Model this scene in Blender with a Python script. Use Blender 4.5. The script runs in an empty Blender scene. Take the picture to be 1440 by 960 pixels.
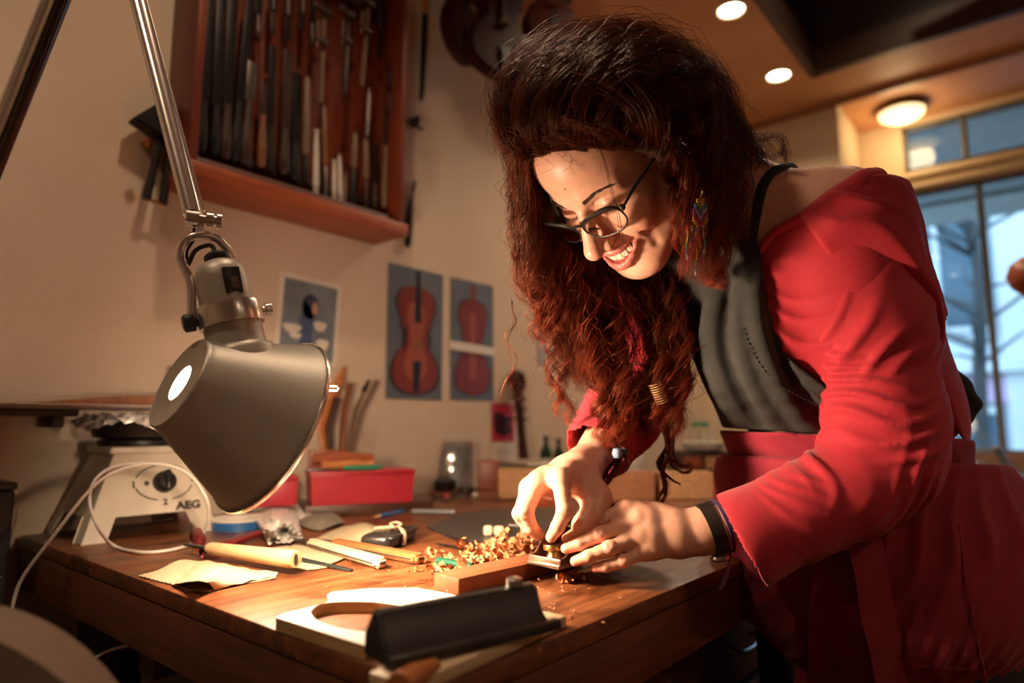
import bpy, bmesh, math, random
import numpy as np
from mathutils import Vector, Matrix, Euler

random.seed(7)
rng = np.random.default_rng(7)
scene = bpy.context.scene
COL = scene.collection

# ---------------------------------------------------------------- camera
FPX, PITCH, AZ = 925.0, math.atan(117 / 925), math.radians(39.9)
CAM = np.array([0.0, 0.0, 1.06])
_fh = np.array([math.cos(AZ), math.sin(AZ), 0.0])
CR = np.array([math.sin(AZ), -math.cos(AZ), 0.0])
CF = math.cos(PITCH) * _fh + math.sin(PITCH) * np.array([0, 0, 1.0])
CU = -math.sin(PITCH) * _fh + math.cos(PITCH) * np.array([0, 0, 1.0])
cam_data = bpy.data.cameras.new('camera')
cam_data.sensor_width = 36.0
cam_data.lens = FPX / 1440 * 36.0
cam_data.clip_start = 0.02
cam_data.dof.use_dof = True
cam_data.dof.focus_distance = 0.84
cam_data.dof.aperture_fstop = 2.0
cam = bpy.data.objects.new('camera', cam_data)
COL.objects.link(cam)
cam.matrix_world = Matrix(((CR[0], CU[0], -CF[0], CAM[0]), (CR[1], CU[1], -CF[1], CAM[1]), (CR[2], CU[2], -CF[2], CAM[2]), (0, 0, 0, 1)))
scene.camera = cam
scene.view_settings.view_transform = 'Standard'
scene.view_settings.look = 'None'
scene.view_settings.gamma = 1.0
scene.view_settings.use_curve_mapping = False
scene.view_settings.exposure = 0.35
scene.cycles.use_denoising = True
scene.cycles.max_bounces = 7
scene.cycles.diffuse_bounces = 4
scene.cycles.sample_clamp_indirect = 6.0
scene.cycles.caustics_reflective = False
scene.cycles.caustics_refractive = False

# ---------------------------------------------------------------- world (overcast evening street light)
world = bpy.data.worlds.new('world')
scene.world = world
world.use_nodes = True
world.node_tree.nodes['Background'].inputs[0].default_value = (0.48, 0.66, 0.80, 1)
world.node_tree.nodes['Background'].inputs[1].default_value = 4.0


def light(name, kind, loc, energy, color, size=0.05, target=None, spot=None, blend=0.5):
    ld = bpy.data.lights.new(name, kind)
    ld.energy = energy
    ld.color = color
    if kind == 'AREA':
        ld.shape = 'DISK'
        ld.size = size
    else:
        ld.shadow_soft_size = size
    if kind == 'SPOT':
        ld.spot_size = math.radians(spot)
        ld.spot_blend = blend
    o = bpy.data.objects.new(name, ld)
    COL.objects.link(o)
    o.location = loc
    if target is not None:
        o.rotation_euler = (Vector(target) - Vector(loc)).to_track_quat('-Z', 'Y').to_euler()
    return o


# ---------------------------------------------------------------- pixel helpers (1440 x 960 frame)
def ray(u, v):
    return CF + CR * (u - 720) / FPX + CU * (480 - v) / FPX


def P(u, v, d):
    return CAM + d * ray(u, v)


def onz(u, v, z=0.86):
    r = ray(u, v)
    return CAM + r * (z - CAM[2]) / r[2]


def ony(u, v, y=1.5):
    r = ray(u, v)
    return CAM + r * (y - CAM[1]) / r[1]


def onx(u, v, x=3.9):
    r = ray(u, v)
    return CAM + r * (x - CAM[0]) / r[0]


def pxof(q):
    q = np.asarray(q) - CAM
    d = q @ CF
    return 720 + FPX * (q @ CR) / d, 480 - FPX * (q @ CU) / d, d


def camv(x, y, t):
    """vector given in camera axes: right, up, towards the camera"""
    return CR * x + CU * y - CF * t


def nrm(v):
    v = np.asarray(v, float)
    return v / np.linalg.norm(v)


# ---------------------------------------------------------------- materials
class NT:
    def __init__(self, name):
        self.m = bpy.data.materials.new(name)
        self.m.use_nodes = True
        self.t = self.m.node_tree
        self.b = self.t.nodes['Principled BSDF']

    def n(self, kind, **kw):
        nd = self.t.nodes.new(kind)
        for k, v in kw.items():
            if k.startswith('i_'):
                nd.inputs[k[2:].replace('_', ' ')].default_value = v
            else:
                setattr(nd, k, v)
        return nd

    def l(self, a, b):
        self.t.links.new(a, b)

    def coord(self, scale=(1, 1, 1), rot=(0, 0, 0), out='Object'):
        tc = self.n('ShaderNodeTexCoord')
        mp = self.n('ShaderNodeMapping')
        mp.inputs['Scale'].default_value = scale
        mp.inputs['Rotation'].default_value = rot
        self.l(tc.outputs[out], mp.inputs['Vector'])
        return mp.outputs[0]

    def ramp(self, fac, stops):
        r = self.n('ShaderNodeValToRGB')
        e = r.color_ramp.elements
        while len(e) < len(stops):
            e.new(0.5)
        for el, (pos, c) in zip(e, stops):
            el.position = pos
            el.color = (*c, 1)
        self.l(fac, r.inputs[0])
        return r.outputs[0]

    def noise(self, vec, scale, detail=4, rough=0.5, dist=0.0):
        nd = self.n('ShaderNodeTexNoise')
        nd.inputs['Scale'].default_value = scale
        nd.inputs['Detail'].default_value = detail
        nd.inputs['Roughness'].default_value = rough
        nd.inputs['Distortion'].default_value = dist
        self.l(vec, nd.inputs['Vector'])
        return nd.outputs['Fac']

    def bump(self, h, strength=0.3, dist=0.002):
        bp = self.n('ShaderNodeBump')
        bp.inputs['Strength'].default_value = strength
        bp.inputs['Distance'].default_value = dist
        self.l(h, bp.inputs['Height'])
        self.l(bp.outputs[0], self.b.inputs['Normal'])

    def set(self, **kw):
        for k, v in kw.items():
            self.b.inputs[k.replace('_', ' ')].default_value = v
        return self


def m_plain(name, c, rough=0.5, metal=0.0, var=0.15, scale=40, bump=0.0, bscale=None, bdist=0.001, spec=0.5, **kw):
    t = NT(name)
    v = t.coord()
    f = t.noise(v, scale, 4)
    lo = tuple(max(0, x * (1 - var)) for x in c)
    hi = tuple(min(1, x * (1 + var)) for x in c)
    t.l(t.ramp(f, [(0.3, lo), (0.7, hi)]), t.b.inputs['Base Color'])
    t.set(Roughness=rough, Metallic=metal, Specular_IOR_Level=spec)
    for k, x in kw.items():
        t.b.inputs[k.replace('_', ' ')].default_value = x
    if bump:
        t.bump(t.noise(v, bscale or scale * 3, 5), bump, bdist)
    return t.m


def m_wood(name, dark, light, scale=14, stretch=(1, 12, 12), rough=0.45, wear=0.0, bump=0.15, coat=0.0):
    t = NT(name)
    v = t.coord(stretch)
    f = t.noise(v, scale * 0.35, 6, 0.6, 1.2)
    g = t.noise(t.coord(tuple(s * 3 for s in stretch)), scale, 6, 0.7)
    mx = t.n('ShaderNodeMath', operation='MULTIPLY_ADD')
    mx.inputs[1].default_value = 0.35
    t.l(g, mx.inputs[0])
    sc = t.n('ShaderNodeMath', operation='MULTIPLY')
    sc.inputs[1].default_value = 0.65
    t.l(f, sc.inputs[0])
    t.l(sc.outputs[0], mx.inputs[2])
    mid = tuple((a + b) / 2 for a, b in zip(dark, light))
    t.l(t.ramp(mx.outputs[0], [(0.32, dark), (0.5, mid), (0.68, light)]), t.b.inputs['Base Color'])
    t.set(Roughness=rough)
    t.b.inputs['Coat Weight'].default_value = coat
    t.bump(mx.outputs[0], bump, 0.001)
    return t.m


def m_weave(name, c, rough=0.9, scale=900, var=0.18, bump=0.35, sheen=0.0):
    t = NT(name)
    v = t.coord()
    f = t.noise(v, 18, 5, 0.6)
    t.l(t.ramp(f, [(0.3, tuple(x * (1 - var) for x in c)), (0.7, tuple(min(1, x * (1 + var)) for x in c))]), t.b.inputs['Base Color'])
    t.set(Roughness=rough, Specular_IOR_Level=0.25)
    t.b.inputs['Sheen Weight'].default_value = sheen
    t.bump(t.noise(v, scale, 2), bump, 0.0006)
    return t.m


def m_emit(name, c, s):
    t = NT(name)
    t.set(Base_Color=(*c, 1), Emission_Color=(*c, 1), Emission_Strength=s)
    return t.m


def m_glass(name, c=(1, 1, 1), rough=0.02, ior=1.45, thin=False):
    t = NT(name)
    if thin:
        tr = t.n('ShaderNodeBsdfTransparent')
        tr.inputs[0].default_value = (*c, 1)
        gl = t.n('ShaderNodeBsdfGlossy')
        gl.inputs['Roughness'].default_value = rough
        lw = t.n('ShaderNodeFresnel')
        lw.inputs['IOR'].default_value = ior
        mx = t.n('ShaderNodeMixShader')
        t.l(lw.outputs[0], mx.inputs[0])
        t.l(tr.outputs[0], mx.inputs[1])
        t.l(gl.outputs[0], mx.inputs[2])
        t.l(mx.outputs[0], t.t.nodes['Material Output'].inputs[0])
    else:
        t.set(Base_Color=(*c, 1), Roughness=rough, IOR=ior, Transmission_Weight=1.0)
    return t.m


# ---------------------------------------------------------------- objects
XF = {}          # world matrix of each thing / object


def link(o, parent=None):
    COL.objects.link(o)
    if parent is not None:
        o.parent = parent
    return o


def tag(o, label=None, cat=None, group=None, kind=None):
    if label:
        o['label'] = label
    if cat:
        o['category'] = cat
    if group:
        o['group'] = group
    if kind:
        o['kind'] = kind
    return o


def frame(origin=(0, 0, 0), x=None, y=None, z=None):
    """matrix with given axes (two suffice)"""
    if x is not None and y is not None:
        x = nrm(x); z = nrm(np.cross(x, y)); y = np.cross(z, x)
    elif x is not None and z is not None:
        z = nrm(z); y = nrm(np.cross(z, x)); x = np.cross(y, z)
    elif y is not None and z is not None:
        z = nrm(z); x = nrm(np.cross(y, z)); y = np.cross(z, x)
    elif z is not None:
        z = nrm(z); h = np.array([1.0, 0, 0]) if abs(z[0]) < 0.9 else np.array([0, 1.0, 0])
        y = nrm(np.cross(z, h)); x = np.cross(y, z)
    else:
        x, y, z = np.eye(3)
    return Matrix(((x[0], y[0], z[0], origin[0]), (x[1], y[1], z[1], origin[1]), (x[2], y[2], z[2], origin[2]), (0, 0, 0, 1)))


def thing(name, label, cat, loc=(0, 0, 0), rotz=0.0, group=None, mw=None):
    o = bpy.data.objects.new(name, None)
    o.empty_display_size = 0.05
    link(o)
    m = mw.copy() if mw is not None else Matrix.Translation(Vector(loc)) @ Matrix.Rotation(rotz, 4, 'Z')
    o.matrix_world = m
    XF[o] = m
    return tag(o, label, cat, group)


def meshob(name, verts, faces, mats=None, parent=None, smooth=True, mi=None, world=False, angle=40):
    """one mesh object; verts are local to the parent thing, or world when world=True"""
    v = np.asarray(verts, dtype=np.float64).reshape(-1, 3)
    me = bpy.data.meshes.new(name)
    if parent is not None and world:
        inv = np.array(XF[parent].inverted())
        v = v @ inv[:3, :3].T + inv[:3, 3]
    loc = None
    if parent is None and len(v):
        lo, hi = v.min(0), v.max(0)
        loc = np.array([(lo[0] + hi[0]) / 2, (lo[1] + hi[1]) / 2, lo[2]])
        v = v - loc
    if isinstance(faces, np.ndarray):
        nf, k = faces.shape
        me.vertices.add(len(v)); me.vertices.foreach_set('co', v.ravel())
        me.loops.add(nf * k); me.loops.foreach_set('vertex_index', faces.ravel().astype(np.int32))
        me.polygons.add(nf)
        me.polygons.foreach_set('loop_start', np.arange(0, nf * k, k, dtype=np.int32))
        me.update(calc_edges=True)
        me.validate()
    else:
        me.from_pydata(v.tolist(), [], faces)
        me.update()
    if mats is not None:
        for m in (mats if isinstance(mats, (list, tuple)) else [mats]):
            me.materials.append(m)
    if mi is not None:
        me.polygons.foreach_set('material_index', np.asarray(mi, dtype=np.int32))
    if smooth:
        me.polygons.foreach_set('use_smooth', np.ones(len(me.polygons), dtype=bool))
        if angle is not None:
            try:
                me.set_sharp_from_angle(angle=math.radians(angle))
            except Exception:
                pass
    o = bpy.data.objects.new(name, me)
    link(o, parent)
    if loc is not None:
        o.location = loc
        XF[o] = Matrix.Translation(Vector(loc))
    elif parent is not None and parent in XF:
        XF[o] = XF[parent].copy()
    return o


class MB:
    """collects shapes, builds ONE mesh object"""
    def __init__(self):
        self.v, self.f, self.m, self.mat = [], [], [], 0

    def add(self, verts, faces, mw=None):
        k = len(self.v)
        for p in verts:
            self.v.append(tuple(mw @ Vector(p)) if mw is not None else tuple(p))
        for f in faces:
            self.f.append([i + k for i in f]); self.m.append(self.mat)
        return self

    def box(self, c, s, mw=None, bevel=0.0, seg=2):
        bm = bmesh.new()
        bmesh.ops.create_cube(bm, size=1.0)
        for v in bm.verts:
            v.co = Vector((v.co.x * s[0], v.co.y * s[1], v.co.z * s[2]))
        if bevel > 0:
            bmesh.ops.bevel(bm, geom=bm.edges[:], offset=min(bevel, min(s) * 0.45), segments=seg, affect='EDGES', profile=0.5)
        bm.verts.index_update()
        vs = [(v.co.x + c[0], v.co.y + c[1], v.co.z + c[2]) for v in bm.verts]
        fs = [[v.index for v in f.verts] for f in bm.faces]
        bm.free()
        return self.add(vs, fs, mw)

    def tube(self, pts, r, seg=8, caps=True, mw=None, sx=1.0):
        pts = [np.asarray(p, float) for p in pts]
        n = len(pts)
        rs = [r] * n if np.isscalar(r) else list(r)
        vs, fs = [], []
        up = None
        for i in range(n):
            t = nrm(pts[min(i + 1, n - 1)] - pts[max(i - 1, 0)])
            if up is None:
                h = np.array([0, 0, 1.0]) if abs(t[2]) < 0.9 else np.array([1.0, 0, 0])
                up = nrm(np.cross(np.cross(t, h), t))
            else:
                up = nrm(up - t * (up @ t))
            sd = np.cross(t, up)
            for k in range(seg):
                a = 2 * math.pi * k / seg
                vs.append(pts[i] + rs[i] * (math.cos(a) * up + sx * math.sin(a) * sd))
        for i in range(n - 1):
            for k in range(seg):
                a, b = i * seg + k, i * seg + (k + 1) % seg
                fs.append([a, b, b + seg, a + seg])
        if caps:
            fs.append(list(range(seg))[::-1])
            fs.append([(n - 1) * seg + k for k in range(seg)])
        return self.add(vs, fs, mw)

    def lathe(self, prof, seg=24, mw=None, cap0=True, cap1=True):
        """profile (r, z) revolved around local z"""
        vs, fs = [], []
        for r, z in prof:
            for k in range(seg):
                a = 2 * math.pi * k / seg
                vs.append((r * math.cos(a), r * math.sin(a), z))
        for i in range(len(prof) - 1):
            for k in range(seg):
                a, b = i * seg + k, i * seg + (k + 1) % seg
                fs.append([a, b, b + seg, a + seg])
        if cap0:
            fs.append(list(range(seg))[::-1])
        if cap1:
            fs.append([(len(prof) - 1) * seg + k for k in range(seg)])
        return self.add(vs, fs, mw)

    def prism(self, outline, z0, z1, mw=None, bevel=0.0):
        bm = bmesh.new()
        vb = [bm.verts.new((x, y, z0)) for x, y in outline]
        f = bm.faces.new(vb)
        r = bmesh.ops.extrude_face_region(bm, geom=[f])
        for v in r['geom']:
            if isinstance(v, bmesh.types.BMVert):
                v.co.z = z1
        bmesh.ops.recalc_face_normals(bm, faces=bm.faces[:])
        if bevel:
            bmesh.ops.bevel(bm, geom=[e for e in bm.edges if len(e.link_faces) == 2 and e.calc_face_angle(0) > 0.6], offset=bevel, segments=2, affect='EDGES')
        bmesh.ops.triangulate(bm, faces=[f for f in bm.faces if len(f.verts) > 6])
        bm.verts.index_update()
        vs = [tuple(v.co) for v in bm.verts]
        fs = [[v.index for v in f.verts] for f in bm.faces]
        bm.free()
        return self.add(vs, fs, mw)

    def grid(self, pts, thick=0.0, closed_u=False):
        """pts (n, m, 3) sheet; thick gives it a back side"""
        pts = np.asarray(pts, float)
        n, m = pts.shape[:2]
        if thick:
            du = np.gradient(pts, axis=0); dv = np.gradient(pts, axis=1)
            nn = np.cross(du, dv); nn /= np.linalg.norm(nn, axis=2, keepdims=True) + 1e-12
            a, b = pts + nn * thick / 2, pts - nn * thick / 2
            fs = []
            I = lambda i, j, s: s * n * m + i * m + j
            for i in range(n - 1):
                for j in range(m - 1):
                    fs.append([I(i, j, 0), I(i + 1, j, 0), I(i + 1, j + 1, 0), I(i, j + 1, 0)])
                    fs.append([I(i, j, 1), I(i, j + 1, 1), I(i + 1, j + 1, 1), I(i + 1, j, 1)])
            for i in range(n - 1):
                fs.append([I(i, 0, 0), I(i, 0, 1), I(i + 1, 0, 1), I(i + 1, 0, 0)])
                fs.append([I(i, m - 1, 0), I(i + 1, m - 1, 0), I(i + 1, m - 1, 1), I(i, m - 1, 1)])
            for j in range(m - 1):
                fs.append([I(0, j, 0), I(0, j + 1, 0), I(0, j + 1, 1), I(0, j, 1)])
                fs.append([I(n - 1, j, 0), I(n - 1, j, 1), I(n - 1, j + 1, 1), I(n - 1, j + 1, 0)])
            return self.add(np.concatenate([a.reshape(-1, 3), b.reshape(-1, 3)]), fs)
        fs = [[i * m + j, (i + 1) * m + j, (i + 1) * m + j + 1, i * m + j + 1] for i in range(n - 1) for j in range(m - 1)]
        return self.add(pts.reshape(-1, 3), fs)

    def build(self, name, mats, parent=None, smooth=True, world=False, angle=40):
        return meshob(name, self.v, self.f, mats, parent, smooth, self.m if any(self.m) else None, world, angle)


def bez(pts, n=24):
    """Catmull-Rom through points"""
    p = [np.asarray(q, float) for q in pts]
    p = [2 * p[0] - p[1]] + p + [2 * p[-1] - p[-2]]
    out = []
    m = len(p) - 3
    for t in np.linspace(0, m, n):
        i = min(int(t), m - 1); s = t - i
        a, b, c, d = p[i:i + 4]
        out.append(0.5 * ((2 * b) + (c - a) * s + (2 * a - 5 * b + 4 * c - d) * s * s + (3 * b - a - 3 * c + d) * s ** 3))
    return out


def copy_thing(o, mw, label=None):
    c = o.copy()
    link(c)
    c.matrix_world = mw
    XF[c] = mw
    if label:
        c['label'] = label
    for ch in o.children:
        k = ch.copy(); link(k); k.parent = c
        for g in ch.children:
            q = g.copy(); link(q); q.parent = k
    return c


def text_mesh(body, size, mw, mat, name, parent, extrude=0.0004, font_scale_x=1.0, shear=0.0, bold=0.0):
    cu = bpy.data.curves.new(name, 'FONT')
    cu.body = body; cu.size = size; cu.extrude = extrude; cu.align_x = 'CENTER'; cu.align_y = 'CENTER'; cu.shear = shear; cu.offset = bold
    tmp = bpy.data.objects.new(name + '_tmp', cu)
    COL.objects.link(tmp)
    dg = bpy.context.evaluated_depsgraph_get()
    me = bpy.data.meshes.new_from_object(tmp.evaluated_get(dg))
    bpy.data.objects.remove(tmp)
    vs = [tuple(mw @ Vector((v.co.x * font_scale_x, v.co.y, v.co.z))) for v in me.vertices]
    fs = [list(p.vertices) for p in me.polygons]
    bpy.data.meshes.remove(me)
    return meshob(name, vs, fs, mat, parent, smooth=False)
# ================================================================ ceiling lights: two seen, most others added out of view for warm fill
WARM = (1.0, 0.71, 0.48)
for i, (x, y) in enumerate([(2.366, 0.869), (2.978, 0.888), (1.75, 0.85), (0.55, 0.83), (-0.5, 0.8), (2.4, -1.7), (0.4, -1.7), (2.59, 0.30), (1.0, -1.9)]):
    t = thing('ceiling_spotlight', ['round recessed ceiling spotlight, nearer of the lit pair above the curly hair',
                               'round recessed ceiling spotlight beside the corner of the dark ceiling recess',
                               'added recessed fill spotlight above the tool rack, out of view',
                               'added recessed fill spotlight above the desk lamp, out of view',
                               'added recessed fill spotlight behind the camera by the plastered wall',
                               'added recessed fill spotlight over the shop floor near the window',
                               'added recessed fill spotlight over the shop floor behind the camera',
                               'recessed spotlight in the dark ceiling recess near the window, out of view',
                               'added recessed fill spotlight over the far shop floor, out of view'][i], 'ceiling light', (x, y, 2.66 if i != 7 else 3.1), group='recessed ceiling spotlights')
    b = MB(); b.lathe([(0.058, 0.0), (0.058, -0.006), (0.050, -0.008), (0.046, 0.004)], 28, cap0=False, cap1=False)
    b.build('trim_ring', m_plain('spot_trim', (0.75, 0.6, 0.42), 0.4) if i == 0 else bpy.data.materials['spot_trim'], t)
    b = MB(); b.lathe([(0.0001, -0.002), (0.046, -0.002), (0.046, 0.002), (0.0001, 0.002)], 28)
    b.build('diffuser', m_emit('spot_glow', (1.0, 0.86, 0.62), 9.0) if i == 0 else bpy.data.materials['spot_glow'], t)
    light('ceiling_spot_beam', 'SPOT', (x, y, 2.645 if i != 7 else 3.08), [42, 28, 6, 22, 26, 36, 36, 8, 24][i], WARM, 0.045, (x, y, 0), 130, 0.7)

# ================================================================ shell
M_wall = NT('plaster_wall')
_v = M_wall.coord()
_f = M_wall.noise(_v, 3.0, 5, 0.6)
M_wall.l(M_wall.ramp(_f, [(0.3, (0.60, 0.485, 0.365)), (0.7, (0.68, 0.56, 0.43))]), M_wall.b.inputs['Base Color'])
M_wall.set(Roughness=0.85, Specular_IOR_Level=0.2)
_w1 = M_wall.n('ShaderNodeTexWave', bands_direction='Z'); _w1.inputs['Scale'].default_value = 55; _w1.inputs['Distortion'].default_value = 2.5; _w1.inputs['Detail'].default_value = 3; _w1.inputs['Detail Scale'].default_value = 3
_w2 = M_wall.noise(M_wall.coord((60, 60, 260)), 1.0, 3)
M_wall.l(_v, _w1.inputs['Vector'])
_mx = M_wall.n('ShaderNodeMath', operation='ADD'); M_wall.l(_w1.outputs['Fac'], _mx.inputs[0]); M_wall.l(_w2, _mx.inputs[1])
M_wall.bump(_mx.outputs[0], 0.25, 0.0015)
M_wall = M_wall.m
M_wall2 = m_plain('cream_paint', (0.60, 0.47, 0.32), 0.7, var=0.06, scale=6, bump=0.1, bscale=90)
M_ceil = m_plain('ceiling_board', (0.56, 0.27, 0.125), 0.55, var=0.12, scale=2.5, bump=0.05, bscale=30)
M_floor = m_wood('floor_boards', (0.05, 0.02, 0.01), (0.14, 0.06, 0.03), 10, (1, 8, 8), 0.5)
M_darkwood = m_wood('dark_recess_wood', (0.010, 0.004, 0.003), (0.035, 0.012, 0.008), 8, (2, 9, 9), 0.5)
M_frame = m_plain('window_frame_paint', (0.62, 0.50, 0.34), 0.45, var=0.05, scale=8)


def boxes(name, lst, mat, kind='structure', bevel=0.0, parent=None):
    b = MB()
    for x0, x1, y0, y1, z0, z1 in lst:
        b.box(((x0 + x1) / 2, (y0 + y1) / 2, (z0 + z1) / 2), (abs(x1 - x0), abs(y1 - y0), abs(z1 - z0)), bevel=bevel)
    o = b.build(name, mat, parent, smooth=False, world=True)
    if kind and parent is None:
        o['kind'] = kind
    return o


boxes('wall_left', [(-1.6, 3.53, 1.5, 1.6, 0, 3.1)], M_wall)
boxes('wall_back', [(3.43, 3.53, 0.752, 1.5, 0, 2.66)], M_wall2)
boxes('wall_niche', [(3.53, 4.02, 0.752, 0.85, 0, 2.66)], M_wall2)
WY0 = 0.55
boxes('wall_window', [(3.9, 4.02, WY0, 0.752, 0, 2.66), (3.9, 4.02, -2.6, WY0, 0, 0.92), (3.9, 4.02, -2.6, WY0, 2.63, 2.72),
                      (3.9, 4.02, -2.6, WY0, 2.27, 2.38), (3.9, 4.02, -2.6, -1.6, 0.92, 2.66)], M_wall2)
boxes('wall_right', [(-1.6, 4.02, -2.7, -2.6, 0, 3.1)], M_wall2)
boxes('wall_front', [(-1.7, -1.6, -2.7, 1.6, 0, 3.1)], M_wall2)
boxes('floor', [(-1.7, 4.02, -2.7, 1.6, -0.1, 0)], M_floor)
RX0, RX1, RY0, RY1 = 1.1, 3.075, -1.3, 0.766
boxes('ceiling', [(-1.7, RX0, -2.7, 1.6, 2.66, 2.76), (RX1, 4.02, -2.7, 1.6, 2.66, 2.76), (RX0, RX1, RY1, 1.6, 2.66, 2.76), (RX0, RX1, -2.7, RY0, 2.66, 2.76)], M_ceil)
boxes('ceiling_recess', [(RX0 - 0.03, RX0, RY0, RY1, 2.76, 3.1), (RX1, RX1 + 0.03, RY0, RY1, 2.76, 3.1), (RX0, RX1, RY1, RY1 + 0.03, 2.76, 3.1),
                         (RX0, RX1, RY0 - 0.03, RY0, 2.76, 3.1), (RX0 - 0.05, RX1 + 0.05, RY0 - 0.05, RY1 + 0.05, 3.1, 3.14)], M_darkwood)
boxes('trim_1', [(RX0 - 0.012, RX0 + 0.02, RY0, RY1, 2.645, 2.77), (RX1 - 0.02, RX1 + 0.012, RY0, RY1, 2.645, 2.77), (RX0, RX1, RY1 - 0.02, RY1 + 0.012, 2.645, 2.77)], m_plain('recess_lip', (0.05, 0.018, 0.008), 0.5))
boxes('trim_2', [(3.405, 3.43, -2.6, 1.5, 2.635, 2.66)], m_plain('ceiling_batten', (0.30, 0.13, 0.06), 0.5))
# timbers seen inside the recess
M_rafter = m_wood('recess_timber', (0.16, 0.06, 0.022), (0.36, 0.15, 0.06), 10, (1, 9, 9), 0.5)
t = thing('ceiling_timber', 'light brown timber lying across the dark ceiling recess', 'beam', (0, 0, 0))
b = MB(); b.box((0, 0, 0), (0.07, 1.1, 0.06), frame((2.62, 0.02, 2.83), x=(0.92, 0.38, 0), z=(0, 0, 1)), 0.006); b.build('timber', M_rafter, t)
t = thing('ceiling_timber', 'short brown timber at the far side of the dark ceiling recess', 'beam', (0, 0, 0))
b = MB(); b.box((0, 0, 0), (0.07, 0.8, 0.05), frame((2.96, -0.05, 2.80), x=(0.97, 0.22, 0), z=(0, 0, 1)), 0.006); b.build('timber', M_rafter, t)
for i, (x, y0) in enumerate([(2.05, 0.5), (2.3, 0.55)]):
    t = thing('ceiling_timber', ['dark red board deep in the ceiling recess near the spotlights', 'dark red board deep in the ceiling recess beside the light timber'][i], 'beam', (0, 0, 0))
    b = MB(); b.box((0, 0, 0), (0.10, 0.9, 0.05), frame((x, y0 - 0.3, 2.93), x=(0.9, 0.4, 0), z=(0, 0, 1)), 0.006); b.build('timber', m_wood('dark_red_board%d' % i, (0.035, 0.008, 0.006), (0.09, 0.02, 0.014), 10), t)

# windows
M_pane = m_glass('window_glass', (0.86, 0.93, 0.97), 0.01, 1.5, thin=True)
M_mull = m_plain('window_bar', (0.10, 0.105, 0.10), 0.4, var=0.05)


def window(n, y0, y1, z0, z1, bars):
    w = thing('window_%d' % n, None, None, (3.93, (y0 + y1) / 2, z0))
    w['kind'] = 'structure'
    fr = 0.022
    for k, (a, b_, c, d) in enumerate([(y0, y1, z0, z0 + fr), (y0, y1, z1 - fr, z1), (y0, y0 + fr, z0, z1), (y1 - fr, y1, z0, z1)]):
        boxes('frame_rail' if k < 2 else 'frame_stile', [(3.912, 3.96, a, b_, c, d)], M_mull, None, 0.004, w)
    ys = [y1] + bars + [y0]
    for yb in bars:
        boxes('mullion', [(3.912, 3.955, yb - 0.014, yb + 0.014, z0, z1)], M_mull, None, 0.004, w)
    for a, b_ in zip(ys[:-1], ys[1:]):
        boxes('pane', [(3.93, 3.936, b_ + 0.01, a - 0.01, z0 + 0.01, z1 - 0.01)], M_pane, None, 0, w)
    return w


window(1, -1.6, WY0, 0.92, 2.27, [0.24, -0.35, -0.95])
window(2, -1.6, WY0, 2.38, 2.63, [0.28, -0.32, -0.92])
boxes('trim_3', [(3.83, 3.912, -1.7, 0.62, 0.885, 0.925)], m_wood('sill_wood', (0.14, 0.05, 0.02), (0.26, 0.10, 0.045), 10, (9, 1, 9), 0.4))
boxes('trim_4', [(3.872, 3.9, -2.6, 0.60, 2.285, 2.30), (3.868, 3.9, -2.6, 0.60, 2.345, 2.365)], M_frame)

# surface lamp on the ceiling by the window
t = thing('ceiling_lamp', 'round brass-rimmed opal ceiling lamp in front of the window', 'ceiling light', (3.69, 0.514, 2.66))
M_brass = m_plain('brass', (0.62, 0.40, 0.14), 0.28, 1.0, 0.1, 30)
b = MB(); b.lathe([(0.085, 0), (0.105, -0.012), (0.115, -0.03), (0.108, -0.034)], 32, cap1=False); b.build('rim', M_brass, t)
b = MB(); b.lathe([(0.104, -0.032), (0.098, -0.052), (0.07, -0.068), (0.03, -0.074), (0.0005, -0.075)], 32); b.build('shade', m_emit('opal_glow', (1.0, 0.74, 0.38), 1.5), t)
light('ceiling_lamp_glow', 'POINT', (3.69, 0.514, 2.54), 3.6, (1.0, 0.7, 0.36), 0.08)

# ================================================================ the street outside
M_fac = m_plain('facade_plaster', (0.50, 0.56, 0.62), 0.8, var=0.12, scale=0.8)
M_fac2 = m_plain('facade_stone', (0.62, 0.66, 0.70), 0.8, var=0.1, scale=2)
M_fdark = m_plain('facade_window_glass', (0.05, 0.09, 0.13), 0.1, var=0.3, scale=1)
M_pink = m_plain('shop_fascia', (0.55, 0.38, 0.56), 0.5, var=0.2, scale=1.5)
boxes('street', [(4.05, 14, -14, 8, -0.12, -0.02)], m_plain('asphalt', (0.12, 0.14, 0.17), 0.7, bump=0.2, bscale=60))
FX = 9.0
hb = thing('town_house', 'pale blue-white town house with a shop front across the street', 'building', (FX, -1.0, -0.02))
boxes('wall', [(FX, FX + 0.3, -6.5, 4.0, 0, 7)], M_fac, None, 0, hb)
for yc in (3.2, 1.75, 0.3, -1.15, -2.6, -4.1):
    boxes('pilaster', [(FX - 0.12, FX, yc - 0.16, yc + 0.16, 0.3, 6.8)], M_fac2, None, 0.01, hb)
boxes('cornice', [(FX - 0.22, FX, -6.4, 3.9, 1.62, 1.78)], M_fac2, None, 0.02, hb)
boxes('shop_fascia', [(FX - 0.08, FX, -6.3, 3.8, 1.3, 1.6)], M_pink, None, 0.01, hb)
boxes('plinth', [(FX - 0.16, FX, -6.4, 3.9, 0, 0.32)], M_fac2, None, 0.01, hb)
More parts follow.
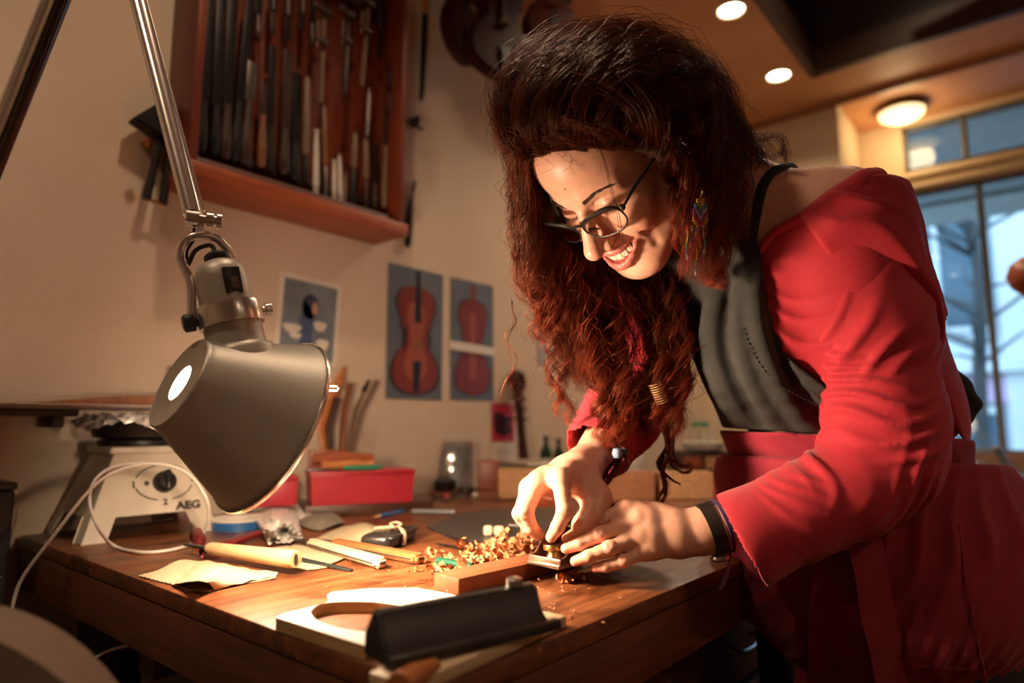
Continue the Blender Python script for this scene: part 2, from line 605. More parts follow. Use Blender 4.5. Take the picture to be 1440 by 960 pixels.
for yc in (2.5, 1.02, -0.42, -1.88, -3.35):
    for z0, z1 in ((0.45, 1.25), (2.1, 3.7), (4.4, 6.0)):
        f = boxes('window', [(FX - 0.05, FX - 0.002, yc - 0.5, yc + 0.5, z0, z1)], M_fac2, None, 0.01, hb)
        XF[f] = XF[hb]
        for s in (-1, 1):
            boxes('pane', [(FX - 0.07, FX - 0.05, yc + s * 0.24 - 0.2, yc + s * 0.24 + 0.2, z0 + 0.07, z1 - 0.07)], M_fdark, None, 0, f)
# awning over the window outside (grey band at the top of the panes)
t = thing('awning', 'grey canvas awning above the shop window outside', 'awning', (4.1, -0.6, 2.3))
b = MB(); b.grid([[(4.06, y, 2.95), (5.0, y, 2.52), (5.02, y, 2.36)] for y in np.linspace(-2.4, 1.2, 9)], 0.01); b.build('canvas', m_plain('awning_canvas', (0.30, 0.34, 0.36), 0.8), t, world=True)
b = MB(); b.tube([(5.0, -2.4, 2.5), (5.0, 1.2, 2.5)], 0.015); b.build('front_bar', M_mull, t, world=True)
# street tree
t = thing('street_tree', 'bare dark street tree seen through the window', 'tree', (7.2, 0.55, -0.02))
b = MB()
b.tube(bez([(7.2, 0.55, 0), (7.22, 0.58, 1.2), (7.15, 0.5, 2.4), (7.2, 0.6, 4.0)], 10), [0.07, 0.068, 0.065, 0.06, 0.055, 0.05, 0.045, 0.04, 0.03, 0.02], 7)
b.build('trunk', m_plain('bark', (0.05, 0.055, 0.06), 0.9, bump=0.4), t, world=True)
b = MB()
for i in range(26):
    z = random.uniform(1.5, 3.4); a = random.uniform(0, 6.28); L = random.uniform(0.5, 1.3)
    p0 = np.array([7.18, 0.55, z]); d = np.array([math.cos(a), math.sin(a), 0.5])
    b.tube(bez([p0, p0 + d * L * 0.5 + rng.normal(0, 0.05, 3), p0 + d * L + rng.normal(0, 0.12, 3)], 5), [0.02, 0.016, 0.012, 0.008, 0.004], 5)
b.build('branch', bpy.data.materials['bark'], t, world=True)
# ================================================================ workbench
BZ = 0.86
M_bench = NT('bench_top_wood')
_v = M_bench.coord((1.2, 14, 14), out='Object')
_f = M_bench.noise(_v, 3.2, 7, 0.62, 1.4)
_w = M_bench.noise(M_bench.coord(), 9.0, 6, 0.7, 0.6)
_col = M_bench.ramp(_f, [(0.28, (0.060, 0.017, 0.006)), (0.5, (0.175, 0.055, 0.018)), (0.75, (0.31, 0.115, 0.038))])
_st = M_bench.ramp(_w, [(0.36, (0.35, 0.30, 0.28)), (0.52, (1, 1, 1)), (0.8, (1.15, 1.1, 1.0))])
_mm = M_bench.n('ShaderNodeMix', data_type='RGBA', blend_type='MULTIPLY'); _mm.inputs[0].default_value = 0.85
M_bench.l(_col, _mm.inputs[6]); M_bench.l(_st, _mm.inputs[7]); M_bench.l(_mm.outputs[2], M_bench.b.inputs['Base Color'])
_r = M_bench.ramp(_w, [(0.3, (0.28,) * 3), (0.7, (0.55,) * 3)]); M_bench.l(_r, M_bench.b.inputs['Roughness'])
M_bench.bump(M_bench.noise(M_bench.coord((3, 30, 30)), 9, 6, 0.7), 0.25, 0.0015)
M_bench = M_bench.m
M_edge = m_wood('bench_edge_wood', (0.055, 0.013, 0.007), (0.17, 0.045, 0.02), 12, (1, 16, 16), 0.42, bump=0.3)
M_edge2 = m_wood('bench_end_wood', (0.06, 0.016, 0.008), (0.20, 0.062, 0.026), 12, (16, 1, 16), 0.45, bump=0.3)
bench = thing('workbench', 'heavy reddish-brown wooden workbench with scarred top along the wall', 'workbench', (1.35, 0.93, 0.0))
BX0, BX1, BY0, BY1 = 0.371, 2.45, 0.388, 1.478
b = MB(); b.box(((BX0 + BX1) / 2, (BY0 + BY1) / 2, BZ - 0.011), (BX1 - BX0, BY1 - BY0, 0.022), bevel=0.0035); b.build('top', M_bench, bench, world=True)
b = MB(); b.box(((BX0 + BX1) / 2, BY0 + 0.022, BZ - 0.056), (BX1 - BX0 - 0.003, 0.042, 0.0665), bevel=0.003); b.build('front_apron', M_edge, bench, world=True)
b = MB(); b.box((BX0 + 0.021, (BY0 + BY1) / 2 + 0.02, BZ - 0.056), (0.04, BY1 - BY0 - 0.05, 0.0665), bevel=0.003); b.build('end_apron', M_edge2, bench, world=True)
b = MB(); b.box(((BX0 + BX1) / 2, BY1 - 0.02, BZ - 0.056), (BX1 - BX0 - 0.09, 0.035, 0.066), bevel=0.003); b.build('back_apron', M_edge, bench, world=True)
M_leg = m_wood('bench_leg_wood', (0.02, 0.009, 0.006), (0.055, 0.024, 0.014), 12, (14, 14, 1), 0.6)
for x, y in ((BX0 + 0.12, BY1 - 0.12), (BX0 + 0.18, BY0 + 0.3), (BX1 - 0.1, BY0 + 0.1), (BX1 - 0.1, BY1 - 0.1)):
    b = MB(); b.box((x, y, 0.385), (0.085, 0.085, 0.77), bevel=0.005); b.build('leg', M_leg, bench, world=True)
b = MB(); b.box((BX0 + 0.14, 0.93, 0.30), (0.035, 0.75, 0.09), bevel=0.004); b.build('stretcher', M_leg, bench, world=True)
b = MB(); b.box((BX0 + 0.055, 0.98, 0.745), (0.05, 0.05, 0.045), bevel=0.004); b.build('drawer_runner', M_leg, bench, world=True)
# chest of drawers under the bench
M_chest = m_wood('drawer_wood', (0.030, 0.009, 0.006), (0.085, 0.026, 0.016), 12, (1, 14, 14), 0.5)
M_steel = m_plain('worn_steel', (0.42, 0.40, 0.37), 0.32, 1.0, 0.2, 40)
ch = thing('drawer_cabinet', 'dark red-brown drawer cabinet standing under the workbench', 'drawers', (1.15, 0.75, 0))
CX0, CX1, CY = 0.72, 1.62, 0.47
b = MB(); b.box(((CX0 + CX1) / 2, CY + 0.26, 0.385), (CX1 - CX0, 0.48, 0.765), bevel=0.004); b.build('carcass', M_chest, ch, world=True)
for i in range(3):
    for j in range(5):
        w = (CX1 - CX0) / 3
        x = CX0 + w * (i + 0.5); z = 0.69 - j * 0.148
        d = MB().box((x, CY + 0.008, z), (w - 0.012, 0.026, 0.136), bevel=0.004).build('drawer', M_chest, ch, world=True)
        XF[d] = XF[ch]
        MB().tube(bez([(x - 0.05, CY - 0.006, z), (x - 0.046, CY - 0.022, z - 0.005), (x, CY - 0.026, z - 0.008), (x + 0.046, CY - 0.022, z - 0.005), (x + 0.05, CY - 0.006, z)], 12), 0.004, 6).build('handle', M_steel, d, world=True)
# dark board leaning under the bench end, black box behind the hotplate
t = thing('leaning_board', 'dark brown board leaning under the end of the workbench', 'board', (0.33, 1.2, 0))
MB().box((0, 0, 0.35), (0.025, 0.34, 0.66), frame((0.50, 1.15, -0.02), x=(1, 0.05, 0.1), y=(-0.05, 1, 0)), 0.004).build('panel', m_wood('dull_board', (0.05, 0.03, 0.02), (0.12, 0.075, 0.05), 8, (9, 9, 1), 0.7), t, world=True)
t = thing('black_case', 'tall flat black case standing against the wall at the bench end', 'case', (0.24, 1.44, 0))
b = MB(); b.box((0.262, 1.438, 0.475), (0.15, 0.10, 0.95), bevel=0.006); b.build('shell', m_plain('black_case', (0.012, 0.010, 0.010), 0.5), t, world=True)
MB().box((0.262, 1.438, 0.956), (0.154, 0.104, 0.012), bevel=0.003).build('lid', m_plain('black_case_lid', (0.02, 0.017, 0.015), 0.4), t, world=True)
# upholstered chair back in the lower left corner, close to the camera
t = thing('upholstered_chair', 'beige upholstered chair back close by in the bottom left corner', 'chair', (0.12, 0.36, 0))
M_uph = m_weave('beige_upholstery', (0.20, 0.145, 0.11), 0.95, 700, 0.12, 0.6)
XC, YC = 0.165, 0.415
pts = []
for i, a in enumerate(np.linspace(0, 1, 15)):
    row = []
    for s in np.linspace(-1, 1, 25):
        e = math.sqrt(max(0, 1 - abs(s) ** 2.2))
        z = 0.47 + (0.158 + 0.30 * e) * a
        row.append((0.20 * s, 0.03 * a - 0.03 * (1 - s * s), z))
    pts.append(row)
_cc = P(-110, 900, 0.47)
cm = frame((_cc[0], _cc[1], 0), x=CR, z=(0, 0, 1))
pts = [[tuple(cm @ Vector(p)) for p in r] for r in pts]
MB().grid(pts, 0.06).build('backrest', M_uph, t, world=True)
MB().box((0, -0.2, 0.43), (0.46, 0.44, 0.09), cm, 0.03, 3).build('seat', M_uph, t, world=True)
for sx in (-0.19, 0.19):
    for sy in (-0.38, -0.03):
        MB().tube([cm @ Vector((sx, sy, 0.4)), cm @ Vector((sx, sy, 0.0))], [0.022, 0.015], 8).build('leg', M_leg, t, world=True)
# ================================================================ desk lamp
M_alu = m_plain('matte_aluminium', (0.46, 0.425, 0.365), 0.47, 0.5, 0.04, 60)
M_alu2 = m_plain('polished_aluminium', (0.74, 0.71, 0.67), 0.24, 0.9, 0.04, 60)
M_blackpl = m_plain('black_plastic', (0.012, 0.012, 0.012), 0.35)
M_inner = m_plain('lamp_shade_white', (0.85, 0.82, 0.76), 0.6, var=0.02)
rimc = P(380, 597, 0.80)
view = nrm(rimc - CAM)
best = None
for db in np.linspace(0.55, 0.85, 121):
    bk = P(251, 537, db)
    ax = nrm(rimc - bk)
    e = abs(ax @ view - 0.40)
    if best is None or e < best[0]:
        best = (e, bk, ax)
backc, LAX = best[1], best[2]
SL = float(np.linalg.norm(rimc - backc))
lamp = thing('desk_lamp', 'large aluminium jointed desk lamp with conical shade leaning over the workbench', 'lamp', (float(P(-190, 700, 0.95)[0]), float(P(-190, 700, 0.95)[1]), 0.0))
SF = frame(backc, z=LAX, x=np.array([0, 0, 1.0]))
R0, R1 = 0.054, 0.108
b = MB(); b.lathe([(0.021, 0.0012), (R0 - 0.0035, 0.0008), (R0 - 0.0015, -0.0006), (R0 + 0.0005, 0.0006), (R0 + 0.0012, 0.004), (R0 + 0.003, 0.009), (R1 - 0.0015, SL - 0.006), (R1 + 0.002, SL - 0.003), (R1 + 0.002, SL), (R1 - 0.001, SL)], 64, SF, cap0=False, cap1=False)
shade = b.build('lamp_shade', M_alu, lamp, world=True, angle=50)
XF[shade] = XF[lamp]
b = MB(); b.lathe([(0.021, 0.0025), (R0 - 0.006, 0.0035), (R0 - 0.002, 0.009), (R1 - 0.003, SL - 0.004), (R1 - 0.001, SL)], 64, SF, cap0=False, cap1=False)
b.build('inner_shade', M_inner, shade, world=True, angle=50)
b = MB(); b.lathe([(R1 + 0.0025, SL - 0.005), (R1 + 0.0035, SL - 0.002), (R1 + 0.0025, SL + 0.001)], 64, SF, cap0=False, cap1=False); b.build('rim_bead', M_alu2, shade, world=True)
b = MB(); b.lathe([(0.0005, 0.004), (0.0208, 0.004), (0.0208, 0.002), (0.0005, 0.002)], 32, SF); b.build('vent_diffuser', m_emit('lamp_vent_glow', (1.0, 0.93, 0.80), 6.0), shade, world=True)
bulb_c = backc + LAX * SL * 0.52
b = MB(); b.lathe([(0.013, -0.035), (0.014, -0.02), (0.026, 0.0), (0.030, 0.014), (0.026, 0.03), (0.012, 0.041), (0.0005, 0.043)], 24, frame(backc + LAX * SL * 0.42, z=LAX)); b.build('bulb', m_emit('bulb_glow', (1.0, 0.80, 0.52), 12.0), lamp, world=True)
light('desk_lamp_light', 'POINT', backc + LAX * (SL * 0.42 + 0.062), 9.5, (1.0, 0.73, 0.49), 0.03)
light('desk_lamp_beam', 'SPOT', backc + LAX * (SL * 0.42 + 0.064), 26, (1.0, 0.73, 0.49), 0.048, (0.72, 0.57, 0.98), 125, 1.0)
# glass clip on the rim
MB().tube([P(456, 542, 0.80), P(474, 543, 0.80), P(477, 546, 0.80), P(474, 549, 0.80), P(455, 549, 0.80)], 0.0016, 6).build('rim_clip', M_alu2, lamp, world=True)
# neck and lamp holder
d0 = 0.775
sa, sb = P(335, 492, d0), P(304, 358, d0 + 0.012)
sx = nrm(sb - sa); HL = float(np.linalg.norm(sb - sa))
HF = frame(sa, z=sx)
b = MB(); b.lathe([(0.043, -0.022), (0.041, -0.004), (0.039, 0.001), (0.034, 0.004), (0.033, 0.010), (0.0325, 0.030)], 40, HF); b.build('neck', M_alu, lamp, world=True)
b = MB(); b.lathe([(0.0325, 0.028), (0.0365, 0.029), (0.0370, 0.034), (0.0370, 0.050), (0.0360, 0.054), (0.0315, 0.055)], 40, HF); b.build('clamp_ring', M_alu2, lamp, world=True)
b = MB(); b.lathe([(0.0305, 0.054), (0.0300, 0.085), (0.0285, 0.096), (0.024, 0.104), (0.016, 0.109), (0.012, 0.111), (0.012, 0.118)], 40, HF); holder = b.build('lamp_holder', M_alu, lamp, world=True)
XF[holder] = XF[lamp]
swc = sa + sx * 0.080
toc = nrm(-view - sx * (-view @ sx)); toc = nrm(toc + 0.55 * CR)
SWF = frame(swc + toc * 0.0295, z=toc, y=sx)
MB().box((0, 0, 0), (0.020, 0.032, 0.005), SWF, 0.0015).build('switch_plate', M_blackpl, holder, world=True)
MB().box((0.001, -0.003, 0.003), (0.009, 0.013, 0.004), SWF, 0.001).build('switch_rocker', m_plain('switch_grey', (0.10, 0.09, 0.08), 0.3), holder, world=True)
MB().lathe([(0.013, 0.108), (0.0145, 0.111), (0.0145, 0.117), (0.010, 0.121)], 24, HF).build('cable_gland', M_blackpl, holder, world=True)
# pivot knobs on the ring
kn = nrm(np.cross(sx, toc))
side = -CR - sx * (-CR @ sx); side = nrm(side - view * 0.55)
kp = sa + sx * 0.042
MB().lathe([(0.006, 0.030), (0.006, 0.040), (0.0105, 0.040), (0.0105, 0.050), (0.008, 0.052)], 20, frame(kp, z=side)).build('pivot_knob', M_blackpl, lamp, world=True)
b = MB()
s2 = -side
b.lathe([(0.005, 0.034), (0.005, 0.041), (0.0075, 0.041), (0.0075, 0.048), (0.004, 0.049)], 18, frame(kp, z=s2)); b.build('pivot_knob', M_alu2, lamp, world=True)
# fork: bent bar from the joint round to the ring
kl = kp + side * 0.043
jt = P(285, 309, 0.80)
fork = bez([kl, P(268, 400, 0.772), P(254, 362, 0.78), P(262, 338, 0.785), P(281, 331, 0.79), P(302, 334, 0.80), P(318, 348, 0.81), P(327, 362, 0.818)], 40)
MB().tube(fork, 0.0052, 10).build('fork', M_alu2, lamp, world=True)
MB().tube([P(283, 330, 0.79), P(281, 318, 0.795), jt], 0.004, 8).build('fork_stem', M_alu2, lamp, world=True)
# cable loop between holder and arm
MB().tube(bez([sa + sx * (HL + 0.0), P(296, 345, 0.80), P(275, 352, 0.80), P(264, 372, 0.80), P(262, 352, 0.80), P(272, 336, 0.80), P(274, 322, 0.81)], 30), 0.0028, 7).build('cable', M_blackpl, lamp, world=True)
# joint and arms
ja = nrm(CR + 0.45 * view)
MB().lathe([(0.008, -0.019), (0.0095, -0.018), (0.0095, -0.004), (0.006, -0.004), (0.006, 0.004), (0.010, 0.004), (0.010, 0.012), (0.007, 0.0125), (0.007, 0.015), (0.010, 0.0155), (0.010, 0.021), (0.008, 0.022)], 24, frame(jt, z=ja)).build('elbow_joint', M_alu2, lamp, world=True)
elbow = P(146, -188, 0.97)
arm0 = P(271, 301, 0.803)
MB().tube([arm0, elbow], 0.0108, 20).build('upper_arm', M_alu2, lamp, world=True)
MB().tube([P(287, 296, 0.81), P(205, 0, 0.905), P(160, -170, 0.965)], 0.0016, 6).build('tension_wire', M_alu2, lamp, world=True)
foot = P(-190, 655, 0.95)
MB().tube([elbow, foot], 0.0118, 20).build('lower_arm', M_alu2, lamp, world=True)
wo = CR * 0.021
MB().tube([elbow + wo, foot + wo], 0.0075, 12).build('tension_rod', m_plain('dark_chrome', (0.10, 0.075, 0.065), 0.15, 1.0), lamp, world=True)
MB().lathe([(0.012, -0.022), (0.017, -0.02), (0.017, 0.02), (0.012, 0.022)], 20, frame(elbow, z=ja)).build('middle_joint', M_alu2, lamp, world=True)
MB().tube([foot, (foot[0], foot[1], 0.02)], 0.012, 16).build('stem', M_alu2, lamp, world=True)
MB().lathe([(0.15, 0.0), (0.15, 0.012), (0.145, 0.016), (0.02, 0.018), (0.014, 0.03)], 40, Matrix.Translation((foot[0], foot[1], 0.0))).build('base', M_alu, lamp, world=True)
# ================================================================ tool rack on the wall
M_rack = m_wood('rack_red_wood', (0.085, 0.014, 0.007), (0.25, 0.048, 0.017), 9, (9, 9, 1), 0.42, bump=0.15)
M_rackh = m_wood('rack_ledge_wood', (0.20, 0.042, 0.014), (0.42, 0.105, 0.034), 9, (1, 12, 12), 0.42, bump=0.15)
M_black = m_plain('black_tool_steel', (0.016, 0.013, 0.012), 0.42, 0.4, 0.3, 60)
M_dkbrown = m_plain('dark_tool_handle', (0.040, 0.016, 0.010), 0.45, 0.0, 0.3, 60)
M_tan = m_wood('pale_tool_handle', (0.10, 0.055, 0.03), (0.24, 0.145, 0.085), 20, (9, 9, 1), 0.5)
M_grey = m_plain('grey_tool_steel', (0.20, 0.18, 0.165), 0.40, 1.0, 0.2, 60)
M_pale = m_plain('pale_bone', (0.55, 0.50, 0.42), 0.5, 0.0, 0.1, 60)
M_handle = m_wood('brown_tool_handle', (0.12, 0.045, 0.018), (0.26, 0.11, 0.045), 20, (9, 9, 1), 0.4)
RKX0, RKX1, RKY0, RKZ0, RKZ1 = 0.580, 1.168, 1.352, 1.577, 2.42
rack = thing('tool_rack', 'open red-brown wooden tool rack hung on the plastered wall', 'tool rack', (0.87, 1.499, RKZ0))
for i in range(6):
    w = (RKX1 - RKX0 - 0.04) / 6; x = RKX0 + 0.02 + w * (i + 0.5)
    MB().box((x, 1.489, (RKZ0 + RKZ1) / 2), (w - 0.003, 0.018, RKZ1 - RKZ0 - 0.01), bevel=0.003).build('back_board', M_rack, rack, world=True)
MB().box((RKX0 + 0.009, (RKY0 + 1.5) / 2 + 0.008, (RKZ0 + RKZ1) / 2), (0.018, 1.498 - RKY0 - 0.016, RKZ1 - RKZ0), bevel=0.002).build('side_panel', M_rack, rack, world=True)
MB().box((RKX1 - 0.011, (RKY0 + 1.5) / 2 + 0.008, (RKZ0 + RKZ1) / 2), (0.018, 1.498 - RKY0 - 0.016, RKZ1 - RKZ0), bevel=0.002).build('side_panel', M_rack, rack, world=True)
MB().box(((RKX0 + RKX1) / 2, (RKY0 + 1.5) / 2, RKZ0 + 0.016), (RKX1 - RKX0 + 0.01, 1.498 - RKY0, 0.034), bevel=0.004).build('ledge', M_rackh, rack, world=True)
MB().box(((RKX0 + RKX1) / 2, 1.44, RKZ1 + 0.009), (RKX1 - RKX0, 0.11, 0.018), bevel=0.003).build('top_board', M_rackh, rack, world=True)
MB().box(((RKX0 + RKX1) / 2 - 0.02, 1.375, RKZ0 + 0.040), (RKX1 - RKX0 - 0.07, 0.012, 0.016), bevel=0.002).build('front_lip', m_plain('grey_lip', (0.16, 0.09, 0.07), 0.5), rack, world=True)
MB().box(((RKX0 + RKX1) / 2, 1.455, RKZ0 + 0.10), (RKX1 - RKX0 - 0.045, 0.022, 0.022), bevel=0.002).build('holding_strip', M_dkbrown, rack, world=True)
MB().box(((RKX0 + RKX1) / 2, 1.460, 2.26), (RKX1 - RKX0 - 0.045, 0.022, 0.03), bevel=0.002).build('hanging_rail', M_dkbrown, rack, world=True)


def crop(x, y):
    return 160 + x / 2.667, y / 2.667


def rtool(p0, p1, w, kind, name, label, cat, y0=1.43, mats=(None, None), split=0.5, group='tools in the wall rack'):
    """a tool drawn between two points of the photo at wall distance y0; p0 top, p1 bottom"""
    a, bq = ony(*crop(*p0), y0), ony(*crop(*p1), y0 - 0.01)
    bq[2] = max(bq[2], RKZ0 + 0.034)
    L = float(np.linalg.norm(a - bq)); ax = nrm(a - bq)
    w = w / 2.667 * 1.72 / FPX
    t = thing(name, label, cat, mw=frame(bq, z=ax, x=(1, 0, 0)), group=group)
    h = L * split
    if kind == 'file':      # flat steel bar over a turned handle
        MB().lathe([(w * 0.30, 0), (w * 0.46, 0.008), (w * 0.5, h * 0.4), (w * 0.36, h * 0.85), (w * 0.40, h), (w * 0.2, h + 0.002)], 12).build('handle', mats[0], t)
        MB().box((0, 0, h + (L - h) / 2), (w * 0.8, w * 0.25, L - h), bevel=0.001).build('blade', mats[1], t)
    elif kind == 'chisel':  # blade down, handle up
        MB().lathe([(w * 0.2, h), (w * 0.42, h + 0.004), (w * 0.5, h + (L - h) * 0.5), (w * 0.40, L - 0.01), (w * 0.2, L)], 12).build('handle', mats[0], t)
        MB().box((0, 0, h / 2), (w * 0.7, w * 0.2, h), bevel=0.001).build('blade', mats[1], t)
    elif kind == 'clamp':   # bar with two jaws
        MB().box((0, 0, L / 2), (w * 0.8, w * 0.4, L), bevel=0.001).build('bar', mats[1], t)
        MB().box((-w * 1.0, -0.012, L - 0.008), (w * 3.4, 0.012, 0.014), bevel=0.002).build('fixed_jaw', mats[0], t)
        MB().box((-w * 0.7, -0.012, L * 0.62), (w * 2.2, 0.012, 0.012), bevel=0.002).build('sliding_jaw', mats[0], t)
        MB().tube([(-w * 1.6, -0.012, L * 0.62 - 0.02), (-w * 1.6, -0.012, L * 0.62 + 0.05)], w * 0.18, 8).build('screw', mats[1], t)
    elif kind == 'rod':
        MB().tube([(0, 0, 0), (0, 0, L * 0.2), (0, 0, L * 0.8), (0, 0, L)], [w * 0.35, w * 0.5, w * 0.45, w * 0.25], 10).build('shaft', mats[0], t)
        MB().lathe([(w * 0.3, L * 0.97), (w * 0.52, L * 0.975), (w * 0.5, L * 1.0), (w * 0.2, L * 1.01)], 10).build('ferrule', mats[1], t)
    return t


TL = [
    ((362, -40), (322, 575), 44, 'file', 'rasp', 'broad black rasp, first tool from the left side of the wall rack', 'rasp', (M_black, M_black), 0.3),
    ((408, -60), (372, 585), 40, 'file', 'flat_file', 'long black flat file, second tool from the left side of the wall rack', 'file', (M_black, M_black), 0.28),
    ((450, -60), (412, 600), 44, 'file', 'flat_file', 'long black flat file, third tool from the left side of the wall rack', 'file', (M_dkbrown, M_black), 0.3),
    ((515, -30), (446, 612), 36, 'file', 'flat_file', 'long leaning file with a pale tip, fourth from the left in the rack', 'file', (M_black, M_black), 0.34),
    ((520, 235), (486, 622), 42, 'file', 'round_file', 'brown-handled round file behind the leaning file in the rack', 'file', (M_dkbrown, M_grey), 0.62),
    ((562, 308), (552, 630), 34, 'file', 'round_file', 'dull brown round file left of the black upright file in the rack', 'file', (M_handle, M_dkbrown), 0.6),
    ((596, 172), (582, 640), 32, 'file', 'flat_file', 'narrow black upright file with square end near the middle of the rack', 'file', (M_black, M_black), 0.35),
    ((652, 188), (636, 655), 44, 'file', 'rasp', 'dark brown broad rasp in the middle of the rack', 'rasp', (M_dkbrown, M_dkbrown), 0.35),
    ((690, 275), (676, 680), 42, 'file', 'rasp', 'black half-round rasp right of the rack middle', 'rasp', (M_black, M_black), 0.35),
    ((726, 288), (716, 690), 32, 'chisel', 'gouge', 'gouge with a worn tan handle right of the black rasp', 'gouge', (M_tan, M_black), 0.25),
    ((760, 490), (757, 735), 25, 'rod', 'bone_folder', 'white bone folder standing upright on the rack ledge', 'bone folder', (M_pale, M_pale), 0.5),
    ((788, 395), (794, 745), 24, 'chisel', 'gouge', 'brown-handled gouge beside the white bone folder', 'gouge', (M_handle, M_grey), 0.35),
    ((826, 602), (826, 778), 19, 'rod', 'peg', 'left of the two short whitish pegs on the ledge', 'peg', (M_pale, M_pale), 0.5),
    ((846, 578), (850, 768), 19, 'rod', 'peg', 'right of the two short whitish pegs on the ledge', 'peg', (M_pale, M_tan), 0.5),
    ((868, 650), (864, 770), 15, 'rod', 'peg', 'thin short tan peg beside the whitish pegs', 'peg', (M_tan, M_tan), 0.5),
    ((905, 498), (892, 770), 28, 'chisel', 'gouge', 'gouge with a fat tan handle near the right of the rack', 'gouge', (M_tan, M_black), 0.5),
    ((945, 515), (946, 785), 28, 'chisel', 'gouge', 'gouge with a thin tan handle near the right of the rack', 'gouge', (M_tan, M_dkbrown), 0.4),
    ((984, 540), (978, 790), 26, 'file', 'flat_file', 'short dark file standing near the right end of the ledge', 'file', (M_dkbrown, M_black), 0.4),
    ((1024, 400), (1014, 780), 28, 'file', 'flat_file', 'tan-handled file at the right end of the rack', 'file', (M_tan, M_dkbrown), 0.6),
    ((790, 42), (776, 385), 22, 'clamp', 'bar_clamp', 'first of the three grey bar clamps hanging in the rack', 'clamp', (M_grey, M_tan), 0.5),
    ((880, 52), (864, 352), 21, 'clamp', 'bar_clamp', 'second of the three grey bar clamps hanging in the rack', 'clamp', (M_grey, M_grey), 0.5),
    ((956, 12), (930, 320), 23, 'clamp', 'bar_clamp', 'third of the three grey bar clamps hanging in the rack', 'clamp', (M_grey, M_tan), 0.5),
    ((958, 338), (950, 515), 20, 'rod', 'scribing_rod', 'short grey rod hanging under the third bar clamp', 'rod', (M_grey, M_grey), 0.5),
    ((1036, 235), (1030, 425), 24, 'chisel', 'awl', 'black-handled awl hanging near the right side of the rack', 'awl', (M_black, M_grey), 0.4),
    ((1072, -30), (1072, 215), 26, 'chisel', 'screwdriver', 'brown screwdriver with a pale end hanging at the top right of the rack', 'screwdriver', (M_tan, M_dkbrown), 0.25),
    ((545, -70), (540, 150), 30, 'file', 'flat_file', 'dark file hanging beside the leaning file with a pale tip', 'file', (M_dkbrown, M_black), 0.4),
    ((600, -70), (596, 125), 28, 'chisel', 'gouge', 'black gouge hanging above the black upright file', 'gouge', (M_black, M_dkbrown), 0.4),
    ((655, -60), (652, 150), 30, 'chisel', 'gouge', 'dark brown gouge hanging above the broad rasp in the rack middle', 'gouge', (M_dkbrown, M_black), 0.4),
    ((748, -60), (744, 170), 24, 'file', 'round_file', 'thin dark round file hanging left of the first bar clamp', 'file', (M_dkbrown, M_black), 0.4),
    ((1002, -60), (996, 215), 30, 'chisel', 'gouge', 'black gouge hanging between the third bar clamp and the awl', 'gouge', (M_black, M_black), 0.4),
    ((712, -60), (706, 110), 30, 'chisel', 'screwdriver', 'dark brown screwdriver hanging near the rack middle', 'screwdriver', (M_dkbrown, M_black), 0.3),
]
for i, (p0, p1, w, kind, name, label, cat, mats, sp) in enumerate(TL):
    rtool(p0, p1, w, kind, name, label, cat, y0=1.425 if kind != 'clamp' else 1.40, mats=mats, split=sp)

# things hung beside the rack
t = thing('hand_vice', 'black iron hand vice hanging left of the tool rack', 'vice', mw=frame(ony(*crop(165, 560), 1.47), x=(1, 0, 0), z=(0, 0, 1)))
ww = lambda x, y, yy=1.46: ony(*crop(x, y), yy)
MB().prism([(0, 0), (0.075, -0.025), (0.10, 0.0), (0.098, 0.05), (0.05, 0.055)], -0.02, 0.02, frame(ww(60, 450), x=(1, 0, 0), z=(0, -1, 0)), 0.003).build('jaw', M_black, t, world=True)
MB().tube([ww(178, 490), ww(148, 640), ww(122, 745)], [0.009, 0.008, 0.010], 8).build('handle', M_black, t, world=True)
MB().tube([ww(222, 480), ww(200, 640), ww(184, 760)], [0.009, 0.008, 0.010], 8).build('handle', M_black, t, world=True)
MB().tube([ww(112, 742), ww(200, 768)], 0.004, 8).build('cross_bar', M_handle, t, world=True)
MB().lathe([(0.007, 0), (0.011, 0.004), (0.004, 0.012)], 12, frame(ww(122, 535, 1.44), z=(0, -1, 0))).build('wing_nut', m_plain('copper', (0.5, 0.2, 0.09), 0.3, 1.0), t, world=True)
t = thing('pull_saw', 'narrow saw with an orange handle hanging right of the rack', 'saw', mw=frame(ww(1150, 380, 1.485), x=(1, 0, 0), z=(0, 0, 1)))
MB().tube([ww(1172, -160, 1.47), ww(1168, -40, 1.47), ww(1166, 50, 1.47)], [0.011, 0.012, 0.009], 10).build('handle', m_wood('orange_handle', (0.35, 0.13, 0.03), (0.6, 0.26, 0.07), 20, (9, 9, 1)), t, world=True)
q = [ww(1156, 48, 1.47), ww(1176, 48, 1.47), ww(1160, 370, 1.48), ww(1144, 384, 1.48)]
MB().add([tuple(p) for p in q] + [tuple(p - np.array([0, 0.003, 0])) for p in q], [[3, 2, 1, 0], [4, 5, 6, 7], [0, 1, 5, 4], [1, 2, 6, 5], [2, 3, 7, 6], [3, 0, 4, 7]]).build('blade', M_black, t, world=True, smooth=False)
t = thing('coat_hook', 'small dark iron hook on the wall right of the rack', 'hook', mw=frame(ww(1130, 470, 1.499), x=(1, 0, 0), z=(0, 0, 1)))
MB().tube(bez([ww(1098, 458, 1.47), ww(1118, 460, 1.46), ww(1135, 470, 1.45), ww(1150, 486, 1.45), ww(1160, 478, 1.45)], 12), 0.004, 7).build('arm', M_black, t, world=True)
MB().box((0, 0, 0), (0.014, 0.03, 0.03), Matrix.Translation(Vector(ww(1130, 458, 1.485))), 0.002).build('plate', M_black, t, world=True)
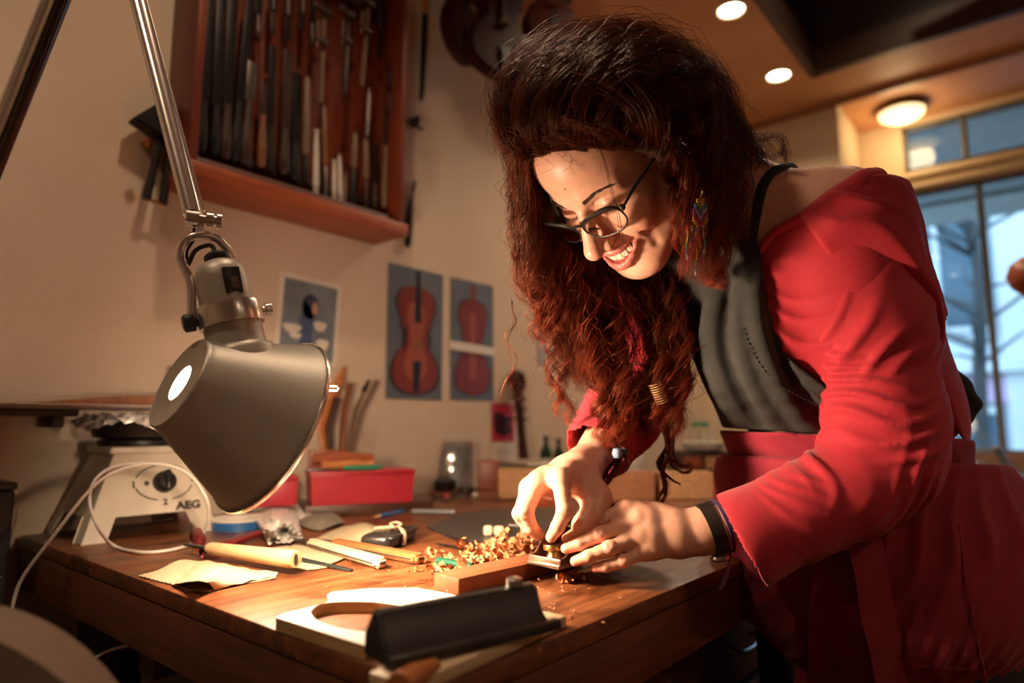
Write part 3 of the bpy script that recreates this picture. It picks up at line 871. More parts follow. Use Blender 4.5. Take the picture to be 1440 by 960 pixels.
t = thing('carving_knife', 'knife with a black handle hanging blade up beside the rack ledge', 'knife', mw=frame(ww(1100, 930, 1.487), x=(1, 0, 0), z=(0, 0, 1)))
MB().tube([ww(1100, 928, 1.487), ww(1102, 915, 1.487), ww(1107, 840, 1.487), ww(1112, 770, 1.487), ww(1114, 752, 1.487)], [0.006, 0.010, 0.011, 0.009, 0.007], 10).build('handle', M_black, t, world=True)
MB().tube([ww(1114, 752, 1.487), ww(1117, 728, 1.487)], [0.009, 0.008], 10).build('ferrule', M_grey, t, world=True)
MB().box((0, 0, 0), (0.012, 0.004, 0.04), frame(ww(1124, 700, 1.487), x=(1, 0, 0), z=ww(1130, 680) - ww(1117, 728)), 0.001).build('blade', M_black, t, world=True)

# ---------------------------------------------------------------- violins
VPROF = [(0, .0), (.012, .20), (.03, .29), (.07, .365), (.13, .405), (.19, .41), (.26, .375), (.33, .315), (.355, .325), (.375, .335), (.385, .30), (.43, .262), (.48, .25), (.53, .262), (.58, .305), (.615, .385), (.628, .40), (.645, .39), (.69, .445), (.76, .49), (.83, .495), (.89, .46), (.94, .385), (.975, .26), (.993, .12), (1, .0)]


def violin_outline(L, W):
    """points round the body, y from 0 (bottom) to L, full width W"""
    r = [(W * hw, L * (1 - t)) for t, hw in VPROF]
    return r[:-1] + [(-x, y) for x, y in r[::-1][:-1]]


M_varn = [m_wood('violin_varnish_a', (0.045, 0.007, 0.005), (0.12, 0.018, 0.010), 14, (10, 1, 1), 0.45, coat=0.0),
          m_wood('violin_varnish_b', (0.018, 0.005, 0.004), (0.055, 0.010, 0.007), 14, (10, 1, 1), 0.45, coat=0.0)]
for _m in M_varn:
    _m.node_tree.nodes['Principled BSDF'].inputs['Specular IOR Level'].default_value = 0.15
M_ebony = m_plain('ebony', (0.008, 0.007, 0.007), 0.3)


def violin(u, v, y, L, W, rz, mat, label, tilt=0.0):
    base = ony(u, v, y)
    mw = Matrix.Translation(Vector(base)) @ Matrix.Rotation(rz, 4, 'Z') @ Matrix.Rotation(math.pi / 2 + tilt, 4, 'X')
    t = thing('violin', label, 'violin', mw=mw, group='violins hung above the bench')
    o = violin_outline(L, W)
    MB().prism(o, -0.019, 0.015, bevel=0.003).build('body', mat, t)
    oi = [(x * 0.93, (y2 - L / 2) * 0.96 + L / 2) for x, y2 in o]
    MB().prism(oi, 0.0145, 0.021, bevel=0.004).build('belly', mat, t)
    MB().prism([(-0.011, L * 0.42), (0.011, L * 0.42), (0.014, L + 0.12), (-0.014, L + 0.12)], 0.027, 0.033).build('fingerboard', M_ebony, t)
    MB().tube([(0, L - 0.01, 0.012), (0, L + 0.13, 0.016), (0, L + 0.19, 0.008), (0, L + 0.21, -0.008)], [0.012, 0.011, 0.010, 0.006], 10).build('neck', mat, t)
    MB().prism([(-0.009, 0.015), (0.009, 0.015), (0.019, 0.10), (-0.019, 0.10)], 0.026, 0.031).build('tailpiece', M_ebony, t)
    MB().box((0, L * 0.45 - 0.01, 0.033), (0.04, 0.003, 0.022), None, 0.0008).build('bridge', M_tan, t)
    return t


violin(645, 84, 1.40, 0.40, 0.235, 0.35, M_varn[1], 'dark nearly black violin hanging nearest the tool rack', 0.08)
violin(705, 114, 1.24, 0.42, 0.25, -0.25, M_varn[1], 'dark red violin hanging second from the tool rack', -0.06)
violin(678, 30, 1.47, 0.355, 0.205, 0.1, M_varn[0], 'bright red-brown violin hanging behind the two dark violins', 0.05)
violin(775, 70, 1.22, 0.355, 0.205, -0.5, M_varn[0], 'red-brown violin hanging partly behind the curly hair', 0.05)
t = thing('hanging_rail', 'dark iron rail under the ceiling carrying the violins', 'rail', (1.6, 1.35, 2.64))
zr = 2.656
MB().tube([(1.25, 1.30, zr - 0.02), (1.9, 1.30, zr - 0.02)], 0.009, 8).build('bar', M_black, t, world=True)
for x in (1.3, 1.6, 1.85):
    MB().tube([(x, 1.30, zr - 0.02), (x, 1.30, zr + 0.003)], 0.006, 8).build('bracket', M_black, t, world=True)

# ---------------------------------------------------------------- posters and cards
M_pgrey = m_plain('poster_grey', (0.115, 0.135, 0.155), 0.35, var=0.15, scale=9)
M_pwhite = m_plain('photo_white', (0.72, 0.66, 0.58), 0.4, var=0.03)
M_pviolin = m_wood('poster_violin_print', (0.13, 0.018, 0.010), (0.25, 0.044, 0.020), 10, (10, 1, 1), 0.35)
M_pviolin2 = m_wood('poster_violin_print_light', (0.26, 0.055, 0.022), (0.36, 0.10, 0.045), 10, (10, 1, 1), 0.35)
M_pblack = m_plain('poster_black_print', (0.014, 0.012, 0.014), 0.35)


def sheet(name, label, cat, tl, tr, bl, mat, y=1.4985):
    A, B, C = ony(*tl, y), ony(*tr, y), ony(*bl, y)
    A[1] = B[1] = C[1] = y
    X, Y = B - A, A - C
    w, h = float(np.linalg.norm(X)), float(np.linalg.norm(Y))
    mw = frame(C, x=X, y=Y)
    t = thing(name, label, cat, mw=mw)
    MB().box((w / 2, h / 2, 0.0), (w, h, 0.0008)).build('paper', mat, t, smooth=False)
    return t, w, h


def flat(pts, z, name, mat, t):
    MB().prism(pts, z, z + 0.0003).build(name, mat, t, smooth=False)


t, w, h = sheet('poster', 'grey poster of a red violin seen from the front', 'poster', (552, 370), (628, 388), (542, 560), M_pgrey)
o = violin_outline(h * 0.835, w * 0.86)
flat([(x * 1.06 + w / 2, y * 1.0 + h * 0.025) for x, y in o], 0.0005, 'violin_outline_print', M_pblack, t)
flat([(x + w / 2, y + h * 0.04) for x, y in violin_outline(h * 0.82, w * 0.82)], 0.0009, 'violin_print', M_pviolin, t)
flat([(x * 0.55 + w * 0.5, y + h * 0.14) for x, y in violin_outline(h * 0.60, w * 0.74)], 0.00125, 'violin_highlight_print', M_pviolin2, t)
flat([(w * 0.465, h * 0.58), (w * 0.595, h * 0.58), (w * 0.555, h * 0.985), (w * 0.49, h * 0.985)], 0.0017, 'fingerboard_print', M_pblack, t)
flat([(w * 0.47, h * 0.055), (w * 0.56, h * 0.055), (w * 0.60, h * 0.29), (w * 0.45, h * 0.29)], 0.0017, 'tailpiece_print', M_pblack, t)
flat([(w * 0.45, h * 0.40), (w * 0.60, h * 0.40), (w * 0.60, h * 0.425), (w * 0.45, h * 0.425)], 0.0017, 'bridge_print', M_tan, t)
for s in (-1, 1):
    flat([(w * (0.525 + s * 0.20) + x * s, h * 0.36 + y) for x, y in [(0, 0), (0.006, 0.0), (0.012, 0.035), (0.004, 0.07), (-0.004, 0.07), (0.003, 0.035)]][::s], 0.0017, 'sound_hole_print', M_pblack, t)
t, w, h = sheet('poster', 'grey poster of a violin back crossed by a white paper strip', 'poster', (641, 391), (700, 404), (633, 562), M_pgrey)
flat([(x * 1.05 + w / 2, y + h * 0.03) for x, y in violin_outline(h * 0.82, w * 0.82)], 0.0005, 'violin_outline_print', M_pblack, t)
flat([(x + w / 2, y + h * 0.04) for x, y in violin_outline(h * 0.80, w * 0.80)], 0.0009, 'violin_print', M_pviolin, t)
flat([(x * 0.25 + w * 0.5, y + h * 0.16) for x, y in violin_outline(h * 0.58, w * 0.7)], 0.00125, 'violin_highlight_print', M_pviolin2, t)
flat([(w * 0.46, h * 0.84), (w * 0.56, h * 0.84), (w * 0.56, h * 0.97), (w * 0.47, h * 0.97)], 0.0009, 'neck_print', M_pviolin, t)
t2 = thing('paper_strip', 'white paper strip taped across the violin back poster', 'paper', mw=XF[t])
MB().grid([[(w * x, h * (0.44 - 0.02 * x) + yy, 0.003 + 0.004 * math.sin(x * 3.1)) for yy in (-h * 0.035, h * 0.035)] for x in np.linspace(-0.02, 1.02, 8)], 0.0006).build('strip', M_pwhite, t2)
t, w, h = sheet('photograph', 'white-bordered photo of a dark-haired figure with white feathers', 'photo', (394, 380), (480, 401), (384, 505), M_pwhite)
flat([(w * .07, h * .05), (w * .93, h * .05), (w * .93, h * .94), (w * .07, h * .94)], 0.0005, 'background_print', m_plain('photo_grey_blue', (0.17, 0.20, 0.23), 0.4, var=0.35, scale=12), t)
Mfig, Mblu = m_plain('photo_dark_blue', (0.030, 0.035, 0.070), 0.4), m_plain('photo_blue', (0.06, 0.09, 0.20), 0.4)
flat([(w * (.50 + .14 * math.cos(a)), h * (.66 + .15 * math.sin(a))) for a in np.linspace(0, 6.28, 16)[:-1]], 0.0009, 'hair_print', Mfig, t)
flat([(w * .40, h * .72), (w * .34, h * .40), (w * .40, h * .10), (w * .58, h * .10), (w * .55, h * .40), (w * .56, h * .62)], 0.0009, 'dress_print', Mblu, t)
flat([(w * (.575 + .05 * math.cos(a)), h * (.65 + .08 * math.sin(a))) for a in np.linspace(0, 6.28, 12)[:-1]], 0.0013, 'face_print', m_plain('photo_skin', (0.45, 0.27, 0.20), 0.4), t)
for cx, cy, rx, ry in ((.24, .38, .14, .06), (.68, .45, .10, .07), (.74, .24, .10, .08), (.30, .30, .09, .04)):
    flat([(w * (cx + rx * math.cos(a) * (1 + .2 * math.sin(3 * a))), h * (cy + ry * math.sin(a) * (1 + .2 * math.cos(2 * a)))) for a in np.linspace(0, 6.28, 14)[:-1]], 0.0013, 'feather_print', M_pwhite, t)
t, w, h = sheet('postcard', 'bright red postcard with a black figure pinned low on the wall', 'postcard', (687, 566), (719, 567), (691, 621), m_plain('red_card', (0.50, 0.035, 0.06), 0.4))
flat([(w * .15, h * .2), (w * .5, h * .12), (w * .95, h * .25), (w * .75, h * .45), (w * .95, h * .62), (w * .55, h * .66), (w * .2, h * .8), (w * .05, h * .6)], 0.0005, 'figure_print', m_plain('card_dark', (0.05, 0.008, 0.02), 0.4), t)
t, w, h = sheet('note', 'small grey paper note on the wall behind the hanging curls', 'note', (757, 450), (777, 453), (756, 512), m_plain('note_grey', (0.34, 0.32, 0.31), 0.6))
t, w, h = sheet('note', 'cream paper note on the wall below the red postcard', 'note', (692, 622), (722, 624), (693, 648), M_pwhite)
# ================================================================ things on the bench
def bf(u0, v0, u1, v1, z=BZ, lift=0.0):
    """frame on the bench: origin at first pixel, x towards the second, z up; also the length"""
    a, b_ = onz(u0, v0, z), onz(u1, v1, z)
    a[2] = b_[2] = z + lift
    return frame(a, x=b_ - a, z=(0, 0, 1)), float(np.linalg.norm(b_ - a))


def loc(mw, p):
    """world point -> local coordinates of a frame"""
    return np.array(mw.inverted() @ Vector(p))


M_enamel = m_plain('cream_enamel', (0.56, 0.50, 0.40), 0.32, var=0.10, scale=14, bump=0.04, bscale=50)
M_print = m_plain('dark_print', (0.03, 0.025, 0.022), 0.5)
# --- hotplate
a_, b_, c_ = onz(113, 768), onz(318, 744), onz(57, 750)
hx = nrm(b_ - a_); HW = 0.225; HD = 0.225; HH = 0.150
hm = frame(a_, x=hx, z=(0, 0, 1))
hp = thing('electric_hotplate', 'cream enamel electric hotplate with a dark rotary dial, at the bench end', 'hotplate', mw=hm)


def hq(s, d, z):
    """point on the tapered body: s across 0..1, d depth 0..1, z height"""
    k = 0.055 * z / HH
    return (k + s * (HW - 2 * k), k * 0.9 + d * (HD - 1.8 * k), z)


b = MB()
FZ = 0.040   # arch height between the feet
S = [0.0, 0.17, 0.20, 0.80, 0.83, 1.0]
for d in (0.0, 1.0):
    vs = [hq(s, d, z) for s in S for z in (0.0, FZ, HH)]
    fs = []
    for i in range(5):
        for j in range(2):
            if j == 0 and i in (1, 2, 3):
                if i == 2:
                    continue
                tri = [i * 3 + 0, (i + 1) * 3 + 1, i * 3 + 1] if i == 1 else [(i + 1) * 3 + 0, (i + 1) * 3 + 1, i * 3 + 1]
                fs.append(tri if d == 0 else tri[::-1]); continue
            q = [i * 3 + j, (i + 1) * 3 + j, (i + 1) * 3 + j + 1, i * 3 + j + 1]
            fs.append(q if d == 0 else q[::-1])
    b.add(vs, fs)
for s in (0.0, 1.0):
    vs = [hq(s, d, z) for d in S for z in (0.0, FZ, HH)]
    fs = []
    for i in range(5):
        for j in range(2):
            if j == 0 and i in (1, 2, 3):
                if i == 2:
                    continue
                fs.append([i * 3 + 0, (i + 1) * 3 + 1, i * 3 + 1] if i == 1 else [(i + 1) * 3 + 0, (i + 1) * 3 + 1, i * 3 + 1]); continue
            fs.append([i * 3 + j, i * 3 + j + 1, (i + 1) * 3 + j + 1, (i + 1) * 3 + j])
    b.add(vs, fs)
hb_ = b.build('housing', M_enamel, hp, smooth=False)
md = hb_.modifiers.new('sol', 'SOLIDIFY'); md.thickness = 0.004; md.offset = -1
md = hb_.modifiers.new('bev', 'BEVEL'); md.width = 0.004; md.segments = 2; md.limit_method = 'ANGLE'
MB().box((HW / 2, HD / 2, HH + 0.004), (HW - 0.09, HD - 0.08, 0.014), bevel=0.005).build('top_rim', M_enamel, hp)
MB().lathe([(0.066, HH + 0.010), (0.068, HH + 0.016), (0.066, HH + 0.022), (0.01, HH + 0.024)], 40, Matrix.Translation((HW / 2, HD / 2, 0))).build('heating_plate', M_black, hp)
nx = nrm(np.array(hq(0.5, 0, HH)) - np.array(hq(0.5, 0, 0)))          # up along the sloping front
nf = nrm(np.cross((1, 0, 0), nx))
fo = np.array(hq(0.65, 0, 0.094)) + nf * 0.0008
fm = frame(fo, x=(1, 0, 0), y=nx)
MB().lathe([(0.020, 0), (0.019, 0.010), (0.0145, 0.014), (0.0140, 0.020), (0.001, 0.021)], 28, fm).box((0, 0, 0.021), (0.009, 0.036, 0.014), fm, 0.003).build('dial_knob', M_black, hp)
b = MB()
for a0, a1 in ((195, 255), (285, 345), (20, 75), (105, 162)):
    arc = [(0.050 * math.cos(math.radians(a)), 0.033 * math.sin(math.radians(a)), 0.0004) for a in np.linspace(a0, a1, 10)]
    b.tube(arc, 0.0011, 5, mw=fm)
b.build('dial_ring_print', M_print, hp)
MB().lathe([(0.0045, 0), (0.004, 0.001), (0.0005, 0.0012)], 14, fm @ Matrix.Translation((-0.030, 0, 0))).build('pilot_dot', M_print, hp)
for s, x, y in (('1', -0.052, -0.002), ('2', 0.0, -0.037), ('3', 0.052, 0.004)):
    text_mesh(s, 0.016, fm @ Matrix.Translation((x, y, 0.0003)), M_print, 'dial_number', hp, bold=0.0006)
text_mesh('AEG', 0.020, frame(np.array(hq(0.84, 0, 0.050)) + nf * 0.0006, x=(1, 0, 0), y=nx), M_print, 'lettering', hp, font_scale_x=1.15, bold=0.0010)
# --- pan with foil
pm = hm @ Matrix.Translation((HW / 2, HD / 2, HH + 0.0235))
pan = thing('glue_pan', 'dark pan lined with crumpled foil standing on the hotplate', 'pan', mw=pm)
MB().lathe([(0.060, 0.0), (0.075, 0.004), (0.085, 0.034), (0.088, 0.036), (0.083, 0.036), (0.073, 0.008), (0.01, 0.006)], 40).build('body', m_plain('dark_pan', (0.03, 0.022, 0.018), 0.45, 0.5), pan)
M_foil = m_plain('foil', (0.85, 0.83, 0.79), 0.32, 0.55, 0.05, 60, bump=0.5, bscale=120)
ring = []
for i, a in enumerate(np.linspace(0, 2 * math.pi, 73)):
    row = []
    for j, r in enumerate(np.linspace(0.070, 0.108, 9)):
        jit = rng.normal(0, 0.0034, 3)
        z = 0.036 + 0.006 * math.sin(a * 5) * (r - 0.07) / 0.04 + (0.006 if j < 4 else 0.006 - (j - 4) * 0.0045)
        row.append(np.array([r * math.cos(a), r * math.sin(a), z]) + jit)
    ring.append(row)
ring[-1] = ring[0]
MB().grid(ring, 0.0).build('foil_lining', M_foil, pan, smooth=False)
# --- stack of boards and papers over the pan
sm = frame((0.255, 1.395, 1.083), x=(1, -0.03, 0), z=(0, 0, 1))
t = thing('paper_folder', 'thin grey folder of papers lying level over the foil pan', 'folder', mw=sm)
MB().box((0.10, 0, 0.007), (0.40, 0.17, 0.003), bevel=0.001).build('cover', m_plain('folder_grey', (0.24, 0.20, 0.19), 0.6), t)
for i in range(4):
    MB().box((0.10 + 0.004 * (i % 2), -0.003 * (i % 3), 0.0092 + 0.0012 * i), (0.385, 0.165, 0.001)).build('sheet', m_plain('sheet_paper%d' % i, (0.55, 0.46, 0.40), 0.8) if i < 2 else bpy.data.materials['sheet_paper0'], t, smooth=False)
t = thing('wall_shelf', 'narrow wooden shelf behind the hotplate carrying the grey folder', 'shelf', (0.2, 1.45, 1.07))
MB().box((0.12, 1.456, 1.0825), (0.62, 0.085, 0.014), bevel=0.003).build('board', M_leg, t, world=True)
for x in (-0.05, 0.12, 0.4):
    MB().box((x, 1.46, 1.065), (0.02, 0.075, 0.02), bevel=0.003).build('bracket', M_leg, t, world=True)
sm2 = frame((0.345, 1.38, 1.0965), x=(1, -0.04, 0), z=(0, 0, 1))
t = thing('wood_wedge', 'long brown-striped wooden wedge lying on the grey folder', 'wedge', mw=sm2)
MB().add([(0, 0, 0.0), (0.26, 0, 0), (0.26, 0.05, 0), (0, 0.05, 0), (0, 0, 0.002), (0.13, 0, 0.017), (0.26, 0, 0.021), (0.26, 0.05, 0.021), (0.13, 0.05, 0.017), (0, 0.05, 0.002)],
         [[3, 2, 1, 0], [0, 1, 6, 5, 4], [1, 2, 7, 6], [2, 3, 9, 8, 7], [0, 4, 9, 3], [4, 5, 8, 9], [5, 6, 7, 8]]).build('body', m_wood('striped_wedge', (0.10, 0.03, 0.012), (0.42, 0.16, 0.06), 12, (18, 1, 1), 0.5), t, smooth=False)
# --- power cable of the lamp / hotplate, looping across the front
M_cable = m_plain('white_cable', (0.58, 0.52, 0.46), 0.45, var=0.05)
t = thing('power_cable', 'pale power cable looping across the hotplate and down off the bench end', 'cable', (0.4, 1.15, BZ))
cp = [P(14, 868, 0.98), P(30, 815, 0.99), P(80, 747, 1.00), P(127, 688, 1.03), P(165, 662, 1.06), P(215, 652, 1.10), P(262, 664, 1.12), P(290, 700, 1.12), P(293, 728, 1.125), P(284, 752, 1.13), onz(268, 765, BZ + 0.004), onz(235, 774, BZ + 0.004), onz(195, 776, BZ + 0.004), onz(160, 767, BZ + 0.006), P(138, 742, 1.01), P(126, 706, 1.025), P(133, 676, 1.05), P(158, 657, 1.085), P(200, 650, 1.11)]
MB().tube([P(2, 935, 0.97)] + bez(cp, 120), 0.0026, 8).build('cord', M_cable, t, world=True)
t = thing('power_cable', 'second pale cable hanging loosely in the dark below the bench end', 'cable', (0.4, 1.15, 0.6))
MB().tube(bez([P(112, 940, 0.98), P(150, 916, 0.98), P(196, 902, 0.98), P(215, 886, 1.0)], 24) + [P(222, 868, 1.05), P(226, 850, 1.12)], 0.0022, 7).build('cord', M_cable, t, world=True)
t = thing('power_cable', 'thin pale cable hanging against the black case at the far left', 'cable', (0.3, 1.3, 0.6))
MB().tube(bez([P(0, 812, 1.1), P(8, 780, 1.12), P(20, 742, 1.13), P(24, 715, 1.13)], 16), 0.0018, 6).build('cord', M_cable, t, world=True)

# --- red box
xm, xl = bf(436, 712, 582, 705, 0.885)
rb = thing('red_box', 'bright red plastic box with a ribbed lid, near the wall', 'box', mw=xm)
M_red = m_plain('red_plastic', (0.42, 0.022, 0.040), 0.38, var=0.06, scale=20)
RW, RD, RH = xl, 0.10, 0.062
MB().add([(0.004, 0.003, 0), (RW - 0.004, 0.003, 0), (RW - 0.004, RD - 0.003, 0), (0.004, RD - 0.003, 0), (0, 0, RH), (RW, 0, RH), (RW, RD, RH), (0, RD, RH)],
         [[3, 2, 1, 0], [0, 1, 5, 4], [1, 2, 6, 5], [2, 3, 7, 6], [3, 0, 4, 7], [4, 5, 6, 7]]).build('body', M_red, rb, smooth=False)
MB().box((RW / 2, RD / 2, RH + 0.0025), (RW + 0.004, RD + 0.004, 0.004), bevel=0.001).box((RW / 2, RD / 2, RH + 0.008), (RW + 0.006, RD + 0.006, 0.006), bevel=0.002).build('lid', M_red, rb)
MB().box((RW / 2, RD / 2, RH + 0.0062), (RW + 0.002, RD + 0.002, 0.003)).build('lid_seam', m_plain('seam_dark_red', (0.08, 0.01, 0.012), 0.5), rb)
t = thing('support_board', 'dark wooden board lying flat under the red box', 'board', mw=xm @ Matrix.Translation((0, 0, -0.025)))
MB().box((RW / 2 + 0.02, RD / 2 + 0.03, 0.0125), (RW + 0.06, RD + 0.045, 0.025), bevel=0.002).build('panel', m_wood('support_wood', (0.04, 0.014, 0.008), (0.10, 0.04, 0.02), 10), t)
x2, l2 = bf(385, 700, 432, 700, 0.885)
t = thing('red_box', 'smaller red plastic box half hidden behind the lamp shade', 'box', mw=frame(np.array(xm @ Vector((-0.115, 0.02, 0.0))), x=(1, -0.55, 0), z=(0, 0, 1)))
MB().box((0.04, 0.04, 0.028), (0.10, 0.07, 0.056), bevel=0.004).build('body', M_red, t)
MB().box((0.04, 0.04, 0.060), (0.104, 0.074, 0.008), bevel=0.003).build('lid', M_red, t)
# things on the red box
topz = 0.885 + RH + 0.011


def on_box(s, d, dz=0.0):
    return np.array(xm @ Vector((s * RW, d * RD, RH + 0.0112 + dz)))


def stick(name, label, cat, pts, r, mat, seg=10, sx=1.0, part='shaft', group=None):
    o = thing(name, label, cat, tuple(pts[0]), group=group)
    MB().tube(pts, r, seg, sx=sx).build(part, mat, o, world=True)
    return o


M_rw = m_wood('red_brown_wood', (0.16, 0.035, 0.014), (0.36, 0.09, 0.034), 14, (1, 9, 9), 0.4)
M_ow = m_wood('orange_wood', (0.28, 0.09, 0.025), (0.52, 0.20, 0.06), 14, (1, 9, 9), 0.4)
o = stick('gouge', 'long brown wooden gouge handle on top of the red box', 'handle', [on_box(0.02, 0.35, 0.026), on_box(0.3, 0.4, 0.026), on_box(0.62, 0.45, 0.026)], [0.012, 0.014, 0.010], M_rw, 12)
o = stick('awl', 'short turned orange-brown handle on the red box lid', 'handle', [on_box(0.10, 0.15, 0.012), on_box(0.45, 0.2, 0.012), on_box(0.52, 0.2, 0.012), on_box(0.60, 0.2, 0.012)], [0.010, 0.012, 0.008, 0.011], M_ow, 12)
t = thing('craft_knife', 'green-handled craft knife lying on the red box lid', 'knife', tuple(on_box(0.2, 0.1)))
MB().tube([on_box(0.30, 0.08, 0.006), on_box(0.60, 0.08, 0.006), on_box(0.68, 0.10, 0.006)], [0.005, 0.006, 0.004], 8).build('handle', m_plain('green_handle', (0.02, 0.18, 0.10), 0.4), t, world=True)
MB().box((0, 0, 0), (0.07, 0.012, 0.003), frame(on_box(0.12, 0.08, 0.004), x=on_box(1, .08) - on_box(0, .08), z=(0, 0, 1)), 0.001).build('blade', m_plain('blue_steel', (0.10, 0.14, 0.17), 0.35, 0.8), t, world=True)
t = thing('wood_block', 'red-brown block of wood behind the tools on the red box', 'block', tuple(on_box(0.2, 0.8)))
MB().box((0, 0, 0.022), (0.085, 0.03, 0.044), frame(on_box(0.2, 0.83), x=on_box(1, 0) - on_box(0, 0), z=(0, 0, 1)), 0.002).build('body', M_rw, t, world=True)
# tools leaning against the wall behind the box
M_copper = m_plain('copper_tool', (0.42, 0.20, 0.12), 0.35, 0.9)
zb = 0.862
wb = lambda u, v, y: ony(u, v, y)
t = thing('tool_jar', 'dark jar holding brushes and tools behind the red box', 'jar', tuple(P(468, 655, 1.62)))
jb = ony(475, 640, 1.44); jb[2] = BZ
MB().lathe([(0.034, 0), (0.036, 0.004), (0.036, 0.115), (0.034, 0.117), (0.032, 0.112), (0.032, 0.006)], 28, Matrix.Translation(Vector(jb)), cap1=False).build('body', m_plain('dark_jar', (0.04, 0.02, 0.014), 0.3), t, world=True)
o = stick('scraper', 'tall orange wooden paddle leaning in the dark jar', 'scraper', [jb + np.array([-0.012, 0, 0.02]), ony(452, 600, 1.44), ony(478, 535, 1.455), ony(484, 516, 1.458)], [0.008, 0.016, 0.017, 0.006], M_ow, 10, 0.5)
o = stick('brush', 'dark-tipped brush standing in the dark jar', 'brush', [jb + np.array([0.010, 0, 0.02]), ony(500, 575, 1.44), ony(514, 545, 1.445)], [0.004, 0.006, 0.004], M_tan, 8)
MB().tube([ony(511, 550, 1.445), ony(519, 534, 1.446)], [0.008, 0.003], 8).build('bristles', M_black, o, world=True)
o = stick('copper_rod', 'copper-coloured rod standing in the dark jar', 'rod', [jb + np.array([0.0, -0.008, 0.02]), ony(483, 590, 1.43), ony(492, 540, 1.44)], [0.006, 0.009, 0.010], M_copper, 8)
o = stick('brush', 'blurred tan brush leaning right in the dark jar', 'brush', [jb + np.array([0.016, 0.004, 0.02]), ony(508, 580, 1.44), ony(530, 536, 1.45)], [0.004, 0.005, 0.007], M_tan, 8)
o = stick('gouge', 'dark-handled gouge leaning left in the jar behind the lamp shade', 'gouge', [jb + np.array([-0.016, -0.004, 0.02]), ony(462, 600, 1.43), ony(474, 560, 1.44)], [0.005, 0.009, 0.011], M_dkbrown, 8)

# --- wooden offcut standing behind the shade (orange corner at 245,500)
t = thing('wood_offcut', 'small orange wood offcut standing on the shelf behind the lamp shade', 'block', tuple(ony(248, 530, 1.45)))
q = ony(252, 530, 1.45)
MB().box((q[0], q[1], 1.0895 + 0.045), (0.035, 0.02, 0.09), bevel=0.002).build('body', M_ow, t, world=True)

# --- cloth pieces
M_cloth = m_weave('cream_cotton', (0.44, 0.35, 0.225), 0.9, 1200, 0.08, 0.4)


def cloth(label, px_rows, z_rows, n=26, m=26, pink=0.0, mat=None, name='cloth'):
    """sheet through a lattice of photo points lying on the bench, heights in z_rows"""
    G = np.array([[np.r_[onz(u, v, BZ + z)] for (u, v), z in zip(r, zr)] for r, zr in zip(px_rows, z_rows)])
    A = np.array([bez(list(r), m) for r in G])
    B = np.array([bez(list(A[:, j]), n) for j in range(m)]).transpose(1, 0, 2)
    B[:, :, 2] = np.maximum(B[:, :, 2], BZ + 0.0014)
    if pink:
        du = nrm(B[1, 0] - B[0, 0]); k = (-1) ** np.arange(m)
        B[0] -= (B[1] - B[0]) * 0.5 * (k[:, None] > 0); B[-1] += (B[-1] - B[-2]) * 0.5 * (k[:, None] > 0)
        k = (-1) ** np.arange(n)
        B[:, 0] -= (B[:, 1] - B[:, 0]) * 0.5 * (k[:, None] > 0); B[:, -1] += (B[:, -1] - B[:, -2]) * 0.5 * (k[:, None] > 0)
    t = thing(name, label, 'cloth' if name == 'cloth' else name.split('_')[-1], tuple(B[n // 2, m // 2]))
    MB().grid(B, 0.0012).build('sheet', mat or M_cloth, t, world=True, angle=60)
    return t


def pinked(B, edges, step=.5):
    """zigzag cut along the chosen edges of a lattice"""
    n, m = B.shape[:2]
    if 'a' in edges:
        k = np.arange(m) % 2 == 0; B[0, k] += (B[1, k] - B[0, k]) * step
    if 'b' in edges:
        k = np.arange(n) % 2 == 0; B[k, 0] += (B[k, 1] - B[k, 0]) * step
    if 'c' in edges:
        k = np.arange(n) % 2 == 0; B[k, -1] += (B[k, -2] - B[k, -1]) * step
    return B


def lattice(rows, n, m, lin=False):
    G_ = np.array([[np.r_[onz(u, v, BZ)[:2], BZ + z] for u, v, z in r] for r in rows])
    A_ = []
    for r in G_:
        if lin:
            t_ = np.linspace(0, len(r) - 1, m); A_.append(np.array([np.interp(t_, np.arange(len(r)), r[:, k]) for k in range(3)]).T)
        else:
            A_.append(np.array(bez(list(r), m)))
    A_ = np.array(A_)
    B_ = np.array([bez(list(A_[:, q]), n) for q in range(m)]).transpose(1, 0, 2)
    B_[..., 2] += .0009 * np.sin(np.arange(n) * .7)[:, None] * np.sin(np.arange(m) * .45)[None]
    B_[..., 2] = np.maximum(B_[..., 2], BZ + .0012)
    return B_


t = thing('cloth', 'cream pinked-edge cloth folded at the left front edge of the bench', 'cloth', tuple(onz(290, 810)))
b = MB()
b.grid(pinked(lattice([[(192, 811, .0015), (235, 822, .0015), (283, 834, .0015), (330, 824, .0015), (386, 815, .0015)],
                       [(222, 803, .0015), (256, 812, .0020), (292, 820, .0015), (340, 816, .0015), (388, 812, .0015)],
                       [(250, 794, .0060), (275, 800, .0030), (306, 806, .0020), (345, 810, .0015), (390, 809, .0015)],
                       [(272, 790, .0020), (300, 792, .0020), (326, 797, .0015), (356, 803, .0015), (391, 806, .0015)]], 26, 60), 'ab'), .0011)
b.grid(pinked(lattice([[(243, 826, .0030), (262, 833, .0120), (281, 846, .0225), (292, 838, .0150), (300, 832, .0035)],
                       [(256, 815, .0040), (276, 823, .0150), (296, 830, .0215), (318, 826, .0120), (336, 824, .0030)],
                       [(270, 803, .0050), (290, 811, .0130), (310, 817, .0160), (338, 817, .0080), (362, 818, .0030)],
                       [(286, 795, .0030), (305, 800, .0070), (330, 806, .0080), (360, 811, .0040), (389, 813, .0025)]], 30, 40, True), 'a'), .0011)
b.build('sheet', M_cloth, t, world=True, angle=35)
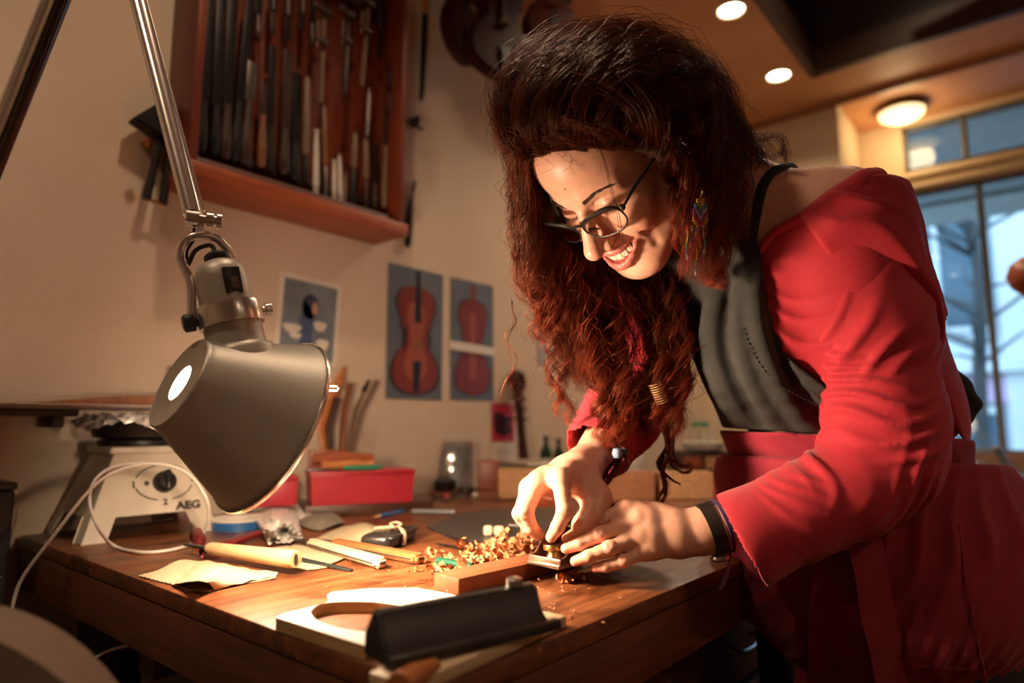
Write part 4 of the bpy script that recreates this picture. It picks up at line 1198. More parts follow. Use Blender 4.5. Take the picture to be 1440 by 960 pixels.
cloth('cream cloth lying flat under the pale-handled knife',
      [[(350, 778), (395, 792), (430, 800), (462, 797)],
       [(375, 772), (410, 780), (445, 790), (466, 792)],
       [(400, 768), (430, 772), (460, 780), (480, 786)],
       [(415, 766), (445, 768), (475, 774), (490, 780)]],
      [[.002] * 4, [.003] * 4, [.003] * 4, [.002] * 4], 24, 24, pink=1)
cloth('cream cloth with a raised peak beside the tied black case',
      [[(430, 765), (460, 772), (490, 776), (515, 772)],
       [(455, 752), (480, 756), (505, 762), (528, 764)],
       [(478, 742), (503, 740), (522, 745), (534, 752)],
       [(495, 738), (512, 735), (528, 740), (540, 746)]],
      [[.002, .003, .003, .003], [.004, .010, .012, .006], [.006, .020, .026, .012], [.003, .012, .018, .008]], 24, 24)
cloth('grey-brown sanding cloth beside the crumpled bag', [[(418, 735), (432, 742), (450, 746)], [(430, 726), (452, 730), (470, 738)], [(452, 718), (470, 722), (484, 734)]],
      [[.003, .004, .003], [.010, .014, .006], [.006, .012, .004]], 14, 14, mat=m_weave('grey_cloth', (0.20, 0.17, 0.13), 0.9, 900))
cloth('white folded paper behind the crumpled bag', [[(403, 728), (425, 730), (440, 731)], [(408, 716), (428, 716), (444, 722)], [(418, 706), (432, 708), (450, 712)]],
      [[.003, .006, .003], [.014, .012, .008], [.006, .010, .004]], 12, 12, mat=m_plain('white_paper', (0.75, 0.71, 0.64), 0.7, var=0.03), name='folded_paper')
# crumpled zip bag
G = []
for i, s in enumerate(np.linspace(0, 1, 17)):
    row = []
    for j, q in enumerate(np.linspace(0, 1, 17)):
        u = 352 + 62 * s + (26 - 14 * s) * q
        v = 712 - 16 * s + 52 * q + 8 * s * q
        z = 0.004 + 0.042 * math.sin(math.pi * min(1, q * 1.05 + .02)) * (0.35 + 0.65 * math.sin(math.pi * s) ** 0.7) * (1 - 0.92 * q) + abs(rng.normal(0, 0.0030)) + 0.006 * math.sin(9 * s + 3) * math.sin(7 * q)
        z = max(z, 0.0015)
        row.append(onz(u, v + z * 300, BZ + z))
    G.append(row)
t = thing('zip_bag', 'crumpled translucent white plastic zip bag in front of the red boxes', 'bag', tuple(onz(390, 760)))
mb = NT('plastic_bag'); mb.set(Base_Color=(0.72, 0.69, 0.64, 1), Roughness=0.25, Transmission_Weight=0.0, IOR=1.4)
mb.bump(mb.noise(mb.coord(), 60, 4, 0.6), 0.5, 0.004)
MB().grid(G, 0.0008).build('film', mb.m, t, world=True, angle=25)
# blue tape roll
tp = onz(335, 742)
t = thing('tape_roll', 'blue roll of tape with a white core lying by the hotplate', 'tape roll', tuple(tp))
MB().lathe([(0.030, 0.0), (0.052, 0.0), (0.052, 0.016), (0.030, 0.016), (0.030, 0.0)], 40, Matrix.Translation(Vector(tp)), cap0=False, cap1=False).build('tape', m_plain('blue_tape', (0.02, 0.10, 0.28), 0.35), t, world=True)
MB().lathe([(0.028, 0.0), (0.0305, 0.0), (0.053, 0.0165), (0.053, 0.020), (0.028, 0.0185), (0.028, 0.0)], 40, Matrix.Translation(Vector(tp)), cap0=False, cap1=False).build('core', M_pwhite, t, world=True)

# --- hand tools in front
M_lightwood = m_wood('light_beech', (0.52, 0.33, 0.16), (0.70, 0.50, 0.28), 26, (1, 10, 10), 0.38, bump=0.1)
M_palewood = m_wood('pale_maple', (0.62, 0.46, 0.30), (0.78, 0.62, 0.44), 26, (1, 10, 10), 0.4, bump=0.1)
M_knifewood = m_wood('orange_knife_wood', (0.30, 0.11, 0.035), (0.46, 0.20, 0.075), 26, (1, 10, 10), 0.4)
M_dark_steel = m_plain('dark_blade_steel', (0.07, 0.075, 0.075), 0.32, 0.9, 0.2, 70)
mw, L = bf(293, 786, 415, 808)
t = thing('chisel', 'light beech chisel handle lying on the front cloth, dark oval stamp on its end', 'chisel', mw=mw @ Matrix.Translation((0, 0, 0.016)))
cr = [(0.0, 0.0075), (0.006, 0.0092), (L * 0.5, 0.0105), (L * 0.9, 0.0118), (L - 0.003, 0.0118), (L, 0.0105)]
hd = MB().lathe([(r, z) for z, r in cr], 26, frame((0, 0, 0), z=(1, 0, 0.02), x=(0, 1, 0))).build('handle', M_lightwood, t)
XF[hd] = XF[t]
MB().lathe([(0.0075, L + 0.0002), (0.0075, L + 0.0006), (0.0005, L + 0.0007)], 20, frame((0, 0, 0), z=(1, 0, 0.02), x=(0, 1, 0)) @ Matrix.Diagonal((0.45, 1.0, 1.0, 1.0))).build('end_stamp', M_print, hd, world=False)
MB().box((-0.03, 0, 0.0), (0.06, 0.010, 0.003), None, 0.001).build('blade', M_dark_steel, t)
# flat file, black
mw, L = bf(345, 781, 495, 804)
t = thing('needle_file', 'slim black needle file lying on the cloth behind the beech chisel', 'file', mw=mw @ Matrix.Translation((0, 0, 0.010)))
MB().box((L * 0.5, 0, 0.0), (L, 0.0065, 0.004), frame((0, 0, 0.004), x=(1, 0, -0.055), y=(0, 1, 0)), 0.001).build('blade', m_plain('needle_file_steel', (0.06, 0.075, 0.075), 0.4, 0.8), t)
# knives


def knife(label, u0, v0, u1, v1, frac, w, hmat, end=None, hz=0.010, tip=0.5):
    mw, L = bf(u0, v0, u1, v1)
    t = thing('violin_maker_knife', label, 'knife', mw=mw @ Matrix.Translation((0, 0, 0.0025)))
    b0 = L * frac
    bl = [(0, -w * 0.05, hz * .30), (b0 * tip, -w * .45, hz * .3), (b0, -w * .5, hz * .3), (b0, w * .5, hz * .3), (b0 * 0.75, w * .45, hz * .3)]
    MB().prism([(p[0], p[1]) for p in bl], hz * 0.35, hz * 0.35 + 0.0022).build('blade', M_dark_steel, t, smooth=False)
    ol = [(b0 - 0.004, -w * .42), (b0 + 0.01, -w * .55), (L - 0.012, -w * .66), (L - 0.003, -w * .55), (L, -w * .25), (L, w * .25), (L - 0.003, w * .55), (L - 0.012, w * .66), (b0 + 0.01, w * .55), (b0 - 0.004, w * .42)]
    h = MB().prism(ol, 0.0, hz, bevel=hz * 0.28).build('handle', hmat, t)
    XF[h] = XF[t]
    MB().box(((b0 + L) / 2, -w * 0.62, hz * 0.48), (L - b0 - 0.02, w * 0.12, 0.0022)).build('blade_slot', M_print, h)
    if end:
        MB().box((L + 0.0002, 0, hz * .5), (0.001, w * .55, hz * .3)).build('end_stamp', M_print, h)
    return t


knife('pale maple-handled knife, middle of the three on the bench', 412, 763, 538, 801, 0.24, 0.017, M_palewood, True, 0.013)
knife('orange-brown handled knife with a long black blade', 436, 763, 592, 794, 0.26, 0.018, M_knifewood, True, 0.012)
# red peeler like tool with pink rubber band
t = thing('peeler', 'dark red plastic tool handle with a slotted head lying near the hotplate', 'tool', tuple(onz(300, 770)))
MB().box((0, 0, 0), (0.048, 0.016, 0.020), frame(onz(277, 768) + np.array([0, 0, 0.014]), x=onz(290, 778) - onz(262, 764), z=(0.2, -0.3, 1)), 0.004).build('head', m_plain('dark_red_plastic', (0.11, 0.010, 0.012), 0.25), t, world=True)
MB().tube([onz(284, 775, BZ + .008), onz(320, 765, BZ + .008), onz(370, 748, BZ + .012)], [0.006, 0.007, 0.006], 10).build('handle', bpy.data.materials['dark_red_plastic'], t, world=True)
MB().box((0, 0, 0), (0.040, 0.003, 0.010), frame(onz(271, 764) + np.array([0, 0, 0.025]), x=onz(290, 778) - onz(262, 764), z=(0.2, -0.3, 1)), 0.001).build('blade', M_steel, t, world=True)
t['label'] = 'dark red plastic peeler-like tool lying in front of the hotplate'
t = thing('rubber_band', 'pink rubber band curling beside the beech chisel', 'rubber band', tuple(onz(310, 780)))
MB().tube(bez([onz(284, 783, BZ + .003), onz(290, 775, BZ + .006), onz(310, 772, BZ + .006), onz(333, 773, BZ + .004), onz(352, 776, BZ + .003), onz(335, 778, BZ + .003), onz(312, 778, BZ + .004), onz(296, 783, BZ + .003)], 40), 0.0018, 6).build('loop', m_plain('pink_rubber', (0.55, 0.07, 0.10), 0.5), t, world=True)
# black leather case tied with a cord
mw, L = bf(522, 768, 562, 776)
mw2 = frame(onz(545, 776), x=onz(612, 745) - onz(545, 776), z=(0, 0, 1))
t = thing('leather_case', 'black leather tool case tied shut with a cream cord', 'case', mw=mw2)
CL = 0.125
MB().box((CL / 2, 0.024, 0.0125), (CL, 0.052, 0.025), bevel=0.009, seg=3).build('body', m_plain('black_leather', (0.022, 0.018, 0.017), 0.30, 0, 0.3, 60, bump=0.3, bscale=160), t)
MB().box((CL / 2, 0.0, 0.020), (CL * 0.98, 0.012, 0.003), bevel=0.001).build('flap', bpy.data.materials['black_leather'], t)
b = MB()
for k in range(2):
    x = CL * (0.42 + 0.04 * k)
    b.tube(bez([(x, -0.006, 0.002), (x, -0.006, 0.018), (x + .002, 0.004, 0.0275), (x + .006, 0.03, 0.0275), (x + .004, 0.05, 0.025), (x, 0.054, 0.01)], 18), 0.0024, 7)
b.tube(bez([(CL * .44, 0.012, 0.029), (CL * .30, 0.02, 0.032), (CL * .22, 0.012, 0.034), (CL * .30, 0.004, 0.032), (CL * .44, 0.010, 0.030)], 20), 0.0022, 7)
b.tube(bez([(CL * .44, 0.012, 0.029), (CL * .56, 0.026, 0.033), (CL * .64, 0.018, 0.034), (CL * .56, 0.006, 0.032), (CL * .44, 0.010, 0.030)], 20), 0.0022, 7)
b.build('tie_cord', m_weave('cream_cord', (0.62, 0.50, 0.33), 0.85, 900), t)
# pencils and rods behind
def rod_on(name, label, cat, u0, v0, u1, v1, r, mat, part='shaft', tipmat=None, z=0.0, tip=0.12, r2=None):
    a, c = onz(u0, v0, BZ + r + z), onz(u1, v1, BZ + r + z)
    t = thing(name, label, cat, (float(a[0]), float(a[1]), BZ + z))
    k = a + (c - a) * tip
    MB().tube([k, c], [r, r2 or r], 8).build(part, mat, t, world=True)
    if tipmat:
        MB().tube([a, k], [r * 0.25, r * 0.9], 8).build('tip', tipmat, t, world=True)
    return t


M_blue = m_plain('blue_lacquer', (0.03, 0.12, 0.34), 0.3)
M_green = m_plain('green_lacquer', (0.008, 0.075, 0.042), 0.3)
rod_on('pencil', 'bright blue pencil lying behind the cream cloth peak', 'pencil', 526, 727, 590, 713, 0.0045, M_blue, 'body', M_lightwood)
rod_on('screwdriver', 'dark screwdriver with grey handle in front of the red box', 'screwdriver', 478, 724, 545, 708, 0.005, M_grey, 'handle', M_black, tip=0.5)
rod_on('scribing_knife', 'red-black scribing knife in front of the red box corner', 'knife', 545, 712, 668, 690, 0.004, M_dkbrown, 'handle', M_black, tip=0.3)
rod_on('steel_marker', 'thick grey metal marker lying left of the black mat', 'marker', 572, 719, 640, 720, 0.0065, m_plain('marker_grey', (0.24, 0.25, 0.26), 0.35, 0.5), 'body', M_grey, tip=0.12)
rod_on('steel_rule', 'long pale steel rod behind the grey marker', 'rod', 620, 704, 654, 696, 0.004, M_grey, 'shaft')
# black mat with crumbs
mw = frame(onz(618, 764), x=onz(760, 760) - onz(618, 764), z=(0, 0, 1))
t = thing('leather_mat', 'black leather mat lying flat behind the wood shavings', 'mat', mw=mw)
ol = [loc(mw, onz(u, v))[:2] for u, v in ((600, 742), (668, 773), (748, 770), (850, 745), (800, 718), (720, 716), (650, 722))]
MB().prism([tuple(p) for p in ol], 0.0, 0.003, bevel=0.001).build('sheet', m_plain('mat_leather', (0.045, 0.037, 0.032), 0.42, 0, 0.25, 30, bump=0.3, bscale=120), t)
t = thing('bone_blank', 'left of the two cream bone blanks on the black mat', 'bone blank', tuple(onz(690, 753, BZ + .003)), group='cream bone blanks')
mbb = frame(onz(680, 754, BZ + .003), x=onz(712, 754) - onz(680, 754), z=(0, 0, 1))
MB().box((0.008, 0.008, 0.009), (0.017, 0.016, 0.018), mbb, 0.005, 3).build('body', m_plain('cream_bone', (0.72, 0.60, 0.40), 0.4), t, world=True)
t = thing('bone_blank', 'right of the two cream bone blanks on the black mat', 'bone blank', tuple(onz(706, 753, BZ + .003)), group='cream bone blanks')
MB().box((0.0275, 0.009, 0.0085), (0.019, 0.015, 0.017), mbb, 0.005, 3).build('body', bpy.data.materials['cream_bone'], t, world=True)
rod_on('steel_pin', 'steel pin lying beside the cream bone blanks', 'pin', 712, 738, 745, 740, 0.003, M_grey, 'shaft', z=0.003)
# dividers: two thin legs
t = thing('dividers', 'steel dividers with thin legs lying on the mat edge', 'dividers', tuple(onz(640, 765)))
MB().tube([onz(613, 764, BZ + .005), onz(650, 770, BZ + .006), onz(688, 777, BZ + .006)], [0.0014, 0.0026, 0.003], 8).build('leg', M_dark_steel, t, world=True)
MB().tube([onz(628, 752, BZ + .006), onz(655, 762, BZ + .007), onz(690, 774, BZ + .007)], [0.0014, 0.0026, 0.003], 8).build('leg', M_dark_steel, t, world=True)
MB().lathe([(0.005, 0), (0.006, 0.003), (0.003, 0.009)], 14, Matrix.Translation(Vector(onz(690, 775, BZ + .003)))).build('hinge', M_steel, t, world=True)

# --- workpiece, white template, scraping jig
wa, wbk = onz(640, 838), onz(795, 800)
mw = frame(wa, x=wbk - wa, z=(0, 0, 1))
t = thing('wood_bar', 'red-brown wooden bar being planed, one end under the block plane', 'wood bar', mw=mw)
WL, WW, WH = 0.235, 0.046, 0.0205
MB().box((WL / 2, WW / 2 - 0.006, WH / 2), (WL, WW, WH), bevel=0.0012).build('blank', m_wood('fresh_mahogany', (0.13, 0.036, 0.014), (0.29, 0.095, 0.036), 16, (1, 10, 10), 0.5, bump=0.15), t)
# white template with round hole
tz = 0.012
mw = frame(onz(430, 870), x=onz(640, 850) - onz(430, 870), z=(0, 0, 1))
t = thing('template', 'white-faced wooden template with a large round cut-out at the front of the bench', 'template', mw=mw)
out_px = [(388, 868), (400, 862), (452, 849), (462, 846), (460, 836), (467, 832), (520, 827), (585, 826), (640, 836), (672, 850), (655, 870), (600, 886), (530, 905), (515, 908)]
out = [loc(mw, onz(u, v, BZ + tz))[:2] for u, v in out_px]
cpx = [(436, 860), (448, 850), (475, 846), (520, 846), (555, 850), (585, 857), (600, 866), (575, 884), (540, 888), (505, 887), (470, 881), (445, 871)]
inn = [loc(mw, onz(u, v, BZ + tz))[:2] for u, v in cpx]
inn = [p[:2] for p in bez([np.r_[p, 0] for p in inn + inn[:1]], 49)][:-1]


def plate_with_hole(outer, inner, z0, z1):
    """ring between two outlines, with inner and outer walls"""
    c = np.mean(inner, axis=0)
    def at(poly, a):
        best = None
        d = np.array([math.cos(a), math.sin(a)])
        for i in range(len(poly)):
            p, q = np.asarray(poly[i]) - c, np.asarray(poly[(i + 1) % len(poly)]) - c
            M_ = np.array([[d[0], -(q - p)[0]], [d[1], -(q - p)[1]]])
            if abs(np.linalg.det(M_)) < 1e-12:
                continue
            r, s = np.linalg.solve(M_, p)
            if r > 0 and -1e-9 <= s <= 1 + 1e-9 and (best is None or r > best):
                best = r
        return c + d * (best or 0.01)
    an = sorted(set([float(a) for a in np.linspace(-math.pi, math.pi, 73)[:-1]] + [math.atan2(*(np.asarray(p) - c)[::-1]) for p in outer]))
    n = len(an)
    O = [at(outer, a) for a in an]; I = [at(inner, a) for a in an]
    vs = [(*p, z1) for p in O] + [(*p, z1) for p in I] + [(*p, z0) for p in O] + [(*p, z0) for p in I]
    top = [[i, (i + 1) % n, n + (i + 1) % n, n + i] for i in range(n)]
    wall = [[2 * n + i, 2 * n + (i + 1) % n, (i + 1) % n, i] for i in range(n)] + [[n + i, n + (i + 1) % n, 3 * n + (i + 1) % n, 3 * n + i] for i in range(n)]
    bot = [[2 * n + i, 3 * n + i, 3 * n + (i + 1) % n, 2 * n + (i + 1) % n] for i in range(n)]
    return vs, top, wall, bot


vs, top, wall, bot = plate_with_hole(out, inn, 0.0, tz)
b = MB(); b.add(vs, top + wall + bot); b.m = [0] * len(top) + [1] * len(wall) + [0] * len(bot)
meshob('plate', b.v, b.f, [m_plain('template_white', (0.70, 0.68, 0.65), 0.5, var=0.02), m_wood('plywood_edge', (0.40, 0.24, 0.10), (0.66, 0.46, 0.24), 30, (1, 1, 14), 0.6)], t, smooth=False, mi=b.m)
# light wood board under it at the right
mw = frame(onz(626, 962), x=onz(798, 882) - onz(626, 962), z=(0, 0, 1))
t = thing('wood_strip', 'pale wood strip along the front edge of the bench, under the black scraping jig', 'wood strip', mw=mw)
SLn = float(np.linalg.norm(onz(798, 882) - onz(626, 962)))
MB().box((SLn / 2 - 0.02, 0.022, 0.006), (SLn + 0.04, 0.044, 0.012), bevel=0.003).build('body', m_wood('pale_strip', (0.46, 0.33, 0.19), (0.66, 0.50, 0.32), 16, (1, 9, 9), 0.5), t)
# black jig: long block with sloping upper part, ferrule, brown handle end
ja_, jb2 = P(535, 1003, 0.51), P(776, 916, 0.615)
ja_[2] = jb2[2] = BZ + 0.0125
jm = frame(ja_, x=jb2 - ja_, z=(0, 0, 1))
JL = float(np.linalg.norm(jb2 - ja_))
t = thing('scraping_jig', 'black wooden scraping jig lying across the front corner of the bench', 'jig', mw=jm)
M_jig = m_plain('black_jig', (0.016, 0.014, 0.013), 0.42, 0, 0.4, 25, bump=0.15, bscale=60)
prof = [(-0.014, 0.0), (0.034, 0.0), (0.034, 0.018), (0.020, 0.038), (0.014, 0.040), (0.006, 0.038), (-0.002, 0.018), (-0.014, 0.008)]
MB().prism(prof, 0.0, JL * 0.93, frame((0, 0, 0), x=(0, 1, 0), y=(0, 0, 1)), 0.002).build('body', M_jig, t)
MB().box((JL * 0.5, -0.010, 0.005), (JL, 0.012, 0.010), None, 0.003).build('ledge', M_jig, t)
MB().lathe([(0.006, 0), (0.0075, 0.001), (0.0075, 0.007), (0.006, 0.008)], 16, frame((JL * 0.80, 0.012, 0.0385), z=(0, 0, 1))).build('screw_head', M_steel, t)
o = stick('file', 'orange-brown wooden file handle lying in front of the black jig', 'handle', [onz(560, 968, BZ + .012) , onz(585, 950, BZ + .012), onz(612, 936, BZ + .012)], [0.011, 0.010, 0.006], M_ow, 12)

# --- shavings
M_shav = m_plain('wood_shaving', (0.50, 0.205, 0.085), 0.6, var=0.2, scale=60)


def shavings(name, label, spots, n, size):
    b = MB()
    for i in range(n):
        u, v, sp, hz = spots[i % len(spots)]
        c = onz(u + rng.normal(0, sp), v + rng.normal(0, sp * 0.35))
        c[2] = BZ + 0.003 + abs(rng.normal(0, hz))
        r = rng.uniform(0.004, 0.011) * size; turns = rng.uniform(0.4, 1.5); w = rng.uniform(0.004, 0.010) * size
        ax = nrm(rng.normal(0, 1, 3) * np.array([1, 1, 0.45])); h1 = nrm(np.cross(ax, (0.3, 0.2, 1))); h2 = np.cross(ax, h1)
        k = 7
        rows = []
        for q in np.linspace(0, 1, k):
            a = q * turns * 6.28
            p = c + (h1 * math.cos(a) + h2 * math.sin(a)) * r * (1 - 0.3 * q) + ax * q * w * 0.9
            p = np.maximum(p, [-9, -9, BZ + 0.001])
            rows.append([p - ax * w * 0.5 * (1 - 0.4 * q), p + ax * w * 0.5 * (1 - 0.3 * q)])
        rows = np.maximum(np.array(rows), [-9, -9, BZ + 0.0008])
        b.grid(rows)
    c = onz(*spots[0][:2])
    o = b.build(name, M_shav, None, smooth=True, angle=80)
    o['kind'] = 'stuff'; o['label'] = label; o['category'] = 'shavings'
    return o


shavings('wood_shavings', 'heap of curled orange wood shavings beside the block plane', [(712, 785, 16, .014), (690, 790, 20, .010), (735, 776, 12, .016), (660, 796, 16, .004), (640, 800, 16, .003)], 300, 1.05)
shavings('wood_shavings', 'small pinch of curled shavings right of the planed bar', [(800, 815, 7, .002), (792, 818, 5, .003), (815, 812, 8, .001)], 26, 0.9)
shavings('wood_shavings', 'flat splinters scattered left of the shaving heap', [(610, 783, 8, .001), (618, 806, 10, .001), (630, 795, 10, .001)], 22, 0.9)
shavings('sawdust', 'fine crumbs scattered over the lit bench top', [(600, 820, 60, .0002), (800, 840, 60, .0002), (720, 860, 60, .0002), (520, 800, 60, .0002), (690, 870, 60, .0002)], 140, 0.22)
rod_on('pencil', 'dark green pencil stub poking out of the shavings', 'pencil', 616, 788, 664, 797, 0.0055, M_green, 'body', tip=0.0, z=0.004)
# plywood sliver at the jig
t = thing('wood_chip', 'small orange wood chip beside the black jig screw', 'wood chip', tuple(onz(650, 848)))
MB().box((0, 0, 0.004), (0.022, 0.008, 0.008), frame(onz(650, 850), x=(1, 0.2, 0), z=(0, 0, 1)), 0.001).build('body', M_ow, t, world=True)

# --- block plane (held in the hands)
pa = onz(768, 797, BZ + WH)
pdir = nrm(wbk - wa)
plm = frame(np.array([pa[0], pa[1], BZ + WH + 0.0004]), x=pdir, z=(0, 0, 1))
# ================================================================ things at the back of the bench
M_cork = m_plain('cork', (0.50, 0.27, 0.13), 0.85, var=0.2, scale=90, bump=0.3, bscale=200)
M_cork2 = m_plain('reddish_cork', (0.36, 0.15, 0.07), 0.8, var=0.2, scale=90, bump=0.3, bscale=200)


def back_box(name, label, cat, u0, u1, vb, vt, depth, mat, part='body', bevel=0.004, z=BZ, yaw=None):
    a, c = onz(u0, vb, z), onz(u1, vb, z)
    x = c - a
    mw = frame(a, x=x, z=(0, 0, 1))
    L = float(np.linalg.norm(x))
    d = float((a - CAM) @ CF)
    h = (vb - vt) * d / FPX * 1.0
    t = thing(name, label, cat, mw=mw)
    o = MB().box((L / 2, depth / 2, h / 2), (L, depth, h), None, bevel, 3).build(part, mat, t)
    return t, mw, L, h


t, cm1, cl1, ch1 = back_box('cork_block', 'large tan cork block behind the hand on the plane', 'block', 700, 806, 703, 656, 0.09, M_cork, bevel=0.012)
MB().box((cl1 * 0.45, 0.04, ch1 - 0.0), (cl1 * 0.9, 0.085, 0.004), None, 0.001).build('dark_edge_sheet', M_print, t)
t2 = thing('paper_sheet', 'white paper lying on the large tan cork block', 'paper', mw=cm1 @ Matrix.Translation((cl1 * 0.62, 0.04, ch1 + 0.0022)))
MB().box((0, 0, 0.001), (0.09, 0.06, 0.002)).build('sheet', M_pwhite, t2, smooth=False)
back_box('cork_block', 'reddish-brown block behind the two hands', 'block', 856, 922, 704, 664, 0.08, M_cork2)
back_box('cork_block', 'long tan block to the right behind the hanging curl tips', 'block', 925, 1004, 702, 664, 0.06, M_cork, bevel=0.003)
back_box('cork_block', 'short tan block next to the dark red apron', 'block', 1006, 1036, 702, 668, 0.06, M_cork, bevel=0.003)
back_box('wood_block', 'dark red-brown wooden block left of the tan cork block', 'block', 672, 706, 690, 648, 0.05, M_rw)
t = thing('sponge', 'yellow sponge strip behind the hand with the watch', 'sponge', tuple(onz(905, 712)))
MB().box((0, 0, 0.006), (0.09, 0.03, 0.012), frame(onz(905, 716), x=onz(925, 716) - onz(890, 716), z=(0, 0, 1)), 0.003).build('body', m_plain('yellow_sponge', (0.62, 0.44, 0.06), 0.8), t, world=True)
# clear photo stand / picture, dark clutter
q0, q1 = onz(603, 690), onz(663, 690)
mw = frame(q0, x=q1 - q0, z=(0, 0.25, 1))
t = thing('picture_stand', 'small leaning picture with a dark figure under glass, by the wall', 'picture', mw=mw)
Lw = float(np.linalg.norm(q1 - q0)); Lh = 0.155
MB().box((Lw / 2, Lh / 2, 0), (Lw, Lh, 0.003), None, 0.001).build('backing', m_plain('faded_print', (0.30, 0.27, 0.24), 0.5, var=0.3, scale=14), t) if False else None
pmw = frame(q0, x=q1 - q0, z=(0, 0, 1))
MB().box((Lw / 2, 0.02, 0.075), (Lw, 0.003, 0.15), Matrix.Rotation(-0.12, 4, 'X'), 0.001).build('print', m_plain('faded_print', (0.34, 0.31, 0.27), 0.5, var=0.35, scale=12), t, world=False).matrix_local = XF[t].inverted() @ pmw
o = MB().prism([(Lw * .45, .01), (Lw * .75, .01), (Lw * .72, .06), (Lw * .80, .10), (Lw * .68, .125), (Lw * .55, .11), (Lw * .52, .06)], 0.0, 0.0006, Matrix.Rotation(-0.12, 4, 'X') @ Matrix.Translation((0, 0.0178, 0)) @ Matrix.Rotation(math.pi / 2, 4, 'X')).build('figure_print', M_pblack, t, smooth=False)
o.matrix_local = XF[t].inverted() @ pmw
o = MB().box((Lw / 2, 0.014, 0.078), (Lw * 1.04, 0.002, 0.155), Matrix.Rotation(-0.12, 4, 'X'), 0.0008).build('glass', m_glass('picture_glass', (0.95, 0.95, 0.95), 0.05, 1.5, thin=True), t)
o.matrix_local = XF[t].inverted() @ pmw
for i, (u, v, su, h, lab, m) in enumerate([(625, 682, 34, 0.03, 'dark round tin below the leaning picture', M_black), (655, 688, 24, 0.022, 'small dark brown tin beside the wooden block', M_dkbrown), (600, 676, 22, 0.035, 'dark pot beside the red box corner', M_black)]):
    c = onz(u, v + 8)
    t = thing('tin', lab, 'tin', tuple(c))
    r = su * 0.5 * 1.7 / FPX
    MB().lathe([(r * .95, 0), (r, 0.003), (r, h * .8), (r * .9, h * .82)], 24, Matrix.Translation(Vector(c))).build('body', m, t, world=True)
    MB().lathe([(r * 1.04, h * .82), (r * 1.04, h), (r * .9, h * 1.05), (0.001, h * 1.05)], 24, Matrix.Translation(Vector(c))).build('lid', M_dark_steel, t, world=True)
b_spots = [(610, 698, 'small orange amber bead among the dark tins', 'bead'), (628, 702, 'red bead among the dark tins', 'bead'), (668, 700, 'pale bead at the foot of the wooden block', 'bead')]
for u, v, lab, c_ in b_spots:
    c = onz(u, v)
    t = thing('bead', lab, 'bead', tuple(c))
    MB().lathe([(0.002, 0), (0.008, 0.003), (0.0095, 0.008), (0.007, 0.014), (0.001, 0.016)], 16, Matrix.Translation(Vector(c))).build('body', M_copper if 'orange' in lab else (M_red if 'red' in lab else M_pale), t, world=True)
# violin scroll and neck leaning on the wall
def scroll(label, u0, v0, u1, v1, y, sc=1.0):
    a, c = ony(u1, v1, y - 0.03), ony(u0, v0, y)
    t = thing('violin_neck', label, 'violin neck', tuple(a))
    ax = nrm(c - a)
    b = MB()
    b.tube([a, a + (c - a) * .3, a + (c - a) * .7, c], [0.016 * sc, 0.013 * sc, 0.014 * sc, 0.018 * sc], 10, sx=0.8)
    b.build('neck', M_varn[1], t, world=True)
    sp = []
    sd = nrm(np.cross(ax, (0, 1, 0)))
    for k in np.linspace(0, 1, 30):
        ang = k * 2.3 * 6.28; r = 0.026 * sc * (1 - k * .8)
        sp.append(c + ax * 0.016 * sc + (sd * math.cos(ang) + ax * math.sin(ang)) * r)
    MB().tube(sp, [0.014 * sc * (1 - .5 * k) for k in np.linspace(0, 1, 30)], 8).build('scroll', M_varn[1], t, world=True)
    for k in (.55, .7, .85):
        p = a + (c - a) * k
        MB().tube([p - sd * 0.03 * sc, p + sd * 0.03 * sc], [0.005, 0.004], 8).build('peg', M_black, t, world=True)


scroll('dark varnished violin neck with a carved scroll leaning on the wall by the red postcard', 728, 545, 736, 645, 1.47, 1.25)
# bottles
def bottle(label, u, v, h, r, col, lab=None):
    c = onz(u, v)
    t = thing('bottle', label, 'bottle', tuple(c))
    M = Matrix.Translation(Vector(c))
    MB().lathe([(r * .9, 0), (r, .004), (r, h * .62), (r * .8, h * .70), (r * .38, h * .80), (r * .36, h * .92), (0.001, h * .92)], 24, M).build('body', col, t, world=True)
    MB().lathe([(r * .45, h * .90), (r * .45, h), (0.001, h)], 18, M).build('cap', M_black, t, world=True)
    if lab:
        MB().lathe([(r * 1.01, h * .18), (r * 1.01, h * .5)], 24, M, cap0=False, cap1=False).build('paper_label', lab, t, world=True)


M_gb = m_plain('dark_green_glass', (0.012, 0.035, 0.018), 0.12)
bottle('dark green bottle with a pale label, left of two behind the red sleeve', 768, 676, 0.16, 0.022, M_gb, M_pwhite)
bottle('dark green bottle with a pale label, right of two behind the red sleeve', 786, 674, 0.15, 0.020, M_gb, M_pwhite)
bottle('white plastic bottle with tapered neck behind the hanging curls', 893, 678, 0.17, 0.030, m_plain('white_plastic_bottle', (0.62, 0.58, 0.52), 0.4))
bottle('white bottle partly hidden by the red cuff', 806, 672, 0.12, 0.022, bpy.data.materials['white_plastic_bottle'])
